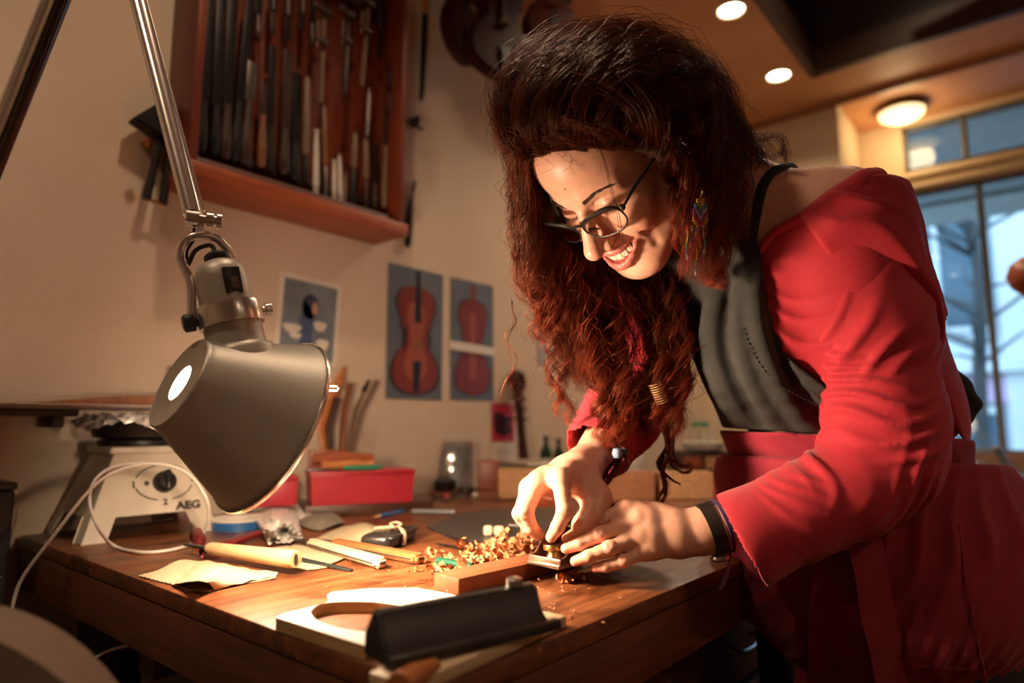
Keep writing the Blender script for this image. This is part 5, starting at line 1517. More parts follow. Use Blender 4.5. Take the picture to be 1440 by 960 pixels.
# crate with tin and jar
t, cm2, cl2, ch2 = back_box('wooden_crate', 'dark wooden crate at the back of the bench carrying the glass jar', 'crate', 950, 1062, 668, 634, 0.16, M_dkbrown)
for k, (p, q) in enumerate(((0.12, .3), (0.4, .2), (0.7, .35))):
    MB().box((cl2 * (p + .1), -0.004, ch2 * 0.5), (cl2 * 0.24, 0.008, ch2 * 0.5), None, 0.002).build('front_slat', [M_rw, M_cork, M_leg][k], t)
tt = thing('enamel_dish', 'white enamel dish on the dark crate behind the curls', 'dish', mw=cm2 @ Matrix.Translation((cl2 * 0.42, 0.07, ch2 + 0.0005)))
MB().lathe([(0.05, 0), (0.075, 0.006), (0.092, 0.03), (0.095, 0.031), (0.088, 0.03), (0.07, 0.010), (0.001, 0.008)], 36).build('body', m_plain('white_enamel', (0.72, 0.69, 0.63), 0.2), tt)
tj = thing('glass_jar', 'clear glass jar with a green lid behind the grey apron bib', 'jar', mw=cm2 @ Matrix.Translation((cl2 * 0.40, 0.075, ch2 + 0.009)))
MB().lathe([(0.036, 0), (0.042, 0.004), (0.043, 0.07), (0.036, 0.082), (0.034, 0.092), (0.031, 0.092), (0.033, 0.08), (0.040, 0.068), (0.039, 0.007), (0.001, 0.006)], 36, cap1=False).build('body', m_glass('jar_glass', (0.92, 0.95, 0.92), 0.03, 1.45), tj)
MB().lathe([(0.037, 0.088), (0.037, 0.104), (0.034, 0.106), (0.001, 0.106)], 32).build('lid', m_plain('green_lid', (0.02, 0.22, 0.08), 0.35), tj)
t = thing('brush', 'dark brush lying over the wooden crate', 'brush', mw=cm2 @ Matrix.Translation((cl2 * 0.86, 0.02, ch2 + 0.006)))
MB().tube([(-0.05, 0, 0), (0.0, 0.02, 0), (0.05, 0.05, 0.0)], [0.005, 0.007, 0.005], 8).build('handle', M_dkbrown, t)
# right side: steel stool frame near the window and coat-stand knob
t = thing('steel_chair', 'blue-grey tubular steel chair frame in front of the window', 'chair', (2.9, 0.0, 0))
M_tube = m_plain('blue_grey_steel', (0.34, 0.42, 0.50), 0.3, 0.8)
q = lambda u, v, d: P(u, v, d)
MB().tube(bez([q(1372, 652, 2.35), q(1400, 668, 2.35), q(1440, 672, 2.35), q(1500, 672, 2.35)], 14), 0.014, 10).build('top_rail', M_tube, t, world=True)
MB().tube([q(1400, 628, 2.35), q(1424, 668, 2.35), (q(1440, 700, 2.35)[0], q(1440, 700, 2.35)[1], 0.0)], 0.013, 10).build('leg', M_tube, t, world=True)
MB().tube([q(1500, 672, 2.35), (q(1500, 700, 2.35)[0], q(1500, 700, 2.35)[1], 0.0)], 0.013, 10).build('leg', M_tube, t, world=True)
t = thing('window_bench', 'low red-brown wooden bench top below the window at the right edge', 'bench', (3.2, 0, 0))
c0 = onz(1385, 650, 0.90)
MB().box((3.62, -0.35, 0.80), (0.34, 1.5, 0.05), bevel=0.006).build('top', m_wood('window_bench_wood', (0.12, 0.035, 0.014), (0.28, 0.09, 0.035), 10, (9, 1, 9)), t, world=True)
for y in (-1.0, 0.3):
    MB().box((3.62, y, 0.39), (0.30, 0.04, 0.775), bevel=0.004).build('leg', M_leg, t, world=True)
t = thing('coat_stand', 'turned brown wooden coat stand at the right edge of the room', 'coat stand', tuple(np.r_[P(1452, 395, 2.3)[:2], 0]))
kx, ky, kz = P(1452, 395, 2.3)
MB().tube([(kx, ky, 0.03), (kx, ky, kz - 0.03)], 0.022, 12).build('post', M_rw, t, world=True)
MB().lathe([(0.022, -0.07), (0.03, -0.05), (0.062, -0.02), (0.075, 0.02), (0.062, 0.06), (0.03, 0.085), (0.001, 0.09)], 20, Matrix.Translation((kx, ky, kz))).build('finial', M_rw, t, world=True)
MB().lathe([(0.19, 0.0), (0.19, 0.02), (0.03, 0.04)], 24, Matrix.Translation((kx, ky, 0.0))).build('base', M_rw, t, world=True)
# ================================================================ implicit-surface modelling (numpy)
class Sdf:
    def __init__(self):
        self.ops = []

    def _add(self, op, fn, lo, hi, k):
        self.ops.append((op, fn, np.asarray(lo, float), np.asarray(hi, float), k))
        return self

    def cone(self, a, b, r1, r2, k=0.01, op='u'):
        a, b = np.asarray(a, float), np.asarray(b, float)
        r = max(r1, r2)

        def fn(p):
            ba = b - a; l2 = ba @ ba; rr = r1 - r2; a2 = l2 - rr * rr; il2 = 1.0 / max(l2, 1e-12)
            pa = p - a; y = pa @ ba; z = y - l2
            x = pa * l2 - y[..., None] * ba
            x2 = (x * x).sum(-1); y2 = y * y * l2; z2 = z * z * l2
            kk = np.sign(rr) * rr * rr * x2
            out = (np.sqrt(np.maximum(x2 * a2 * il2, 0)) + y * rr) * il2 - r1
            c1 = np.sign(z) * a2 * z2 > kk
            out = np.where(c1, np.sqrt(x2 + z2) * il2 - r2, out)
            c2 = np.sign(y) * a2 * y2 < kk
            return np.where(~c1 & c2, np.sqrt(x2 + y2) * il2 - r1, out)
        return self._add(op, fn, np.minimum(a, b) - r, np.maximum(a, b) + r, k)

    def chain(self, pts, rs, k=0.01, op='u', k0=None):
        for i in range(len(pts) - 1):
            self.cone(pts[i], pts[i + 1], rs[i], rs[i + 1], k0 if (i == 0 and k0 is not None) else k, op)
        return self

    def ell(self, c, r, k=0.01, rot=None, op='u'):
        c, r = np.asarray(c, float), np.asarray(r, float)
        R_ = None if rot is None else np.asarray(rot, float)     # columns = axes

        def fn(p):
            q = p - c
            if R_ is not None:
                q = q @ R_
            k0 = np.sqrt(((q / r) ** 2).sum(-1)); k1 = np.sqrt(((q / (r * r)) ** 2).sum(-1)) + 1e-9
            return k0 * (k0 - 1.0) / k1
        e = r if R_ is None else np.sqrt(((R_ * r) ** 2).sum(1))
        return self._add(op, fn, c - e, c + e, k)

    def plane(self, p0, n, k=0.002, op='i'):
        p0, n = np.asarray(p0, float), nrm(n)
        return self._add(op, lambda p: (p - p0) @ n, [-9] * 3, [9] * 3, k)

    def disp(self, fn, lo, hi):
        return self._add('d', fn, lo, hi, 0)

    def offset(self, d):
        return self._add('o', d, [-9] * 3, [9] * 3, 0)

    def eval(self, lo, hi, h):
        n = np.maximum(np.ceil((np.asarray(hi) - lo) / h).astype(int) + 1, 2)
        ax = [lo[i] + h * np.arange(n[i]) for i in range(3)]
        D = np.full(n, 0.06, np.float64)
        for op, fn, a, b, k in self.ops:
            if op == 'o':
                D -= fn
                continue
            m = k + 3 * h + 0.004
            s = []
            for i in range(3):
                i0 = max(0, int(math.floor((a[i] - m - lo[i]) / h))); i1 = min(n[i], int(math.ceil((b[i] + m - lo[i]) / h)) + 1)
                s.append(slice(i0, i1))
            if any(q.stop <= q.start for q in s):
                continue
            p = np.stack(np.meshgrid(ax[0][s[0]], ax[1][s[1]], ax[2][s[2]], indexing='ij'), -1)
            sub = D[s[0], s[1], s[2]]
            if op == 'd':
                D[s[0], s[1], s[2]] = sub + fn(p)
                continue
            d = fn(p)
            if op == 'u':
                hh = np.maximum(k - np.abs(sub - d), 0) / max(k, 1e-9)
                D[s[0], s[1], s[2]] = np.minimum(sub, d) - hh * hh * k * 0.25
            elif op == 's':
                d = -d
                hh = np.maximum(k - np.abs(sub - d), 0) / max(k, 1e-9)
                D[s[0], s[1], s[2]] = np.maximum(sub, d) + hh * hh * k * 0.25
            elif op == 'i':
                hh = np.maximum(k - np.abs(sub - d), 0) / max(k, 1e-9)
                D[s[0], s[1], s[2]] = np.maximum(sub, d) + hh * hh * k * 0.25
        return D

    def bounds(self):
        u = [o for o in self.ops if o[0] == 'u']
        return np.min([o[2] for o in u], 0), np.max([o[3] for o in u], 0)

    def mesh(self, h, lo=None, hi=None):
        L, H = self.bounds()
        lo = np.asarray(lo if lo is not None else L - 0.02, float); hi = np.asarray(hi if hi is not None else H + 0.02, float)
        return surface_nets(self.eval(lo, hi, h), lo, h)


def surface_nets(D, lo, h):
    S = D < 0
    c = [S[:-1, :-1, :-1], S[1:, :-1, :-1], S[:-1, 1:, :-1], S[1:, 1:, :-1], S[:-1, :-1, 1:], S[1:, :-1, 1:], S[:-1, 1:, 1:], S[1:, 1:, 1:]]
    cnt = sum(x.astype(np.int8) for x in c)
    act = (cnt > 0) & (cnt < 8)
    idx = -np.ones(act.shape, np.int64)
    ijk = np.argwhere(act)
    idx[act] = np.arange(len(ijk))
    off = np.array([(0, 0, 0), (1, 0, 0), (0, 1, 0), (1, 1, 0), (0, 0, 1), (1, 0, 1), (0, 1, 1), (1, 1, 1)])
    vals = np.stack([D[ijk[:, 0] + o[0], ijk[:, 1] + o[1], ijk[:, 2] + o[2]] for o in off], 1)
    acc = np.zeros((len(ijk), 3)); num = np.zeros(len(ijk))
    for a in range(8):
        for b in range(a + 1, 8):
            if np.abs(off[a] - off[b]).sum() != 1:
                continue
            va, vb = vals[:, a], vals[:, b]
            m = (va < 0) != (vb < 0)
            t = np.where(m, va / np.where(m, va - vb, 1), 0)
            acc += m[:, None] * (off[a] + t[:, None] * (off[b] - off[a])); num += m
    V = lo + h * (ijk + acc / num[:, None])
    F = []
    for ax in range(3):
        a1, a2 = (ax + 1) % 3, (ax + 2) % 3
        sl0 = [slice(None)] * 3; sl1 = [slice(None)] * 3
        sl0[ax] = slice(0, -1); sl1[ax] = slice(1, None)
        A, B = S[tuple(sl0)], S[tuple(sl1)]
        e = np.argwhere(A != B)
        e = e[(e[:, a1] > 0) & (e[:, a2] > 0) & (e[:, a1] < D.shape[a1] - 1) & (e[:, a2] < D.shape[a2] - 1)]
        if not len(e):
            continue
        flip = A[e[:, 0], e[:, 1], e[:, 2]]
        d1 = np.zeros(3, int); d1[a1] = 1
        d2 = np.zeros(3, int); d2[a2] = 1
        g = lambda q: idx[q[:, 0], q[:, 1], q[:, 2]]
        q = np.stack([g(e - d1 - d2), g(e - d2), g(e), g(e - d1)], 1)
        q = np.where(flip[:, None], q, q[:, ::-1])
        F.append(q)
    return V, np.concatenate(F)


def cut(V, F, keep):
    """keep faces whose centre satisfies keep(points); drop loose vertices"""
    F = F[keep(V[F].mean(1))]
    used = np.unique(F)
    mp = -np.ones(len(V), np.int64); mp[used] = np.arange(len(used))
    return V[used], mp[F]


def smooth_mesh(V, F, it=1, lam=0.5):
    e = np.concatenate([F[:, [0, 1]], F[:, [1, 2]], F[:, [2, 3]], F[:, [3, 0]]])
    for _ in range(it):
        acc = np.zeros_like(V); n = np.zeros(len(V))
        np.add.at(acc, e[:, 0], V[e[:, 1]]); np.add.at(acc, e[:, 1], V[e[:, 0]])
        np.add.at(n, e[:, 0], 1); np.add.at(n, e[:, 1], 1)
        V = V + lam * (acc / np.maximum(n, 1)[:, None] - V)
    return V


def color_attr(o, cols):
    a = o.data.color_attributes.new('tint', 'FLOAT_COLOR', 'POINT')
    c = np.ones((len(cols), 4)); c[:, :3] = cols
    a.data.foreach_set('color', c.ravel())
# ================================================================ the woman: head (local axes x her left, y up, z forward)
EYE = P(824, 293, 0.86)
_U, _N = nrm([-0.628, 0.615, 0.475]), nrm([-0.49, -0.785, 0.38])
_N = nrm(_N - _U * (_U @ _N)); _E = np.cross(_U, _N)
HU, HN, HE = camv(*_U), camv(*_N), camv(*_E)
HS = 1.12
HO = EYE - HN * 0.075 * HS
HR = np.stack([HE, HU, HN], 1)          # columns


def hw(p):
    return np.asarray(p, float) * HS @ HR.T + HO


def hl(p):
    return (np.asarray(p, float) - HO) @ HR / HS


NECK_BASE = P(1012, 285, 0.985)
nb = hl(NECK_BASE)

H = Sdf()
H.ell((0, .040, -.012), (.074, .082, .094))
H.ell((0, .044, .028), (.060, .056, .052), .02)
H.ell((0, -.020, .020), (.062, .070, .056), .02)
for s in (-1, 1):
    H.ell((s * .041, -.022, .047), (.025, .022, .024), .018)
    H.ell((s * .039, -.040, .0585), (.024, .021, .020), .014)
H.ell((0, -.062, .058), (.034, .027, .030), .015)
for s in (-1, 1):
    H.cone((s * .052, -.058, .004), (s * .018, -.100, .054), .025, .024, .02)
H.ell((0, -.107, .064), (.026, .019, .020), .014)
H.ell((0, -.085, .030), (.035, .020, .035), .02)
# nose
H.cone((0, .006, .077), (0, -.030, .0985), .0080, .0100, .008)
H.ell((0, -.0400, .1050), (.0125, .0115, .0125), .007)
for s in (-1, 1):
    H.ell((s * .0140, -.044, .0920), (.0090, .0082, .0110), .005)
    H.cone((s * .012, .017, .0765), (s * .046, .014, .058), .008, .008, .014)
    H.ell((s * .031, -.002, .0865), (.0185, .0115, .0125), .009, op='s')
    H.ell((s * .031, -.003, .0640), (.0165, .0125, .0140), .004)
    # crease of the upper lid, line of the closed lashes
    H.chain([(s * .018, .0055, .0755), (s * .031, .0088, .0770), (s * .044, .0045, .0705)], [.0012, .0014, .001], .003, op='s')
    H.chain([(s * .018, -.0055, .0750), (s * .031, -.0095, .0765), (s * .044, -.0050, .0705)], [.0008, .001, .0008], .002, op='s')
    # smile folds
    H.chain([(s * .0185, -.043, .0885), (s * .030, -.056, .083), (s * .0385, -.070, .0735)], [.0018, .0024, .0015], .010, op='s')
    H.chain([(s * .0455, -.046, .0705), (s * .0490, -.062, .0630), (s * .044, -.082, .060)], [.0010, .0019, .0010], .009, op='s')
    H.ell((s * .0065, -.0505, .0985), (.0038, .0030, .0050), .002, op='s')


def mouth(s, dy=0.0, dz=0.0):
    return np.array([.0335 * s, -.0685 + .0125 * s * s + dy, .0880 - .0215 * s * s + dz])


SS = np.linspace(-1, 1, 11)
for a, c in zip(SS[:-1], SS[1:]):
    ra, rc = .0045 - .0022 * a * a, .0045 - .0022 * c * c
    H.cone(mouth(a, .0058 * (1 - a * a) + .0005, -.001), mouth(c, .0058 * (1 - c * c) + .0005, -.001), ra, rc, .004)
for a, c in zip(SS[:-1], SS[1:]):
    ra, rc = .0058 - .0034 * a * a, .0058 - .0034 * c * c
    H.cone(mouth(a, -.0158 * (1 - a * a) - .0008, -.0005), mouth(c, -.0158 * (1 - c * c) - .0008, -.0005), ra, rc, .004)
for a, c in zip(SS[:-1], SS[1:]):
    H.cone(mouth(a, -.0048 * (1 - a * a), -.002), mouth(c, -.0048 * (1 - c * c), -.002), .0010 + .0062 * (1 - a * a), .0010 + .0062 * (1 - c * c), .0012, op='s')
    H.cone(mouth(a, -.0048 * (1 - a * a), .006), mouth(c, -.0048 * (1 - c * c), .006), .0005 + .0058 * (1 - a * a), .0005 + .0058 * (1 - c * c), .0012, op='s')
# ears
for s in (-1, 1):
    H.ell((s * .074, -.010, -.014), (.007, .030, .018), .006)
    H.ell((s * .080, -.008, -.010), (.005, .018, .010), .003, op='s')
# neck
nk = nb * 0.62 + np.array([0, -.045, -.035]) * 0.38
H.cone((0, -.045, -.030), nk, .052, .052, .03)
H.cone(nk, nb, .052, .060, .02)
HV, HF_ = H.mesh(0.0016, (-.10, -.15, -.14), (.12, .145, .125))
HV = smooth_mesh(HV, HF_, 1, 0.35)


def head_z(x, y, z0=0.125):
    """front surface height of the head at local (x, y)"""
    zs = np.arange(0.03, z0, 0.0008)
    p = np.stack([np.full_like(zs, x), np.full_like(zs, y), zs], -1)
    D = np.full(len(zs), 0.06)
    for op, fn, a, b, k in H.ops:
        d = fn(p)
        if op == 'u':
            hh = np.maximum(k - np.abs(D - d), 0) / max(k, 1e-9); D = np.minimum(D, d) - hh * hh * k * .25
        elif op == 's':
            d = -d; hh = np.maximum(k - np.abs(D - d), 0) / max(k, 1e-9); D = np.maximum(D, d) + hh * hh * k * .25
    ins = np.where(D < 0)[0]
    return zs[ins[-1]] if len(ins) else 0.05


# colours of the skin: lips, cheeks, nose tip
base = np.array([0.69, 0.375, 0.265])
HC = np.tile(base, (len(HV), 1))


def paint(mask, col):
    global HC
    m = np.clip(mask, 0, 1)[:, None]
    HC = HC * (1 - m) + np.array(col) * m


for s in (-1, 1):
    d = np.linalg.norm((HV - [s * .038, -.032, .066]) / [.028, .022, .03], axis=1); paint(0.55 * np.exp(-d ** 2 * 1.3), (0.68, 0.27, 0.18))
d = np.linalg.norm((HV - [0, -.043, .106]) / [.018, .014, .02], axis=1); paint(0.5 * np.exp(-d ** 2), (0.66, 0.26, 0.18))
sm_ = np.clip(HV[:, 0] / .0335, -1, 1)
mid = -.0685 + .0125 * sm_ ** 2
dy = HV[:, 1] - mid
inl = (np.abs(HV[:, 0]) < .0345) & (HV[:, 2] > .060)
up = np.where(dy > -.003, (dy - .0055 * (1 - sm_ ** 2)) / (.0042 - .0020 * sm_ ** 2), (dy + .0158 * (1 - sm_ ** 2)) / (.0062 - .0036 * sm_ ** 2))
paint(np.where(inl, np.clip(1.7 - np.abs(up) * 1.1, 0, 1), 0) * 0.9, (0.52, 0.115, 0.105))
inside = inl & (np.abs(HV[:, 2] - (.0880 - .0215 * sm_ ** 2)) > .0065) & (HV[:, 2] < .0880 - .0215 * sm_ ** 2) & (np.abs(dy + .0044) < .010)
paint(inside.astype(float) * .9, (0.10, 0.012, 0.012))
# mole on the forehead
d = np.linalg.norm(HV - [.006, .040, head_z(.006, .040)], axis=1); paint((d < .0016).astype(float) * .8, (0.12, 0.04, 0.03))
# ================================================================ body
SHL, SHR_ = P(1180, 306, 0.915), P(885, 345, 1.06)
ELL, WRL = P(1262, 650, 0.845), P(990, 746, 0.835)
ELR, WRR = P(915, 530, 1.12), P(826, 652, 0.925)
PEL = P(1250, 800, 1.02)
sp = nrm(NECK_BASE - PEL)
fwd0 = nrm(np.cross(nrm(SHL - SHR_), [0, 0, 1.0])); fwd0 = fwd0 if fwd0 @ (-CR) > 0 else -fwd0     # facing
fw_ = nrm(fwd0 - sp * (fwd0 @ sp)); lf_ = np.cross(sp, fw_)                                           # left of the body
BR = np.stack([fw_, lf_, sp], 1)      # body axes as columns
if (SHL - SHR_) @ lf_ < 0:
    lf_ = -lf_; BR = np.stack([fw_, lf_, sp], 1)
CHEST = P(1118, 415, 1.005)
WAIST = P(1188, 615, 1.015)


def torso(s, g=0.0):
    """trunk prims, g = extra thickness of a garment"""
    s.ell(CHEST, (.120 + g, .158 + g, .150 + g), .03, BR)
    s.ell(CHEST + sp * .045 - fw_ * .03, (.085 + g, .165 + g, .080 + g), .04, BR)
    for q in (-1, 1):
        s.ell(CHEST + fw_ * .088 + lf_ * .066 * q - sp * .052, (.062 + g, .068 + g, .072 + g), .04, BR)
    s.ell((CHEST + WAIST) / 2 + fw_ * .012, (.118 + g, .148 + g, .16 + g), .05, BR)
    s.ell(WAIST + fw_ * .000, (.106 + g, .146 + g, .12 + g), .06, BR)
    s.ell(PEL - fw_ * .010, (.130 + g, .172 + g, .15 + g), .06, BR)
    return s


B = Sdf()
torso(B, -.016)
B.cone(hw(nk), NECK_BASE, .052, .060, .02)
B.cone(NECK_BASE, CHEST + sp * .05, .062, .11, .04)
B.cone(NECK_BASE, SHL, .052, .058, .05)
B.cone(NECK_BASE, SHR_, .052, .055, .05)
ELB = P(1252, 664, .850)
B.chain([SHL, SHL * .45 + ELB * .55, ELB], [.066, .052, .038], .03)
B.chain([ELB, ELB * .6 + WRL * .4, WRL], [.038, .035, .026], .02)
B.chain([SHR_, SHR_ * .45 + ELR * .55, ELR], [.058, .052, .042], .03)
B.chain([ELR, ELR * .6 + WRR * .4, WRR], [.042, .040, .026], .02)

# ---------------------------------------------------------------- hands
def q(u, v, d):
    return P(u, v, d)


LH, RH = Sdf(), Sdf()
# left hand: back seen, four fingers closing on the side of the plane
L_M = [q(880, 716, .848), q(896, 732, .832), q(900, 754, .822), q(905, 774, .819)]          # knuckles index..little
L_P = [q(838, 735, .842), q(843, 752, .822), q(857, 771, .808), q(876, 789, .806)]
L_D = [q(814, 747, .838), q(815, 764, .820), q(828, 782, .807), q(852, 796, .806)]
L_T = [q(797, 757, .838), q(796, 771, .823), q(809, 789, .812), q(837, 798, .810)]
lw = WRL + (WRL - ELL) * 0.0
LH.chain([ELL * .35 + WRL * .65, WRL], [.036, .0265], .01)
LH.cone(WRL + CU * .006, q(950, 742, .835), .0235, .022, .012)
LH.cone(WRL - CU * .006, q(955, 762, .828), .0225, .020, .012)
for i in range(4):
    base_ = WRL * .55 + L_M[i] * .45
    LH.cone(base_, L_M[i], .0175, .0118, .012)
for i in range(3):
    LH.cone(L_M[i] * .85 + WRL * .15, L_M[i + 1] * .85 + WRL * .15, .0125, .0125, .012)
    LH.cone(L_M[i] * .6 + WRL * .4 + CF * .012, L_M[i + 1] * .6 + WRL * .4 + CF * .012, .017, .017, .012)
FR = [(.0110, .0096, .0083, .0066), (.0112, .0098, .0084, .0068), (.0106, .0093, .0080, .0064), (.0094, .0082, .0071, .0057)]
for i in range(4):
    m, p_, d_, t_ = L_M[i], L_P[i], L_D[i], L_T[i]
    r = FR[i]
    f = Sdf()
    LH.chain([m, m * .5 + p_ * .5], [r[0], r[1] * .96], .007)
    LH.chain([m * .5 + p_ * .5, p_], [r[1] * .96, r[1]], .0025)
    LH.chain([p_, p_ * .5 + d_ * .5, d_], [r[1], r[2] * .97, r[2]], .0025)
    LH.chain([d_, t_], [r[2], r[3]], .0025)
    up_ = nrm(CU * .8 - CF * .6)
    LH.ell(p_ + up_ * r[1] * .35, (r[1] * .8,) * 3, .004)                # knuckle pads
    LH.ell(m + up_ * r[0] * .30, (r[0] * .95,) * 3, .006)
LTH = [WRL * .7 + L_M[0] * .3 + CF * .018, q(905, 722, .872), q(868, 738, .878), q(838, 755, .872)]
LH.chain(LTH, [.018, .0145, .0112, .0085], .010)
# tendons
for i in range(4):
    a = WRL * .35 + L_M[i] * .65 + nrm(CU * .75 - CF * .66) * .0125
    LH.cone(a, L_M[i] + nrm(CU * .75 - CF * .66) * .0085, .0024, .0034, .006)

# right hand: wraps the plane from above, index finger presses the brass knob
R_M = [q(789, 676, .850), q(756, 679, .872), q(744, 688, .900), q(742, 700, .925)]
R_P = [q(794, 720, .818), q(739, 719, .842), q(731, 722, .872), q(733, 728, .900)]
R_D = [q(784, 741, .822), q(747, 741, .848), q(742, 741, .876), q(745, 743, .902)]
R_T = [q(775, 755, .829), q(758, 752, .860), q(756, 753, .884), q(757, 753, .908)]
RH.chain([ELR * .3 + WRR * .7, WRR], [.033, .0255], .01)
for i in range(4):
    base_ = WRR * .6 + R_M[i] * .4
    RH.cone(WRR * .9 + R_M[i] * .1, base_, .0215, .0195, .012)
    RH.cone(base_, R_M[i], .0190, .0125, .014)
for i in range(3):
    RH.cone(R_M[i] * .85 + WRR * .15, R_M[i + 1] * .85 + WRR * .15, .0135, .0135, .014)
    RH.cone(R_M[i] * .6 + WRR * .4 - CU * .012, R_M[i + 1] * .6 + WRR * .4 - CU * .012, .017, .017, .014)
for i in range(4):
    m, p_, d_, t_ = R_M[i], R_P[i], R_D[i], R_T[i]
    r = [x * 1.08 for x in FR[i]]
    RH.chain([m, m * .5 + p_ * .5], [r[0] * 1.08, r[1]], .007)
    RH.chain([m * .5 + p_ * .5, p_], [r[1], r[1] * 1.02], .0025)
    RH.chain([p_, p_ * .5 + d_ * .5, d_], [r[1] * 1.02, r[2] * .98, r[2]], .0025)
    RH.chain([d_, t_], [r[2], r[3]], .0025)
    RH.ell(p_ - CF * r[1] * .30 + CU * .001, (r[1] * .82,) * 3, .004)
    RH.ell(m + nrm(CU * .8 - CF * .3) * r[0] * .35, (r[0],) * 3, .006)
for i in range(4):
    a = WRR * .4 + R_M[i] * .6 + nrm(CU * .8 - CF * .5) * .0135
    RH.cone(a, R_M[i] + nrm(CU * .8 - CF * .5) * .0095, .0024, .0034, .006)
RTH = [WRR * .75 + R_M[0] * .25 - CF * .006, q(838, 700, .866), q(833, 722, .846), q(819, 738, .838), q(813, 751, .840)]
RH.chain(RTH, [.021, .0175, .0135, .0112, .0085], .012)
RH.cone(RTH[1], R_M[0] * .7 + WRR * .3, .014, .014, .016)

# creases across the finger joints, nails as shallow plates
def creases(S_, Ps, Ds, rs, up_):
    for i in range(4):
        for c, r in ((Ps[i], rs[i][1]),):
            ax = nrm(Ds[i] - Ps[i]); sd = nrm(np.cross(ax, up_))
            for o_ in (-.0026, 0.0, .0026):
                cc = c + up_ * (r * 1.16) + ax * o_
                S_.cone(cc - sd * r * .55, cc + sd * r * .55, .0006, .0006, .0016, op='s')
    return S_


creases(LH, L_P, L_D, FR, nrm(CU * .7 - CF * .72))
creases(RH, R_P, R_D, [[x * 1.08 for x in f] for f in FR], nrm(-CF))


def hand_mesh(S_, pts, wrist, toward, h):
    pts = np.array(pts)
    V, F = S_.mesh(h, pts.min(0) - .035, pts.max(0) + .035)
    n = nrm(toward - wrist)
    return cut(V, F, lambda c: (c - wrist) @ n > -0.020)


LV, LF = hand_mesh(LH, L_M + L_P + L_D + L_T + LTH + [WRL], WRL, np.mean(L_M, 0), 0.00125)
RV, RF = hand_mesh(RH, R_M + R_P + R_D + R_T + RTH + [WRR], WRR, np.mean(R_M, 0), 0.00125)
LV = smooth_mesh(LV, LF, 1, .3); RV = smooth_mesh(RV, RF, 1, .3)
nl, nr2 = nrm(np.mean(L_M, 0) - WRL), nrm(np.mean(R_M, 0) - WRR)
BV, BF_ = B.mesh(0.0042)
hn_ = nrm(hw(nk) - NECK_BASE)
ncut = hw(nk)
BV, BF_ = cut(BV, BF_, lambda c: ~(((c - WRL) @ nl > -.012) & (np.linalg.norm(c - WRL, axis=1) < .09)) & ~(((c - WRR) @ nr2 > -.012) & (np.linalg.norm(c - WRR, axis=1) < .09)))
HVw = hw(HV)
HK, HKF = HVw, HF_
# hand colours
def hand_cols(V, knuckles, tips):
    C = np.tile(base, (len(V), 1))
    for k_ in knuckles:
        w = np.exp(-(np.linalg.norm(V - k_, axis=1) / .009) ** 2)[:, None] * .6
        C = C * (1 - w) + np.array([.64, .25, .17]) * w
    for k_ in tips:
        w = np.exp(-(np.linalg.norm(V - k_, axis=1) / .009) ** 2)[:, None] * .75
        C = C * (1 - w) + np.array([.66, .22, .16]) * w
    return C


allV = np.concatenate([HK, BV, LV, RV])
o1, o2, o3 = len(HK), len(HK) + len(BV), len(HK) + len(BV) + len(LV)
allF = np.concatenate([HKF, BF_ + o1, LF + o2, RF + o3])
allC = np.concatenate([HC, np.tile(base, (len(BV), 1)), hand_cols(LV, L_P + L_M, L_T), hand_cols(RV, R_P + R_M, R_T)])

MS = NT('skin')
va = MS.n('ShaderNodeVertexColor', layer_name='tint')
nz = MS.noise(MS.coord(), 120, 4)
mxs = MS.n('ShaderNodeMix', data_type='RGBA', blend_type='MULTIPLY'); mxs.inputs[0].default_value = 1.0
MS.l(va.outputs[0], mxs.inputs[6]); MS.l(MS.ramp(nz, [(0.3, (0.93, 0.90, 0.88)), (0.7, (1, 1, 1))]), mxs.inputs[7])
MS.l(mxs.outputs[2], MS.b.inputs['Base Color'])
MS.set(Roughness=0.42, Subsurface_Weight=0.12, Subsurface_Scale=0.006, Specular_IOR_Level=0.45)
MS.b.inputs['Subsurface Radius'].default_value = (1.0, 0.35, 0.2)
MS.bump(MS.noise(MS.coord(), 900, 3), 0.12, 0.0006)
M_skin = MS.m
woman = thing('person', 'smiling person with long curly auburn hair, red top and apron, planing wood at the bench', 'person', (float(PEL[0]), float(PEL[1]), 0.0))
body = meshob('body', allV, allF, M_skin, woman, True, world=True, angle=None)
color_attr(body, allC)
XF[body] = XF[woman]

# nails
M_nail = m_plain('fingernail', (0.72, 0.36, 0.27), 0.25, var=0.03)
b = MB()
for (Ts, Ds, rr, up_) in ((L_T, L_D, 1.0, nrm(CU * .75 - CF * .66)), (R_T, R_D, 1.08, nrm(-CF * .85 + CU * .4))):
    for i in range(4):
        if Ts is R_T and i > 1:
            continue
        ax = nrm(Ts[i] - Ds[i]); u_ = nrm(up_ - ax * (up_ @ ax)); sd = np.cross(ax, u_)
        r = FR[i][3] * rr
        c = Ts[i] - ax * r * .10
        g = [[c + ax * r * a * .85 + sd * r * (.66 - .12 * abs(a) ** 3) * s + u_ * (r * (1.03 - .26 * s * s - .42 * max(0, a) ** 2)) for s in (-1, -.5, 0, .5, 1)] for a in (-1, -.5, 0, .5, .9)]
        b.grid(g, 0.0006)
b.build('fingernails', M_nail, woman, world=True)
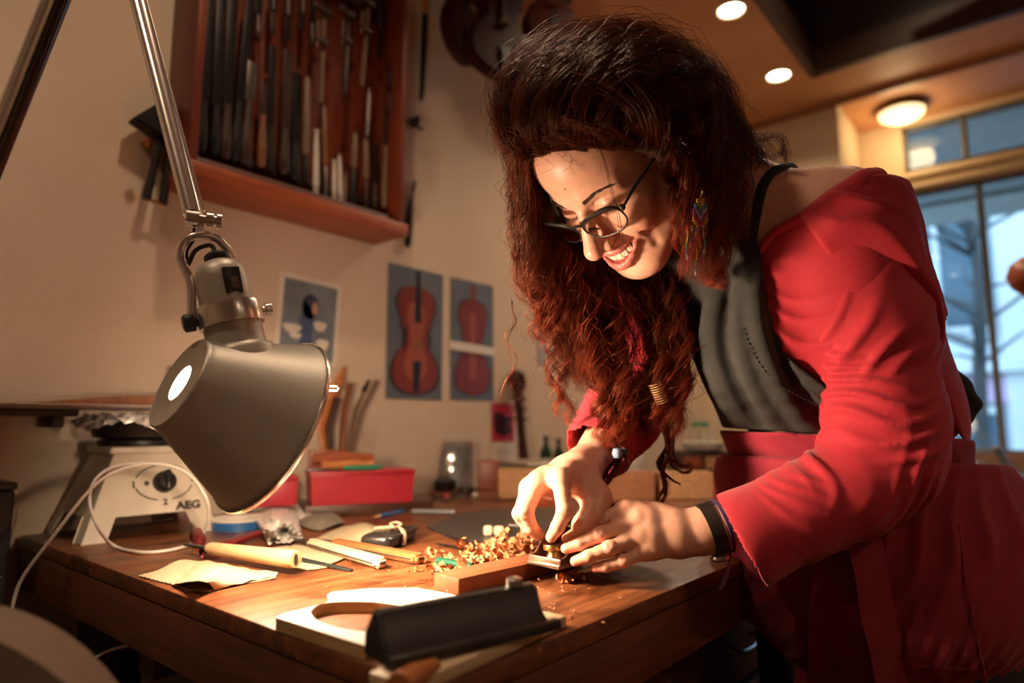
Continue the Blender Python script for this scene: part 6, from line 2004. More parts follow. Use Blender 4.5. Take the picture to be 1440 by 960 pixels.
# teeth
b = MB()
M_tooth = m_plain('tooth', (0.78, 0.68, 0.52), 0.2, var=0.04)
xs = [-.0262, -.0198, -.0128, -.0050, .0050, .0128, .0198, .0262]
for i, x in enumerate(xs):
    s = x / .0335
    w = [.0064, .0066, .0074, .0094, .0094, .0074, .0066, .0064][i]
    p = mouth(s, .0014 - .0024 * s * s, -.0035)
    p2 = mouth(s + .05, 0, -.0045) - mouth(s - .05, 0, -.0045)
    hgt = .0138 * (1 - .35 * s * s)
    b.box((0, -hgt * .2, 0), (w * 1.01, hgt, .005), frame(p, x=(p2[0], 0, p2[2]), y=(0, 1, 0)), .0010, 2)
b2 = [tuple(hw(v)) for v in b.v]
meshob('teeth', b2, b.f, M_tooth, woman, True, world=True)
# brows and lashes as fine short hairs
M_brow = m_plain('brow_hair', (0.035, 0.013, 0.008), 0.5)
b = MB()
r2 = np.random.default_rng(3)
for s in (-1, 1):
    for i in range(230):
        t_ = r2.uniform(0, 1)
        x = .013 + .036 * t_; y = .0135 + .0085 * math.sin(t_ * 2.2) - .004 * t_ + r2.normal(0, .0014) * (1 - .6 * t_)
        z = head_z(s * x, y)
        d = np.array([s * (.004 + .001 * r2.normal()), .0022 * (1 - 1.5 * t_), 0])
        e = np.array([s * x, y, z + .0002]); e2 = e + d; e2[2] = head_z(e2[0], e2[1]) + .0006
        b.tube([e, (e + e2) / 2 + [0, 0, .0005], e2], [.00020, .00024, .0001], 4)
    for i in range(26):
        t_ = i / 25
        x = .0175 + .028 * t_; y = -.0048 - .0048 * math.sin(math.pi * t_)
        z = head_z(s * x, y)
        e = np.array([s * x, y, z]); d = np.array([s * .003 * (t_ - .35), -.0046, .0042])
        b.tube([e, e + d * .6, e + d + [0, .0008, .0006]], [.00035, .00026, .0001], 4)
meshob('brows_and_lashes', [tuple(hw(v)) for v in b.v], b.f, M_brow, woman, True, world=True)['kind'] = 'stuff'
# ================================================================ clothes (children of the person)
M_top = m_weave('red_jersey', (0.40, 0.018, 0.032), 0.75, 1500, 0.06, 0.2, sheen=0.15)
M_apron = m_weave('dark_red_canvas', (0.26, 0.018, 0.036), 0.85, 1100, 0.10, 0.45, sheen=0.1)
M_bib = m_weave('charcoal_denim', (0.034, 0.032, 0.030), 0.85, 1000, 0.22, 0.5)
M_blkcloth = m_plain('black_cotton', (0.010, 0.009, 0.010), 0.8, var=0.2, scale=30)
M_stitch = m_plain('dark_thread', (0.012, 0.010, 0.010), 0.7)


def drop_cap(V, F, p0, n):
    """open a garment where it was cut flat: remove the faces lying in the cutting plane"""
    a, b_, c = V[F[:, 0]], V[F[:, 1]], V[F[:, 2]]
    nn = np.cross(b_ - a, c - a); nn /= np.linalg.norm(nn, axis=1, keepdims=True) + 1e-12
    ctr = V[F].mean(1)
    k = ~((np.abs(nn @ n) > .80) & (np.abs((ctr - p0) @ n) < .0035))
    F = F[k]
    used = np.unique(F); mp = -np.ones(len(V), np.int64); mp[used] = np.arange(len(used))
    return V[used], mp[F]


def wrinkles(s, a, b, R_, amp, freq, tilt=0.0, ph=0.0, view_dir=None, power=1.0, win=(0.0, 1.0), seed=0):
    """folds around the axis a-b: ridges across the sleeve, slanted by tilt and broken up by slow noise"""
    a, b = np.asarray(a, float), np.asarray(b, float)
    ax = nrm(b - a); L = float(np.linalg.norm(b - a))
    e1 = nrm(np.cross(ax, CU)); e2 = np.cross(ax, e1)
    rs = np.random.default_rng(seed)
    k = rs.uniform(0, 6.28, 8)

    def fn(p):
        d = p - a
        t = d @ ax; x = d @ e1; y = d @ e2
        th = np.arctan2(y, x)
        u = t + tilt * R_ * np.sin(th + k[6]) + .010 * np.sin(2 * th + k[0] + t * 18) + .006 * np.sin(3 * th + k[1] - t * 40)
        w = np.sin(u * freq + k[2] + .9 * np.sin(th * 2 + k[4]) + .8 * np.sin(t * 37 + k[3] + th))
        w = np.exp(-(w / .60) ** 2)                                # rounded ridges
        m = .55 + .45 * np.sin(th * 2 + t * 25 + k[5])
        s_ = t / L
        f = np.clip((s_ - win[0]) / .12, 0, 1) * np.clip((win[1] - s_) / .12, 0, 1)
        return -amp * w * m * f
    lo = np.minimum(a, b) - R_ * 1.6; hi = np.maximum(a, b) + R_ * 1.6
    return s.disp(fn, lo, hi)


def on_trunk(u, v, extra=0.0, s=None, d0=.70, d1=1.25):
    """first hit of the photo ray with an implicit surface"""
    s = s or TRK
    r = ray(u, v); ds = np.arange(d0, d1, .002)
    p = CAM + ds[:, None] * r
    D = np.full(len(ds), .06)
    for op, fn, a, b, k in s.ops:
        if op == 'u':
            d = fn(p); hh = np.maximum(k - np.abs(D - d), 0) / max(k, 1e-9); D = np.minimum(D, d) - hh * hh * k * .25
    i = np.where(D < extra)[0]
    return p[i[0]] if len(i) else p[int(len(ds) * .5)]


# ---- left sleeve (nearest), with flared three-quarter cuff
S = Sdf()
UA0, UA1, UA2 = P(1190, 325, .915), P(1222, 460, .885), P(1243, 590, .862)
EB = P(1249, 648, .850)
F1, F2, F3 = P(1190, 690, .845), P(1120, 722, .842), P(1046, 757, .838)
S.chain([UA0, UA1, UA2, EB], [.064, .0685, .0660, .054], .03)
S.chain([EB, F1, F2, F3, F3 + (F3 - F2) * .12], [.054, .052, .050, .052, .053], .03)
wrinkles(S, UA0, EB, .078, .0064, 130, .5, win=(.46, 1.08), seed=1)
wrinkles(S, UA0, EB, .078, .0080, 60, -1.0, win=(-.05, .70), seed=2)
wrinkles(S, EB, F3, .060, .0055, 88, .9, win=(-.15, .60), seed=3)
wrinkles(S, EB, F3, .060, .0022, 170, .2, win=(.40, .90), seed=4)
ca, cb, cc_ = P(1010, 702, .838), P(1072, 808, .838), P(1040, 757, .80)
cn = nrm(np.cross(cb - ca, cc_ - ca)); cn = cn if cn @ (F3 - F2) > 0 else -cn
LSL = Sdf(); LSL.ops = list(S.ops)
S.plane(ca, cn, .0005)
SV, SF_ = S.mesh(.0025)
# open cuff: slanting cut like in the photo, hollow inside
SV, SF_ = drop_cap(SV, SF_, ca, cn)
SV = smooth_mesh(SV, SF_, 2, .5)
sl = meshob('left_sleeve', SV, SF_, M_top, woman, True, world=True, angle=None)
sl.modifiers.new('sol', 'SOLIDIFY').thickness = -.0022
XF[sl] = XF[woman]
# double stitched hem at the cuff
b = MB()
for off in (0, 6):
    e = bez([on_trunk(u + off, v, .001, LSL) - CF * .0012 for u, v in ((1030, 694), (1036, 715), (1046, 740), (1058, 763), (1072, 786), (1083, 800))], 70)
    for i in range(0, 68, 2):
        b.tube([e[i], e[i + 1]], .0007, 4)
b.build('cuff_stitching', m_plain('dark_red_thread', (0.09, 0.005, 0.010), 0.7), woman, world=True)
# ---- right sleeve
S = Sdf()
S.chain([SHR_, SHR_ * .4 + ELR * .6, ELR], [.070, .066, .058], .03)
RW1 = ELR * .16 + WRR * .84
S.chain([ELR, ELR * .5 + WRR * .5, RW1], [.058, .052, .044], .03)
wrinkles(S, ELR, WRR, .050, .0045, 170, .3, win=(-.1, .98), seed=6)
wrinkles(S, SHR_, ELR, .065, .0040, 110, .6, win=(.1, 1.1), seed=7)
n2 = nrm(WRR - ELR)
S.plane(RW1 + n2 * .012, n2, .0005)
V, F = S.mesh(.0028)
V, F = drop_cap(V, F, RW1 + n2 * .012, n2)
V = smooth_mesh(V, F, 1, .5)
o = meshob('right_sleeve', V, F, M_top, woman, True, world=True, angle=None)
o.modifiers.new('sol', 'SOLIDIFY').thickness = -.002

# ---- red top on the trunk, off the left shoulder
def upper_front(s, g):
    torso(s, g)
    s.cone(CHEST + sp * .06 + lf_ * .06, P(1150, 350, .935), .076 + g, .051 + g, .04)
    s.cone(CHEST + sp * .03, SHR_, .09 + g, .057 + g, .04)
    s.cone(P(1148, 352, .938), UA1, .046 + g, .034 + g, .03)
    s.cone(NECK_BASE, SHL, .049 + g, .058 + g, .05)
    s.cone(SHL, SHL * .45 + ELB * .55, .065 + g, .050 + g, .03)
    return s


S = upper_front(Sdf(), .009)
wrinkles(S, P(1080, 400, .95), P(1165, 560, .93), .10, .0035, 70, .8, win=(-.2, 1.3), seed=9)
def plane3(a, b, c, side):
    n = nrm(np.cross(b - a, c - a))
    return a, (n if n @ side > 0 else -n)


UPF = upper_front(Sdf(), .009)
NL = [on_trunk(u, v, .004, B) for u, v in ((1083, 330), (1165, 281), (1222, 258))]
nlp, nln = plane3(NL[0], NL[1], NL[2], CU); S.plane(nlp, nln, .003)
S.plane(WAIST - sp * .022, -sp, .003)
BIB_EDGE = (((1064, 335), (1084, 440)), ((1084, 440), (1106, 500)), ((1106, 500), (1165, 546)))


BPL = [plane3(P(*a_, .9), P(*b_, .9), CAM, CR) for a_, b_ in BIB_EDGE]


def bib_side(p):
    return np.min([(p - p0) @ n0 for p0, n0 in BPL], axis=0)


S._add('i', lambda p: np.minimum(-bib_side(p + CR * .010 - CU * .008), (p - CHEST) @ fw_ + .06), [-9] * 3, [9] * 3, .001)
V, F = S.mesh(.0034)



o = meshob('red_top', V, F, M_top, woman, True, world=True, angle=None)
# turned-down neckline band over the upper arm
SLV = Sdf()
for src in (upper_front(Sdf(), .016),):
    SLV.ops += src.ops
SLV.chain([SHL, UA0, UA1], [.078, .074, .078], .03)
DP = [on_trunk(u, v, 0.0, SLV) for u, v in ((1152, 350), (1212, 316), (1266, 345))]
dpp, dpn = plane3(DP[0], DP[1], DP[2], -CU)
S = Sdf(); S.ops += SLV.ops
wrinkles(S, P(1130, 330, .88), P(1260, 290, .90), .06, .0045, 70, 1.2, win=(-.2, 1.2), seed=12)
S.plane(dpp, dpn, .004)
S.plane(nlp, nln, .004)
pl0, pln = plane3(P(1122, 300, .9), P(1160, 352, .9), CAM, -CR); S.plane(pl0, pln, .004)
V, F = S.mesh(.0028)
V = smooth_mesh(V, F, 1, .5)
meshob('neckline_fold', V, F, M_top, woman, True, world=True, angle=None)
# rolled hem along the neckline
S = Sdf()
hem = [on_trunk(u, v, .006, B) - CF * .004 for u, v in ((1070, 352), (1083, 331), (1105, 317), (1127, 306), (1150, 291), (1172, 277), (1195, 265), (1212, 256))]
hem += [hem[-1] + CR * .018 + CF * .012 + CU * .004, hem[-1] + CR * .034 + CF * .035 - CU * .006, hem[-1] + CR * .045 + CF * .075 - CU * .03]
hem = bez(hem, 40)
S.chain(hem, [.0045 + .0085 * min(1, max(0, (i - 10) / 16)) for i in range(40)], .006)
S.chain([P(1206, 262, .872), P(1230, 252, .890), P(1247, 263, .905), P(1255, 285, .915)], [.006, .013, .011, .006], .012)
S.chain([P(1258, 300, .885), P(1271, 303, .90), P(1268, 322, .895)], [.006, .010, .006], .012)
V, F = S.mesh(.0024)
meshob('neckline_hem', V, F, M_top, woman, True, world=True, angle=None)

# ---- charcoal bib
S = upper_front(Sdf(), .017)
# long folds hanging down the bib
def fold(s, pts, r, depth, k=.010):
    s.chain(pts, r, k, op='s') if depth > 0 else s.chain(pts, r, k)
    return s


TRK = upper_front(Sdf(), .017)
FLD = [([(1030, 405), (1018, 470), (1036, 540), (1070, 600)], .010, 's'), ([(1008, 400), (1000, 470), (1015, 545), (1050, 605)], .011, 'u'),
       ([(1048, 395), (1040, 460), (1056, 530), (1098, 600)], .008, 'u'), ([(1075, 400), (1080, 470), (1110, 540), (1160, 595)], .006, 's'),
       ([(1062, 380), (1066, 450), (1090, 530), (1135, 600)], .006, 'u'), ([(985, 430), (985, 500), (1005, 560)], .006, 's')]
for pts, r, op in FLD:
    w3 = [on_trunk(u, v) for u, v in pts]
    w3 = bez(w3, 10)
    if op == 's':
        S.chain([x - CF * .001 for x in w3], [r * (.5 + .5 * math.sin(math.pi * (i + 1) / 11)) for i in range(10)], .016, op='s')
    else:
        S.chain([x + CF * r * .62 for x in w3], [r * (.6 + .4 * math.sin(math.pi * (i + 1) / 11)) for i in range(10)], .018)
side = -CR
S._add('i', bib_side, [-9] * 3, [9] * 3, .002)
p0, n0 = plane3(P(985, 345, .9), P(1070, 330, .9), CAM, CU)
S.plane(p0, n0, .004)
# only the outer shell of the front
# curved lower hem
p0, n0 = plane3(P(1030, 602, .95), P(1190, 612, .95), CAM, -CU)
S.plane(p0, n0, .004)
V, F = S.mesh(.0032)
meshob('apron_bib', V, F, M_bib, woman, True, world=True, angle=None)
# stitched dart on the bib
b = MB()
st = bez([on_trunk(u, v, .0015) - CF * .002 for u, v in [(1036, 412), (1044, 460), (1058, 500), (1085, 535), (1120, 556), (1150, 572)]], 60)
for i in range(0, 58, 2):
    b.tube([st[i] - CF * .0055, st[i + 1] - CF * .0055], .0009, 4)
b.build('stitching', M_stitch, woman, world=True)
# strap of the black undershirt and the bib strap
def on_body(u, v):
    return on_trunk(u, v, 0.0, B)
stp = [(1056, 356), (1060, 322), (1065, 290), (1072, 264), (1084, 246), (1098, 238), (1114, 234)]
sw = [on_body(u, v) - CF * .003 + CU * .0015 for u, v in stp]
sw = sw + [sw[-1] + CR * .018 + CF * .03 - CU * .004]
sw = bez(sw, 24)
b = MB()
rows = []
for i, p in enumerate(sw):
    t_ = nrm(sw[min(i + 1, 23)] - sw[max(i - 1, 0)])
    sd = nrm(np.cross(t_, -CF + CU * .6))
    rows.append([p + sd * .0062 * s_ + (-CF + CU) * .0015 * (1 - s_ * s_) for s_ in (-1, -.5, 0, .5, 1)])
b.grid(rows, .002)
b.build('shoulder_strap', M_blkcloth, woman, world=True)

# ---- apron skirt
S = Sdf()
PW = P(1188, 640, 1.01)
down = np.array([0, 0, -1.0])
K0 = PW
K1 = P(1235, 800, 1.02)
K2 = np.array([K1[0] + .02, K1[1] - .01, .55])
K3 = np.array([K1[0] + .03, K1[1] - .01, .36])
torso(S, .019)
for c, rx, ry, rz in ((K0, .150, .170, .10), (K0 * .5 + K1 * .5, .172, .195, .13), (K1, .188, .215, .16), (K2, .195, .222, .17), (K3, .198, .225, .12)):
    S.ell(c, (rx, ry, rz), .08, BR if c is K0 else np.stack([nrm(fwd0), np.cross([0, 0, 1.0], nrm(fwd0)), np.array([0, 0, 1.0])], 1))
wrinkles(S, K0, K1, .2, .0055, 46, 1.6, win=(-.2, 1.4), seed=21)
wrinkles(S, K0 + CR * .1, K2, .2, .0035, 60, 2.2, win=(.1, 1.2), seed=22)
p0, n0 = plane3(P(1030, 640, .95), P(1200, 646, .95), CAM, CU)
S.plane(p0, n0, .004)
S.plane(K3 - [0, 0, .05], [0, 0, -1], .003)
V, F = S.mesh(.0045)
skirt = meshob('apron_skirt', V, F, M_apron, woman, True, world=True, angle=None)
SKT = S
# waistband
S = torso(Sdf(), .022)
p0, n0 = plane3(P(1030, 606, .95), P(1200, 612, .95), CAM, CU); S.plane(p0, n0, .004)
p0, n0 = plane3(P(1030, 662, .95), P(1200, 668, .95), CAM, -CU); S.plane(p0, n0, .004)
wrinkles(S, K0, K1, .2, .0022, 60, 1.2, win=(-.6, 1.4), seed=25)
V, F = S.mesh(.004)
meshob('apron_waistband', V, F, M_apron, woman, True, world=True, angle=None)


def skin_pt(u, v, extra=.003):
    p = on_trunk(u, v, 0.0, SKT, .75, 1.2)
    return p - CF * extra


def ribbon(name, pts, wid, mat, ex=.006, thick=.003, stitch=True):
    ps = bez([skin_pt(u, v, ex) for u, v in pts], 26)
    rows = []
    for i, p in enumerate(ps):
        t_ = nrm(ps[min(i + 1, 25)] - ps[max(i - 1, 0)]); sd = nrm(np.cross(t_, CF))
        rows.append([p + sd * wid * s_ - CF * .002 * math.sin(i * .5 + s_) for s_ in (-1, -.6, 0, .6, 1)])
    b = MB(); b.grid(rows, thick)
    o = b.build(name, mat, woman, world=True)
    return o


ribbon('apron_tie', [(1158, 770), (1154, 820), (1150, 880), (1148, 930), (1150, 985)], .0185, M_apron, .012)
ribbon('apron_tie', [(1205, 755), (1215, 800), (1226, 860), (1238, 920), (1250, 990)], .0215, M_apron, .016)
# pocket flap / side panel seam of the skirt
b = MB()
sm1 = bez([skin_pt(u, v, .0035) for u, v in [(1345, 735), (1352, 790), (1364, 860), (1378, 930), (1388, 985)]], 30)
b.tube(sm1, .0016, 5)
b.tube(bez([skin_pt(u, v, .0035) for u, v in [(1262, 925), (1300, 935), (1345, 938), (1382, 934)]], 16), .0014, 5)
b.build('seam', M_apron, woman, world=True)
# black bow at the back and black trousers
b = MB()
bw = [P(1322, 500, 1.06), P(1345, 535, 1.05), P(1376, 566, 1.04), P(1358, 590, 1.04), P(1325, 596, 1.06)]
S = Sdf()
S.chain([P(1310, 500, 1.00), P(1345, 545, .985), P(1369, 568, .98)], [.012, .018, .009], .012)
S.chain([P(1369, 568, .98), P(1350, 584, .985), P(1310, 590, 1.0)], [.009, .015, .014], .012)
S.chain([P(1322, 540, .995), P(1322, 580, .995)], [.022, .018], .012)
S.chain([P(1322, 570, .995), P(1290, 580, 1.01), P(1250, 585, 1.02)], [.018, .018, .018], .012)
V, F = S.mesh(.003)
meshob('black_bow', V, F, M_blkcloth, woman, True, world=True, angle=None)
S = Sdf()
FL, FR_ = np.array([K1[0] - .02, K1[1] - .10, .10]), np.array([K1[0] + .02, K1[1] + .10, .10])
for f, s_ in ((FL, -1), (FR_, 1)):
    hip = np.array([K1[0] - .01, K1[1] + s_ * .085, .82]); kn_ = np.array([K1[0] - .03, K1[1] + s_ * .095, .47])
    S.chain([hip, kn_, f], [.105, .072, .055], .03)
V, F = S.mesh(.006)
meshob('black_trousers', V, F, M_blkcloth, woman, True, world=True, angle=None)
for f in (FL, FR_):
    S = Sdf()
    fd = nrm(np.array([fwd0[0], fwd0[1], 0]))
    b0 = np.array([f[0], f[1], .035])
    S.chain([b0 - fd * .05, b0 + fd * .04, b0 + fd * .14 - [0, 0, .005]], [.035, .042, .030], .02)
    S.cone(b0, b0 + [0, 0, .07], .042, .046, .02)
    S.plane([0, 0, 0.0], [0, 0, -1], .002)
    V, F = S.mesh(.005)
    V[:, 2] = np.maximum(V[:, 2], 0.001)
    meshob('shoe', V, F, M_blackpl, woman, True, world=True, angle=None)
# ================================================================ hair
hrng = np.random.default_rng(11)
# (points (u, v, depth), spread at root / middle / tip in metres, strands, curl amplitude, wave length, core)
G = []


def g(pts, sp_, n, curl=.005, wl=.06, core=.6, clumps=9):
    G.append((pts, sp_, n, curl * (.62 if pts[0][1] < 228 else .72), wl * 1.1, core, clumps + ((5 if pts[0][1] > 227 else 22) if clumps == 9 else 0)))


# swept up from the forehead over the crown
g([(748, 222, .812), (722, 190, .790), (716, 140, .795), (738, 98, .815), (790, 62, .85), (850, 50, .90)], (.0075, .021, .022), 412, .009, .13)
g([(768, 214, .800), (748, 175, .770), (752, 125, .770), (785, 88, .795), (840, 62, .84), (900, 62, .90)], (.0075, .021, .022), 412, .009, .13)
g([(792, 208, .792), (780, 160, .757), (792, 112, .760), (830, 78, .79), (885, 58, .84), (945, 78, .90)], (.0075, .021, .022), 412, .009, .13)
g([(818, 205, .787), (815, 150, .747), (832, 105, .752), (870, 75, .785), (915, 66, .84), (975, 98, .91)], (.0075, .021, .022), 412, .009, .13)
g([(845, 204, .787), (850, 150, .745), (872, 105, .752), (908, 80, .79), (955, 85, .85), (1005, 130, .91), (1025, 190, .93)], (.0075, .021, .022), 425, .010, .12)
g([(872, 207, .790), (884, 155, .750), (908, 115, .762), (946, 100, .80), (990, 120, .86), (1018, 175, .90), (1035, 230, .92), (1045, 280, .94)], (.0075, .020, .022), 400, .010, .10)
g([(898, 212, .797), (915, 165, .765), (942, 135, .780), (975, 140, .815), (1002, 180, .85), (1015, 240, .87), (1020, 300, .885), (1015, 350, .90)], (.0075, .018, .022), 400, .011, .09)
g([(918, 220, .806), (938, 180, .782), (962, 170, .795), (985, 200, .82), (995, 250, .84), (998, 310, .85), (992, 360, .86), (985, 400, .875)], (.011, .017, .02), 350, .008, .06)
g([(930, 232, .815), (945, 215, .800), (962, 235, .803), (972, 280, .812), (976, 330, .822), (972, 375, .84)], (.009, .013, .016), 250, .008, .055, .35)
g([(935, 245, .822), (948, 260, .812), (955, 300, .815), (958, 340, .83), (966, 390, .85)], (.006, .009, .010), 80, .008, .05, .0, 5)
# swept sideways along the hairline into the left bulge
g([(905, 205, .795), (868, 186, .765), (825, 172, .757), (775, 165, .765), (735, 168, .785), (714, 188, .815), (722, 222, .85)], (.008, .014, .014), 400, .006, .12, .3)
g([(868, 203, .785), (825, 192, .775), (785, 188, .777), (748, 190, .795), (726, 205, .82), (730, 250, .86), (738, 300, .89)], (.007, .010, .013), 375, .006, .10, .3)
g([(828, 205, .785), (795, 200, .785), (765, 202, .795), (738, 212, .82), (732, 240, .85), (736, 290, .88), (742, 340, .90)], (.006, .008, .012), 325, .006, .08, .3)
g([(912, 212, .805), (890, 196, .782), (850, 190, .772), (800, 190, .775), (765, 196, .79), (738, 214, .82)], (.004, .005, .005), 150, .004, .10, .0)
g([(935, 225, .82), (930, 196, .79), (910, 160, .757), (870, 128, .748), (815, 118, .76), (760, 125, .78), (715, 150, .81), (703, 185, .84)], (.008, .020, .016), 412, .009, .13, .4)
# behind the ear, onto neck and shoulder
g([(985, 130, .87), (1020, 190, .90), (1030, 250, .91), (1040, 310, .92), (1030, 360, .92)], (.02, .024, .02), 300, .009, .06)
g([(1000, 150, .90), (1040, 200, .92), (1060, 245, .93), (1045, 300, .93), (1025, 330, .93)], (.014, .018, .014), 150, .012, .055, .3)
g([(975, 230, .86), (990, 290, .87), (1000, 340, .88), (1005, 385, .89), (1000, 405, .895)], (.018, .020, .013), 275, .009, .055)
g([(1010, 170, .90), (1050, 195, .915), (1085, 205, .92), (1105, 213, .92), (1095, 222, .92)], (.010, .010, .004), 40, .014, .05, .0, 4)
# far side of the head: wide curtain beside the face
g([(746, 215, .84), (728, 212, .855), (732, 260, .88), (738, 320, .90), (745, 380, .91), (752, 410, .915)], (.012, .020, .022), 375, .008, .055, .5)
g([(744, 205, .86), (738, 245, .90), (748, 310, .93), (752, 380, .94), (775, 440, .945), (800, 490, .945), (812, 540, .945)], (.016, .026, .020), 450, .010, .055, .4)
g([(745, 235, .90), (755, 310, .935), (780, 380, .95), (806, 440, .95), (822, 500, .945), (838, 550, .94)], (.02, .030, .022), 475, .010, .055, .4)
g([(770, 280, .95), (800, 350, .975), (830, 410, .97), (850, 470, .96), (862, 530, .95), (868, 590, .94)], (.022, .032, .020), 500, .010, .055, .4)
g([(800, 300, .98), (836, 370, .985), (862, 430, .98), (872, 490, .965), (872, 550, .95), (868, 605, .93), (867, 632, .915)], (.022, .028, .012), 450, .009, .055, .4)
g([(850, 320, 1.0), (900, 380, .99), (925, 440, .98), (930, 500, .965), (925, 560, .95), (928, 610, .94)], (.022, .026, .012), 375, .010, .055, .35)
g([(900, 330, .99), (935, 390, .975), (955, 450, .965), (962, 510, .955), (955, 570, .945), (945, 620, .935)], (.018, .018, .009), 250, .010, .055, .3)
g([(730, 300, .91), (745, 360, .925), (770, 420, .93), (790, 470, .93)], (.018, .024, .02), 275, .011, .05, .3)
# loose ends below the curtain
g([(775, 430, .94), (800, 490, .94), (792, 530, .94), (800, 570, .94), (806, 600, .935)], (.008, .008, .003), 60, .011, .05, .0, 3)
g([(765, 420, .935), (778, 470, .935), (772, 510, .935), (782, 555, .935), (788, 590, .935)], (.006, .006, .003), 40, .012, .05, .0, 2)
g([(820, 520, .945), (842, 560, .94), (838, 590, .935), (848, 625, .93)], (.010, .009, .004), 60, .010, .05, .0, 3)
g([(745, 400, .92), (760, 430, .92), (756, 460, .92), (766, 490, .92)], (.008, .008, .003), 40, .010, .045, .0, 3)
g([(718, 420, .90), (722, 445, .90), (712, 475, .90), (722, 515, .90), (700, 560, .90)], (.0015, .002, .001), 7, .004, .06, .0, 2)
# tails that hang to the hands
g([(868, 615, .93), (869, 642, .912), (856, 664, .902), (846, 686, .896), (853, 706, .892), (866, 712, .892)], (.0085, .0065, .0022), 162, .0025, .07, .3, 3)
g([(866, 600, .93), (874, 634, .915), (882, 655, .905), (870, 668, .90)], (.006, .005, .002), 40, .003, .06, .0, 2)
g([(928, 590, .945), (932, 625, .935), (927, 655, .93), (931, 685, .925), (926, 712, .922)], (.009, .0075, .002), 150, .005, .06, .25, 3)
g([(942, 600, .945), (944, 632, .938), (952, 650, .935), (968, 660, .93), (974, 650, .93)], (.007, .006, .002), 80, .004, .06, .2, 3)
g([(936, 640, .935), (934, 660, .93), (945, 676, .928), (958, 680, .928)], (.004, .004, .0015), 40, .004, .05, .0, 2)
g([(955, 480, .96), (962, 540, .95), (950, 590, .945), (940, 640, .94)], (.006, .005, .003), 60, .008, .05, .0, 2)
g([(915, 500, .965), (908, 560, .95), (906, 590, .945), (898, 612, .945)], (.006, .005, .002), 40, .010, .05, .0, 2)

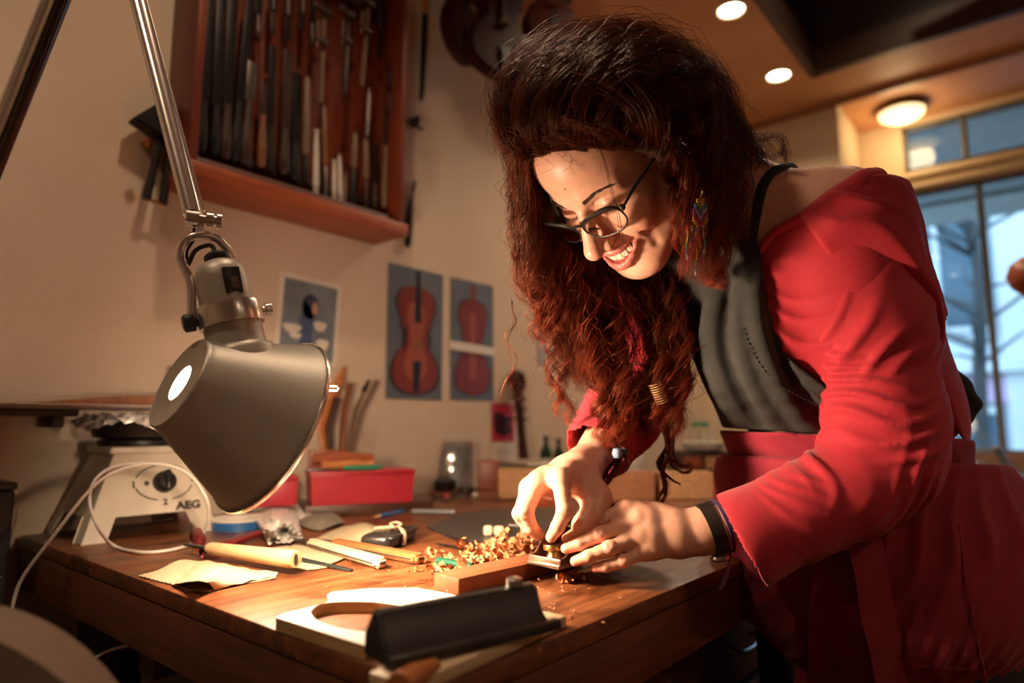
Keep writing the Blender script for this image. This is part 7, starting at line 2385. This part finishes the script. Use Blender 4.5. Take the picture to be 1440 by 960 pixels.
Ms = NT('auburn_hair')
va = Ms.n('ShaderNodeVertexColor', layer_name='tint')
Ms.l(va.outputs[0], Ms.b.inputs['Base Color'])
Ms.set(Roughness=0.36, Specular_IOR_Level=0.5)
Ms.b.inputs['Specular Tint'].default_value = (1.0, 0.60, 0.40, 1)
M_hair = Ms.m
NP = 26
VV, CC, nstr = [], [], 0
core = Sdf()
core.ell(hw((0, .046, -.022)), (.088, .098, .104), .02, HR)
for pts, sp_, n, curl, wl, cr, clumps in G:
    W = np.array(bez([P(*p) for p in pts], NP))
    L = np.linalg.norm(np.diff(W, axis=0), axis=1).sum()
    T = np.gradient(W, axis=0); T /= np.linalg.norm(T, axis=1, keepdims=True)
    ref = nrm(CF * .7 + CR * .5 + CU * .1)
    A = np.cross(T, ref); A /= np.linalg.norm(A, axis=1, keepdims=True) + 1e-9
    Bv = np.cross(T, A)
    t = np.linspace(0, 1, NP)
    rad = np.where(t < .5, sp_[0] + (sp_[1] - sp_[0]) * t * 2, sp_[1] + (sp_[2] - sp_[1]) * (t - .5) * 2)
    if cr > 0:
        c_i = list(range(4, int(NP * .85), 3))
        core.chain([W[i] + CF * .006 for i in c_i], [max(.003, rad[i] * cr * (1 - .55 * i / NP)) for i in c_i], .012)
    cl_a = hrng.uniform(0, 6.28, clumps); cl_r = np.sqrt(hrng.uniform(0.05, 1, clumps)); cl_p = hrng.uniform(0, 6.28, clumps); cl_w = wl * hrng.uniform(.75, 1.3, clumps)
    cl_c = curl * hrng.uniform(.6, 1.5, clumps)
    ci = hrng.integers(0, clumps, n)
    oa = cl_r[ci] * np.cos(cl_a[ci]); ob = cl_r[ci] * np.sin(cl_a[ci])
    js = .13 if pts[0][1] > 227 else .22
    ja, jb = hrng.normal(0, js, n), hrng.normal(0, js, n)
    ph = cl_p[ci] + hrng.normal(0, .28, n); wv = cl_w[ci] * (1 + hrng.normal(0, .025, n)); cu_ = cl_c[ci] * (1 + hrng.normal(0, .25, n))
    fly = hrng.uniform(0, 1, n) < .05
    cu_ = np.where(fly, cu_ * 1.8, cu_); ja = np.where(fly, ja * 3.0, ja); jb = np.where(fly, jb * 3.0, jb)
    s0 = hrng.uniform(0, .10, n) ** 1.6; s1 = 1 - hrng.uniform(0, .16, n) ** 1.5
    tt = s0[:, None] + (s1 - s0)[:, None] * t[None]                      # own span on the guide
    f = tt * (NP - 1); i0 = np.clip(f.astype(int), 0, NP - 2); fr = (f - i0)[..., None]
    lerp = lambda X: X[i0] * (1 - fr) + X[i0 + 1] * fr
    Wp, Ap, Bp = lerp(W), lerp(A), lerp(Bv)
    rr = np.interp(tt, t, rad)
    env = np.clip(tt / .25, 0, 1)
    ang = ph[:, None] + tt * L / wv[:, None] * 6.28
    da = (oa[:, None] + ja[:, None]) * rr + cu_[:, None] * env * np.cos(ang)
    db = (ob[:, None] + jb[:, None]) * rr + cu_[:, None] * env * np.sin(ang)
    Q = Wp + Ap * da[..., None] + Bp * db[..., None]
    # keep the strands outside the head
    ql = hl(Q)
    c0 = np.array([0, .040, -.012]); e = (ql - c0) / np.array([.077, .086, .098])
    dn = np.linalg.norm(e, axis=2, keepdims=True)
    back = (ql[..., 2:3] < .055) | (ql[..., 1:2] > .075)
    ql = np.where((dn < 1) & back, c0 + (ql - c0) / np.maximum(dn, .05) * 1.0, ql)
    Q = hw(ql)
    VV.append(Q)
    k_ = hrng.uniform(0, 1, n)[:, None]
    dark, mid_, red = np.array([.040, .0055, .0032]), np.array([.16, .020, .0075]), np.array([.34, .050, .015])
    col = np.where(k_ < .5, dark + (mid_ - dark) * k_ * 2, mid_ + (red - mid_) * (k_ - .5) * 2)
    CC.append(np.repeat(col[:, None], NP, 1) * (.22 + 1.0 * np.minimum(tt[..., None] * 1.2, 1)) * (1.0 if pts[0][1] > 225 else .6))  # darker towards the roots; crown locks dimmed in colour, as if unlit
# single fly-away hairs round the outline
FW = []
for i in range(240):
    a = hrng.uniform(-.2, 3.5)
    c = np.array([870 + 170 * math.cos(a), 165 - 125 * math.sin(a)])
    o_ = np.array([math.cos(a), -math.sin(a)])
    tg = np.array([-o_[1], o_[0]]) * hrng.choice([-1, 1])
    d = hrng.uniform(.84, .93); l = hrng.uniform(15, 45); up = hrng.uniform(4, 26)
    c = c - o_ * 20
    FW.append(bez([P(*(c), d), P(*(c + o_ * up + tg * l * .5), d), P(*(c + o_ * up * 1.1 + tg * l + hrng.normal(0, 5, 2)), d), P(*(c + o_ * up * .6 + tg * l * 1.5 + hrng.normal(0, 9, 2)), d)], NP))
for i in range(120):
    u, v = hrng.uniform(725, 960), hrng.uniform(380, 560)
    d = hrng.uniform(.90, .95)
    FW.append(bez([P(u, v, d), P(u + hrng.normal(-6, 10), v + 18, d), P(u + hrng.normal(-4, 14), v + 38, d), P(u + hrng.normal(-4, 18), v + 55, d)], NP))
for i in range(16):       # baby hairs at the brow line and the strand across the forehead
    u, v = hrng.uniform(760, 930), hrng.uniform(205, 225)
    zz = [P(u, v, .80), P(u + hrng.normal(0, 8), v + 12, .796), P(u + hrng.normal(0, 14), v + 26, .80)]
    FW.append(bez(zz, NP))
for i in range(10):
    j = hrng.normal(0, 1.6)
    FW.append(bez([P(838 + j, 196, .785), P(850 + j, 228, .775), P(858 + j * 1.2, 262, .785), P(868 + j * 1.4, 298, .80), P(874 + j * 1.6, 340, .83), P(877 + j * 2.0, 392, .86)], NP))
FW = np.array(FW)
VV.append(FW); CC.append(np.tile(np.array([.10, .024, .010]), (len(FW), NP, 1)))
Q = np.concatenate(VV); Cq = np.concatenate(CC)
n = len(Q)
T = np.gradient(Q, axis=1); T /= np.linalg.norm(T, axis=2, keepdims=True) + 1e-9
A = np.cross(T, CF + .01); A /= np.linalg.norm(A, axis=2, keepdims=True) + 1e-9
Bq = np.cross(T, A)
rad = hrng.uniform(.00020, .00038, n)[:, None, None] * np.interp(np.linspace(0, 1, NP), [0, .1, .7, 1], [.6, 1, .9, .25])[None, :, None]
rad[-len(FW):] *= .55
ring = np.stack([Q + rad * (math.cos(a) * A + math.sin(a) * Bq) for a in (0, 2.094, 4.189)], 2)      # n, NP, 3, xyz
idx = np.arange(n * NP * 3).reshape(n, NP, 3)
a_, b_ = idx[:, :-1], idx[:, 1:]
F = np.stack([a_, np.roll(a_, -1, 2), np.roll(b_, -1, 2), b_], -1).reshape(-1, 4)
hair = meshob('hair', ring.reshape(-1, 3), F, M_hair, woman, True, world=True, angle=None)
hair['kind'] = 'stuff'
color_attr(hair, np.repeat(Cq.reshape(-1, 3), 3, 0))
XF[hair] = XF[woman]
V, F = core.mesh(.0045)
pl = hl(V[F].mean(1))
V, F = cut(V, F, lambda c: ~((hl(c)[:, 2] > .045) & (hl(c)[:, 1] < .066) & (np.abs(hl(c)[:, 0]) < .066)))
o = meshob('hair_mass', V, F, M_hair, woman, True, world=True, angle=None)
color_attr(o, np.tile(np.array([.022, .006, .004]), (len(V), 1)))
# bead and thread wraps in the tails
MB().lathe([(.002, -.007), (.0055, -.006), (.0075, 0), (.0055, .006), (.002, .007)], 18, frame(P(868, 637, .902), z=CU)).build('hair_bead', m_plain('blue_glass_bead', (0.22, 0.30, 0.42), 0.15), woman, world=True)
MB().lathe([(.002, -.005), (.005, -.004), (.0062, 0), (.005, .004), (.002, .005)], 16, frame(P(878, 634, .905), z=CU + CR * .4)).build('hair_bead', m_plain('dark_bead', (0.05, 0.04, 0.04), 0.15), woman, world=True)
b = MB()
for i in range(9):
    p = P(921 + i * 1.3, 540 + i * 3.2, .935)
    b.lathe([(.0085, -.0007), (.0090, 0), (.0085, .0007)], 14, frame(p, z=CU * .9 - CR * .3), cap0=False, cap1=False)
b.build('hair_wrap', m_plain('golden_thread', (0.45, 0.26, 0.12), 0.4), woman, world=True)
# ================================================================ things worn and held
HM = Matrix(((HE[0], HU[0], HN[0], HO[0]), (HE[1], HU[1], HN[1], HO[1]), (HE[2], HU[2], HN[2], HO[2]), (0, 0, 0, 1))) @ Matrix.Scale(HS, 4)
gl = thing('eyeglasses', 'dark-rimmed eyeglasses with slim metal temples worn low on the nose', 'glasses', mw=HM)
M_rim = m_plain('dark_acetate', (0.010, 0.008, 0.008), 0.30)
M_temple = m_plain('dark_metal_temple', (0.05, 0.045, 0.04), 0.35, 0.5)
M_lens = m_glass('spectacle_lens', (0.96, 0.95, 0.94), 0.01, 1.35, thin=True)


def lens_pts(s, k=1.0, n=44):
    out = []
    for a in np.linspace(0, 2 * math.pi, n + 1)[:-1]:
        ca, sa = math.cos(a), math.sin(a)
        x = .0285 * np.sign(ca) * abs(ca) ** .72; y = .0172 * np.sign(sa) * abs(sa) ** .78
        y += .0052 * (x / .0285) if sa > 0 else .0008 * (x / .0285)
        x *= 1 - .10 * max(0, -sa)
        X = .0345 + x * k
        out.append(np.array([s * X, -.0105 + y * k, .1020 - 3.6 * (X - .008) ** 2 - .10 * (.0105 - y * k)]))
    return out


for s in (-1, 1):
    p = lens_pts(s)
    rs = [.0010 + .0020 * max(0, math.sin(2 * math.pi * i / 44)) for i in range(44)]
    MB().tube(p + p[:1], rs + rs[:1], 8, caps=False, sx=1.2).build('rim', M_rim, gl)
    q_ = lens_pts(s, .985)
    c = np.mean(q_, axis=0) + [0, 0, .0015]
    b = MB()
    rings = [[c + (x - c) * f + [0, 0, .0012 * (1 - f * f)] for x in q_] for f in (1, .66, .33)]
    vs = [x for r in rings for x in r] + [c + [0, 0, .0012]]
    fs = []
    for r in range(2):
        for i in range(44):
            fs.append([r * 44 + i, r * 44 + (i + 1) % 44, (r + 1) * 44 + (i + 1) % 44, (r + 1) * 44 + i])
    fs += [[88 + i, 88 + (i + 1) % 44, 132] for i in range(44)]
    b.add(vs, fs); b.build('lens', M_lens, gl)
    hx_ = np.array([s * .0640, .000, .0895])
    MB().box((0, 0, 0), (.006, .007, .006), Matrix.Translation(Vector(hx_ + [s * .0005, 0, -.001])), .0018).build('hinge_block', M_rim, gl)
    tp = bez([hx_ + [s * .003, .0005, -.002], (s * .0695, .003, .060), (s * .0765, .005, .020), (s * .0785, .004, -.012), (s * .0770, -.014, -.026), (s * .0745, -.030, -.032)], 26)
    MB().tube(tp, [.0019 + .0012 * math.sin(math.pi * min(1, i / 14)) for i in range(26)], 8, sx=.5).build('temple', M_temple, gl)
    MB().tube(bez([(s * .0085, -.012, .0985), (s * .0105, -.0165, .093), (s * .0115, -.0225, .0885)], 6), .0011, 6).build('nose_pad', M_rim, gl)
MB().tube(bez([(-.0085, -.006, .0995), (-.004, -.0025, .1022), (.004, -.0025, .1022), (.0085, -.006, .0995)], 10), .0019, 8).build('bridge', M_rim, gl)

# beaded earring on her left ear
er = thing('beaded_earring', 'long fan-shaped earring of tiny rainbow beads among the curls', 'earring', tuple(P(985, 280, .80)))
cols = [(.55, .04, .05), (.6, .30, .05), (.55, .48, .09), (.04, .32, .15), (.04, .2, .45), (.5, .5, .54), (.25, .04, .28)]
bmats = [m_plain('seed_bead_%d' % i, c, 0.15, var=0.03) for i, c in enumerate(cols)]
bm_ = MB()


def bead(i, u, v, d=.785, r=.00085):
    bm_.mat = i
    bm_.lathe([(r * .4, -r), (r, -r * .4), (r, r * .4), (r * .4, r)], 6, frame(P(u, v, d), z=CU))


for row in range(15):
    w = 3 + 8.5 * math.sin(math.pi * min(1, (row + 1.5) / 17))
    for k in range(-4, 5):
        if abs(k) * 2.4 <= w:
            bead((row // 2 + abs(k)) % 7, 985 + k * 2.5, 278 + row * 2.7 + abs(k) * 1.3)
for k, (n_, u0) in enumerate([(24, 966), (18, 972), (26, 979), (14, 984), (20, 990)]):
    for r in range(n_):
        bead((r // 3 + k * 2) % 7, u0 + math.sin(r * .4 + k) * 1.3, 318 + r * 2.7)
bm_.build('seed_beads', bmats, er, world=True)['kind'] = 'stuff'
MB().tube(bez([P(983, 262, .80), P(987, 268, .797), P(985, 277, .795)], 6), .0007, 5).build('ear_wire', M_brass, er, world=True)

# watch on the left wrist
wt = thing('wristwatch', 'slim wristwatch with a black leather strap on the wrist resting at the bench edge', 'watch', tuple(P(1005, 745, .835)))
wa_ = nrm(WRL - ELL)
wc = P(1001, 744, .8355)
e1 = nrm(CU - wa_ * (CU @ wa_)); e2 = np.cross(wa_, e1)
rx, ry = .0325, .0285
ring = []
for a in np.linspace(0, 2 * math.pi, 49):
    o_ = e1 * rx * math.cos(a) + e2 * ry * math.sin(a)
    n_ = nrm(e1 * math.cos(a) / rx + e2 * math.sin(a) / ry)
    ring.append([wc + o_ + wa_ * s for s in (-.0085, -.004, 0, .004, .0085)])
MB().grid(ring, .0024).build('strap', m_plain('black_watch_strap', (0.020, 0.014, 0.012), 0.32, bump=0.4, bscale=300), wt, world=True)
cpos = wc - e1 * (rx + .001)
CFm = frame(cpos, z=-e1, x=wa_)
MB().lathe([(.0120, -.003), (.0135, -.001), (.0135, .004), (.0115, .0055)], 32, CFm).build('case', M_steel, wt, world=True)
MB().lathe([(.0113, .0050), (.0113, .0058), (.0005, .0060)], 28, CFm).build('dial', m_plain('watch_dial', (0.06, 0.05, 0.05), 0.1), wt, world=True)
kp_ = wc + e1 * (rx + .0012)
MB().box((0, 0, 0), (.020, .012, .003), frame(kp_, z=e1, x=wa_), .001).build('buckle', M_steel, wt, world=True)
br = thing('thread_bracelet', 'thin purple thread bracelet with a frayed hanging end beside the wristwatch', 'bracelet', tuple(P(1015, 790, .83)))
b = MB()
for k in range(2):
    b.tube([wc - wa_ * (.0135 + .002 * k) + e1 * (rx + .001) * math.cos(a) + e2 * (ry + .001) * math.sin(a) for a in np.linspace(0, 2 * math.pi, 41)], .0011, 6, caps=False)
b.build('band', m_weave('dark_purple_thread', (0.05, 0.03, 0.09), 0.8, 900), br, world=True)
b = MB()
t0 = wc - wa_ * .014 - e1 * (rx + .001)
for k in range(3):
    b.tube(bez([t0, P(1024 + k, 795, .832), P(1019 + k * 1.5, 812, .832), P(1010 + k * 2.2, 829, .832)], 12), [.0013] * 8 + [.0015, .0017, .0014, .0008], 6)
b.build('tassel', m_weave('lilac_thread', (0.24, 0.17, 0.34), 0.8, 900), br, world=True)

# block plane in plm frame: x along the bar (away from the toe), z up
pl_ = thing('block_plane', 'small worn metal block plane with a brass adjusting wheel, held in both hands', 'plane', mw=plm @ Matrix.Translation((-0.002, 0.002, 0)))
M_plane = m_plain('worn_bronze', (0.40, 0.27, 0.20), 0.30, 0.95, 0.2, 60)
PWd = .027
MB().box((.075, 0, .0025), (.155, PWd * 2, .005), None, .001).build('sole', M_plane, pl_)
MB().box((.0015, 0, .0075), (.003, PWd * 2, .009), None, .001).build('toe', M_plane, pl_)
wing = [(.0, .004), (.150, .004), (.152, .012), (.135, .028), (.100, .046), (.062, .052), (.040, .046), (.024, .028), (.012, .014), (.0, .011)]
for s in (-1, 1):
    y0_, y1_ = sorted((s * PWd, s * (PWd - .0032)))
    MB().prism([(x, z) for x, z in wing], 0, .0032, frame((0, y1_ if True else 0, 0), x=(1, 0, 0), y=(0, 0, 1)), .0008).build('side_wing', M_plane, pl_)
kM = Matrix.Translation((.020, 0, .005))
MB().lathe([(.0105, 0), (.0100, .006), (.0085, .008), (.0085, .012)], 24, kM).build('wheel_post', M_brass, pl_)
MB().lathe([(.0085, .0125), (.0138, .0135), (.0142, .015), (.0142, .019), (.0136, .0205), (.004, .021)], 40, kM).build('adjusting_wheel', M_brass, pl_)
MB().box((0, 0, 0), (.075, .040, .004), Matrix.Translation((.098, 0, .031)) @ Matrix.Rotation(.33, 4, 'Y'), .001).build('blade', M_steel, pl_)
MB().box((0, 0, 0), (.062, .034, .010), Matrix.Translation((.100, 0, .038)) @ Matrix.Rotation(.33, 4, 'Y'), .004).build('lever_cap', m_plain('dark_green_cap', (0.02, 0.10, 0.07), 0.3), pl_)
MB().box((0, 0, 0), (.005, .040, .022), Matrix.Translation((.058, 0, .020)) @ Matrix.Rotation(-.5, 4, 'Y'), .001).build('bed', m_plain('red_enamel_bed', (0.30, 0.02, 0.02), 0.3), pl_)
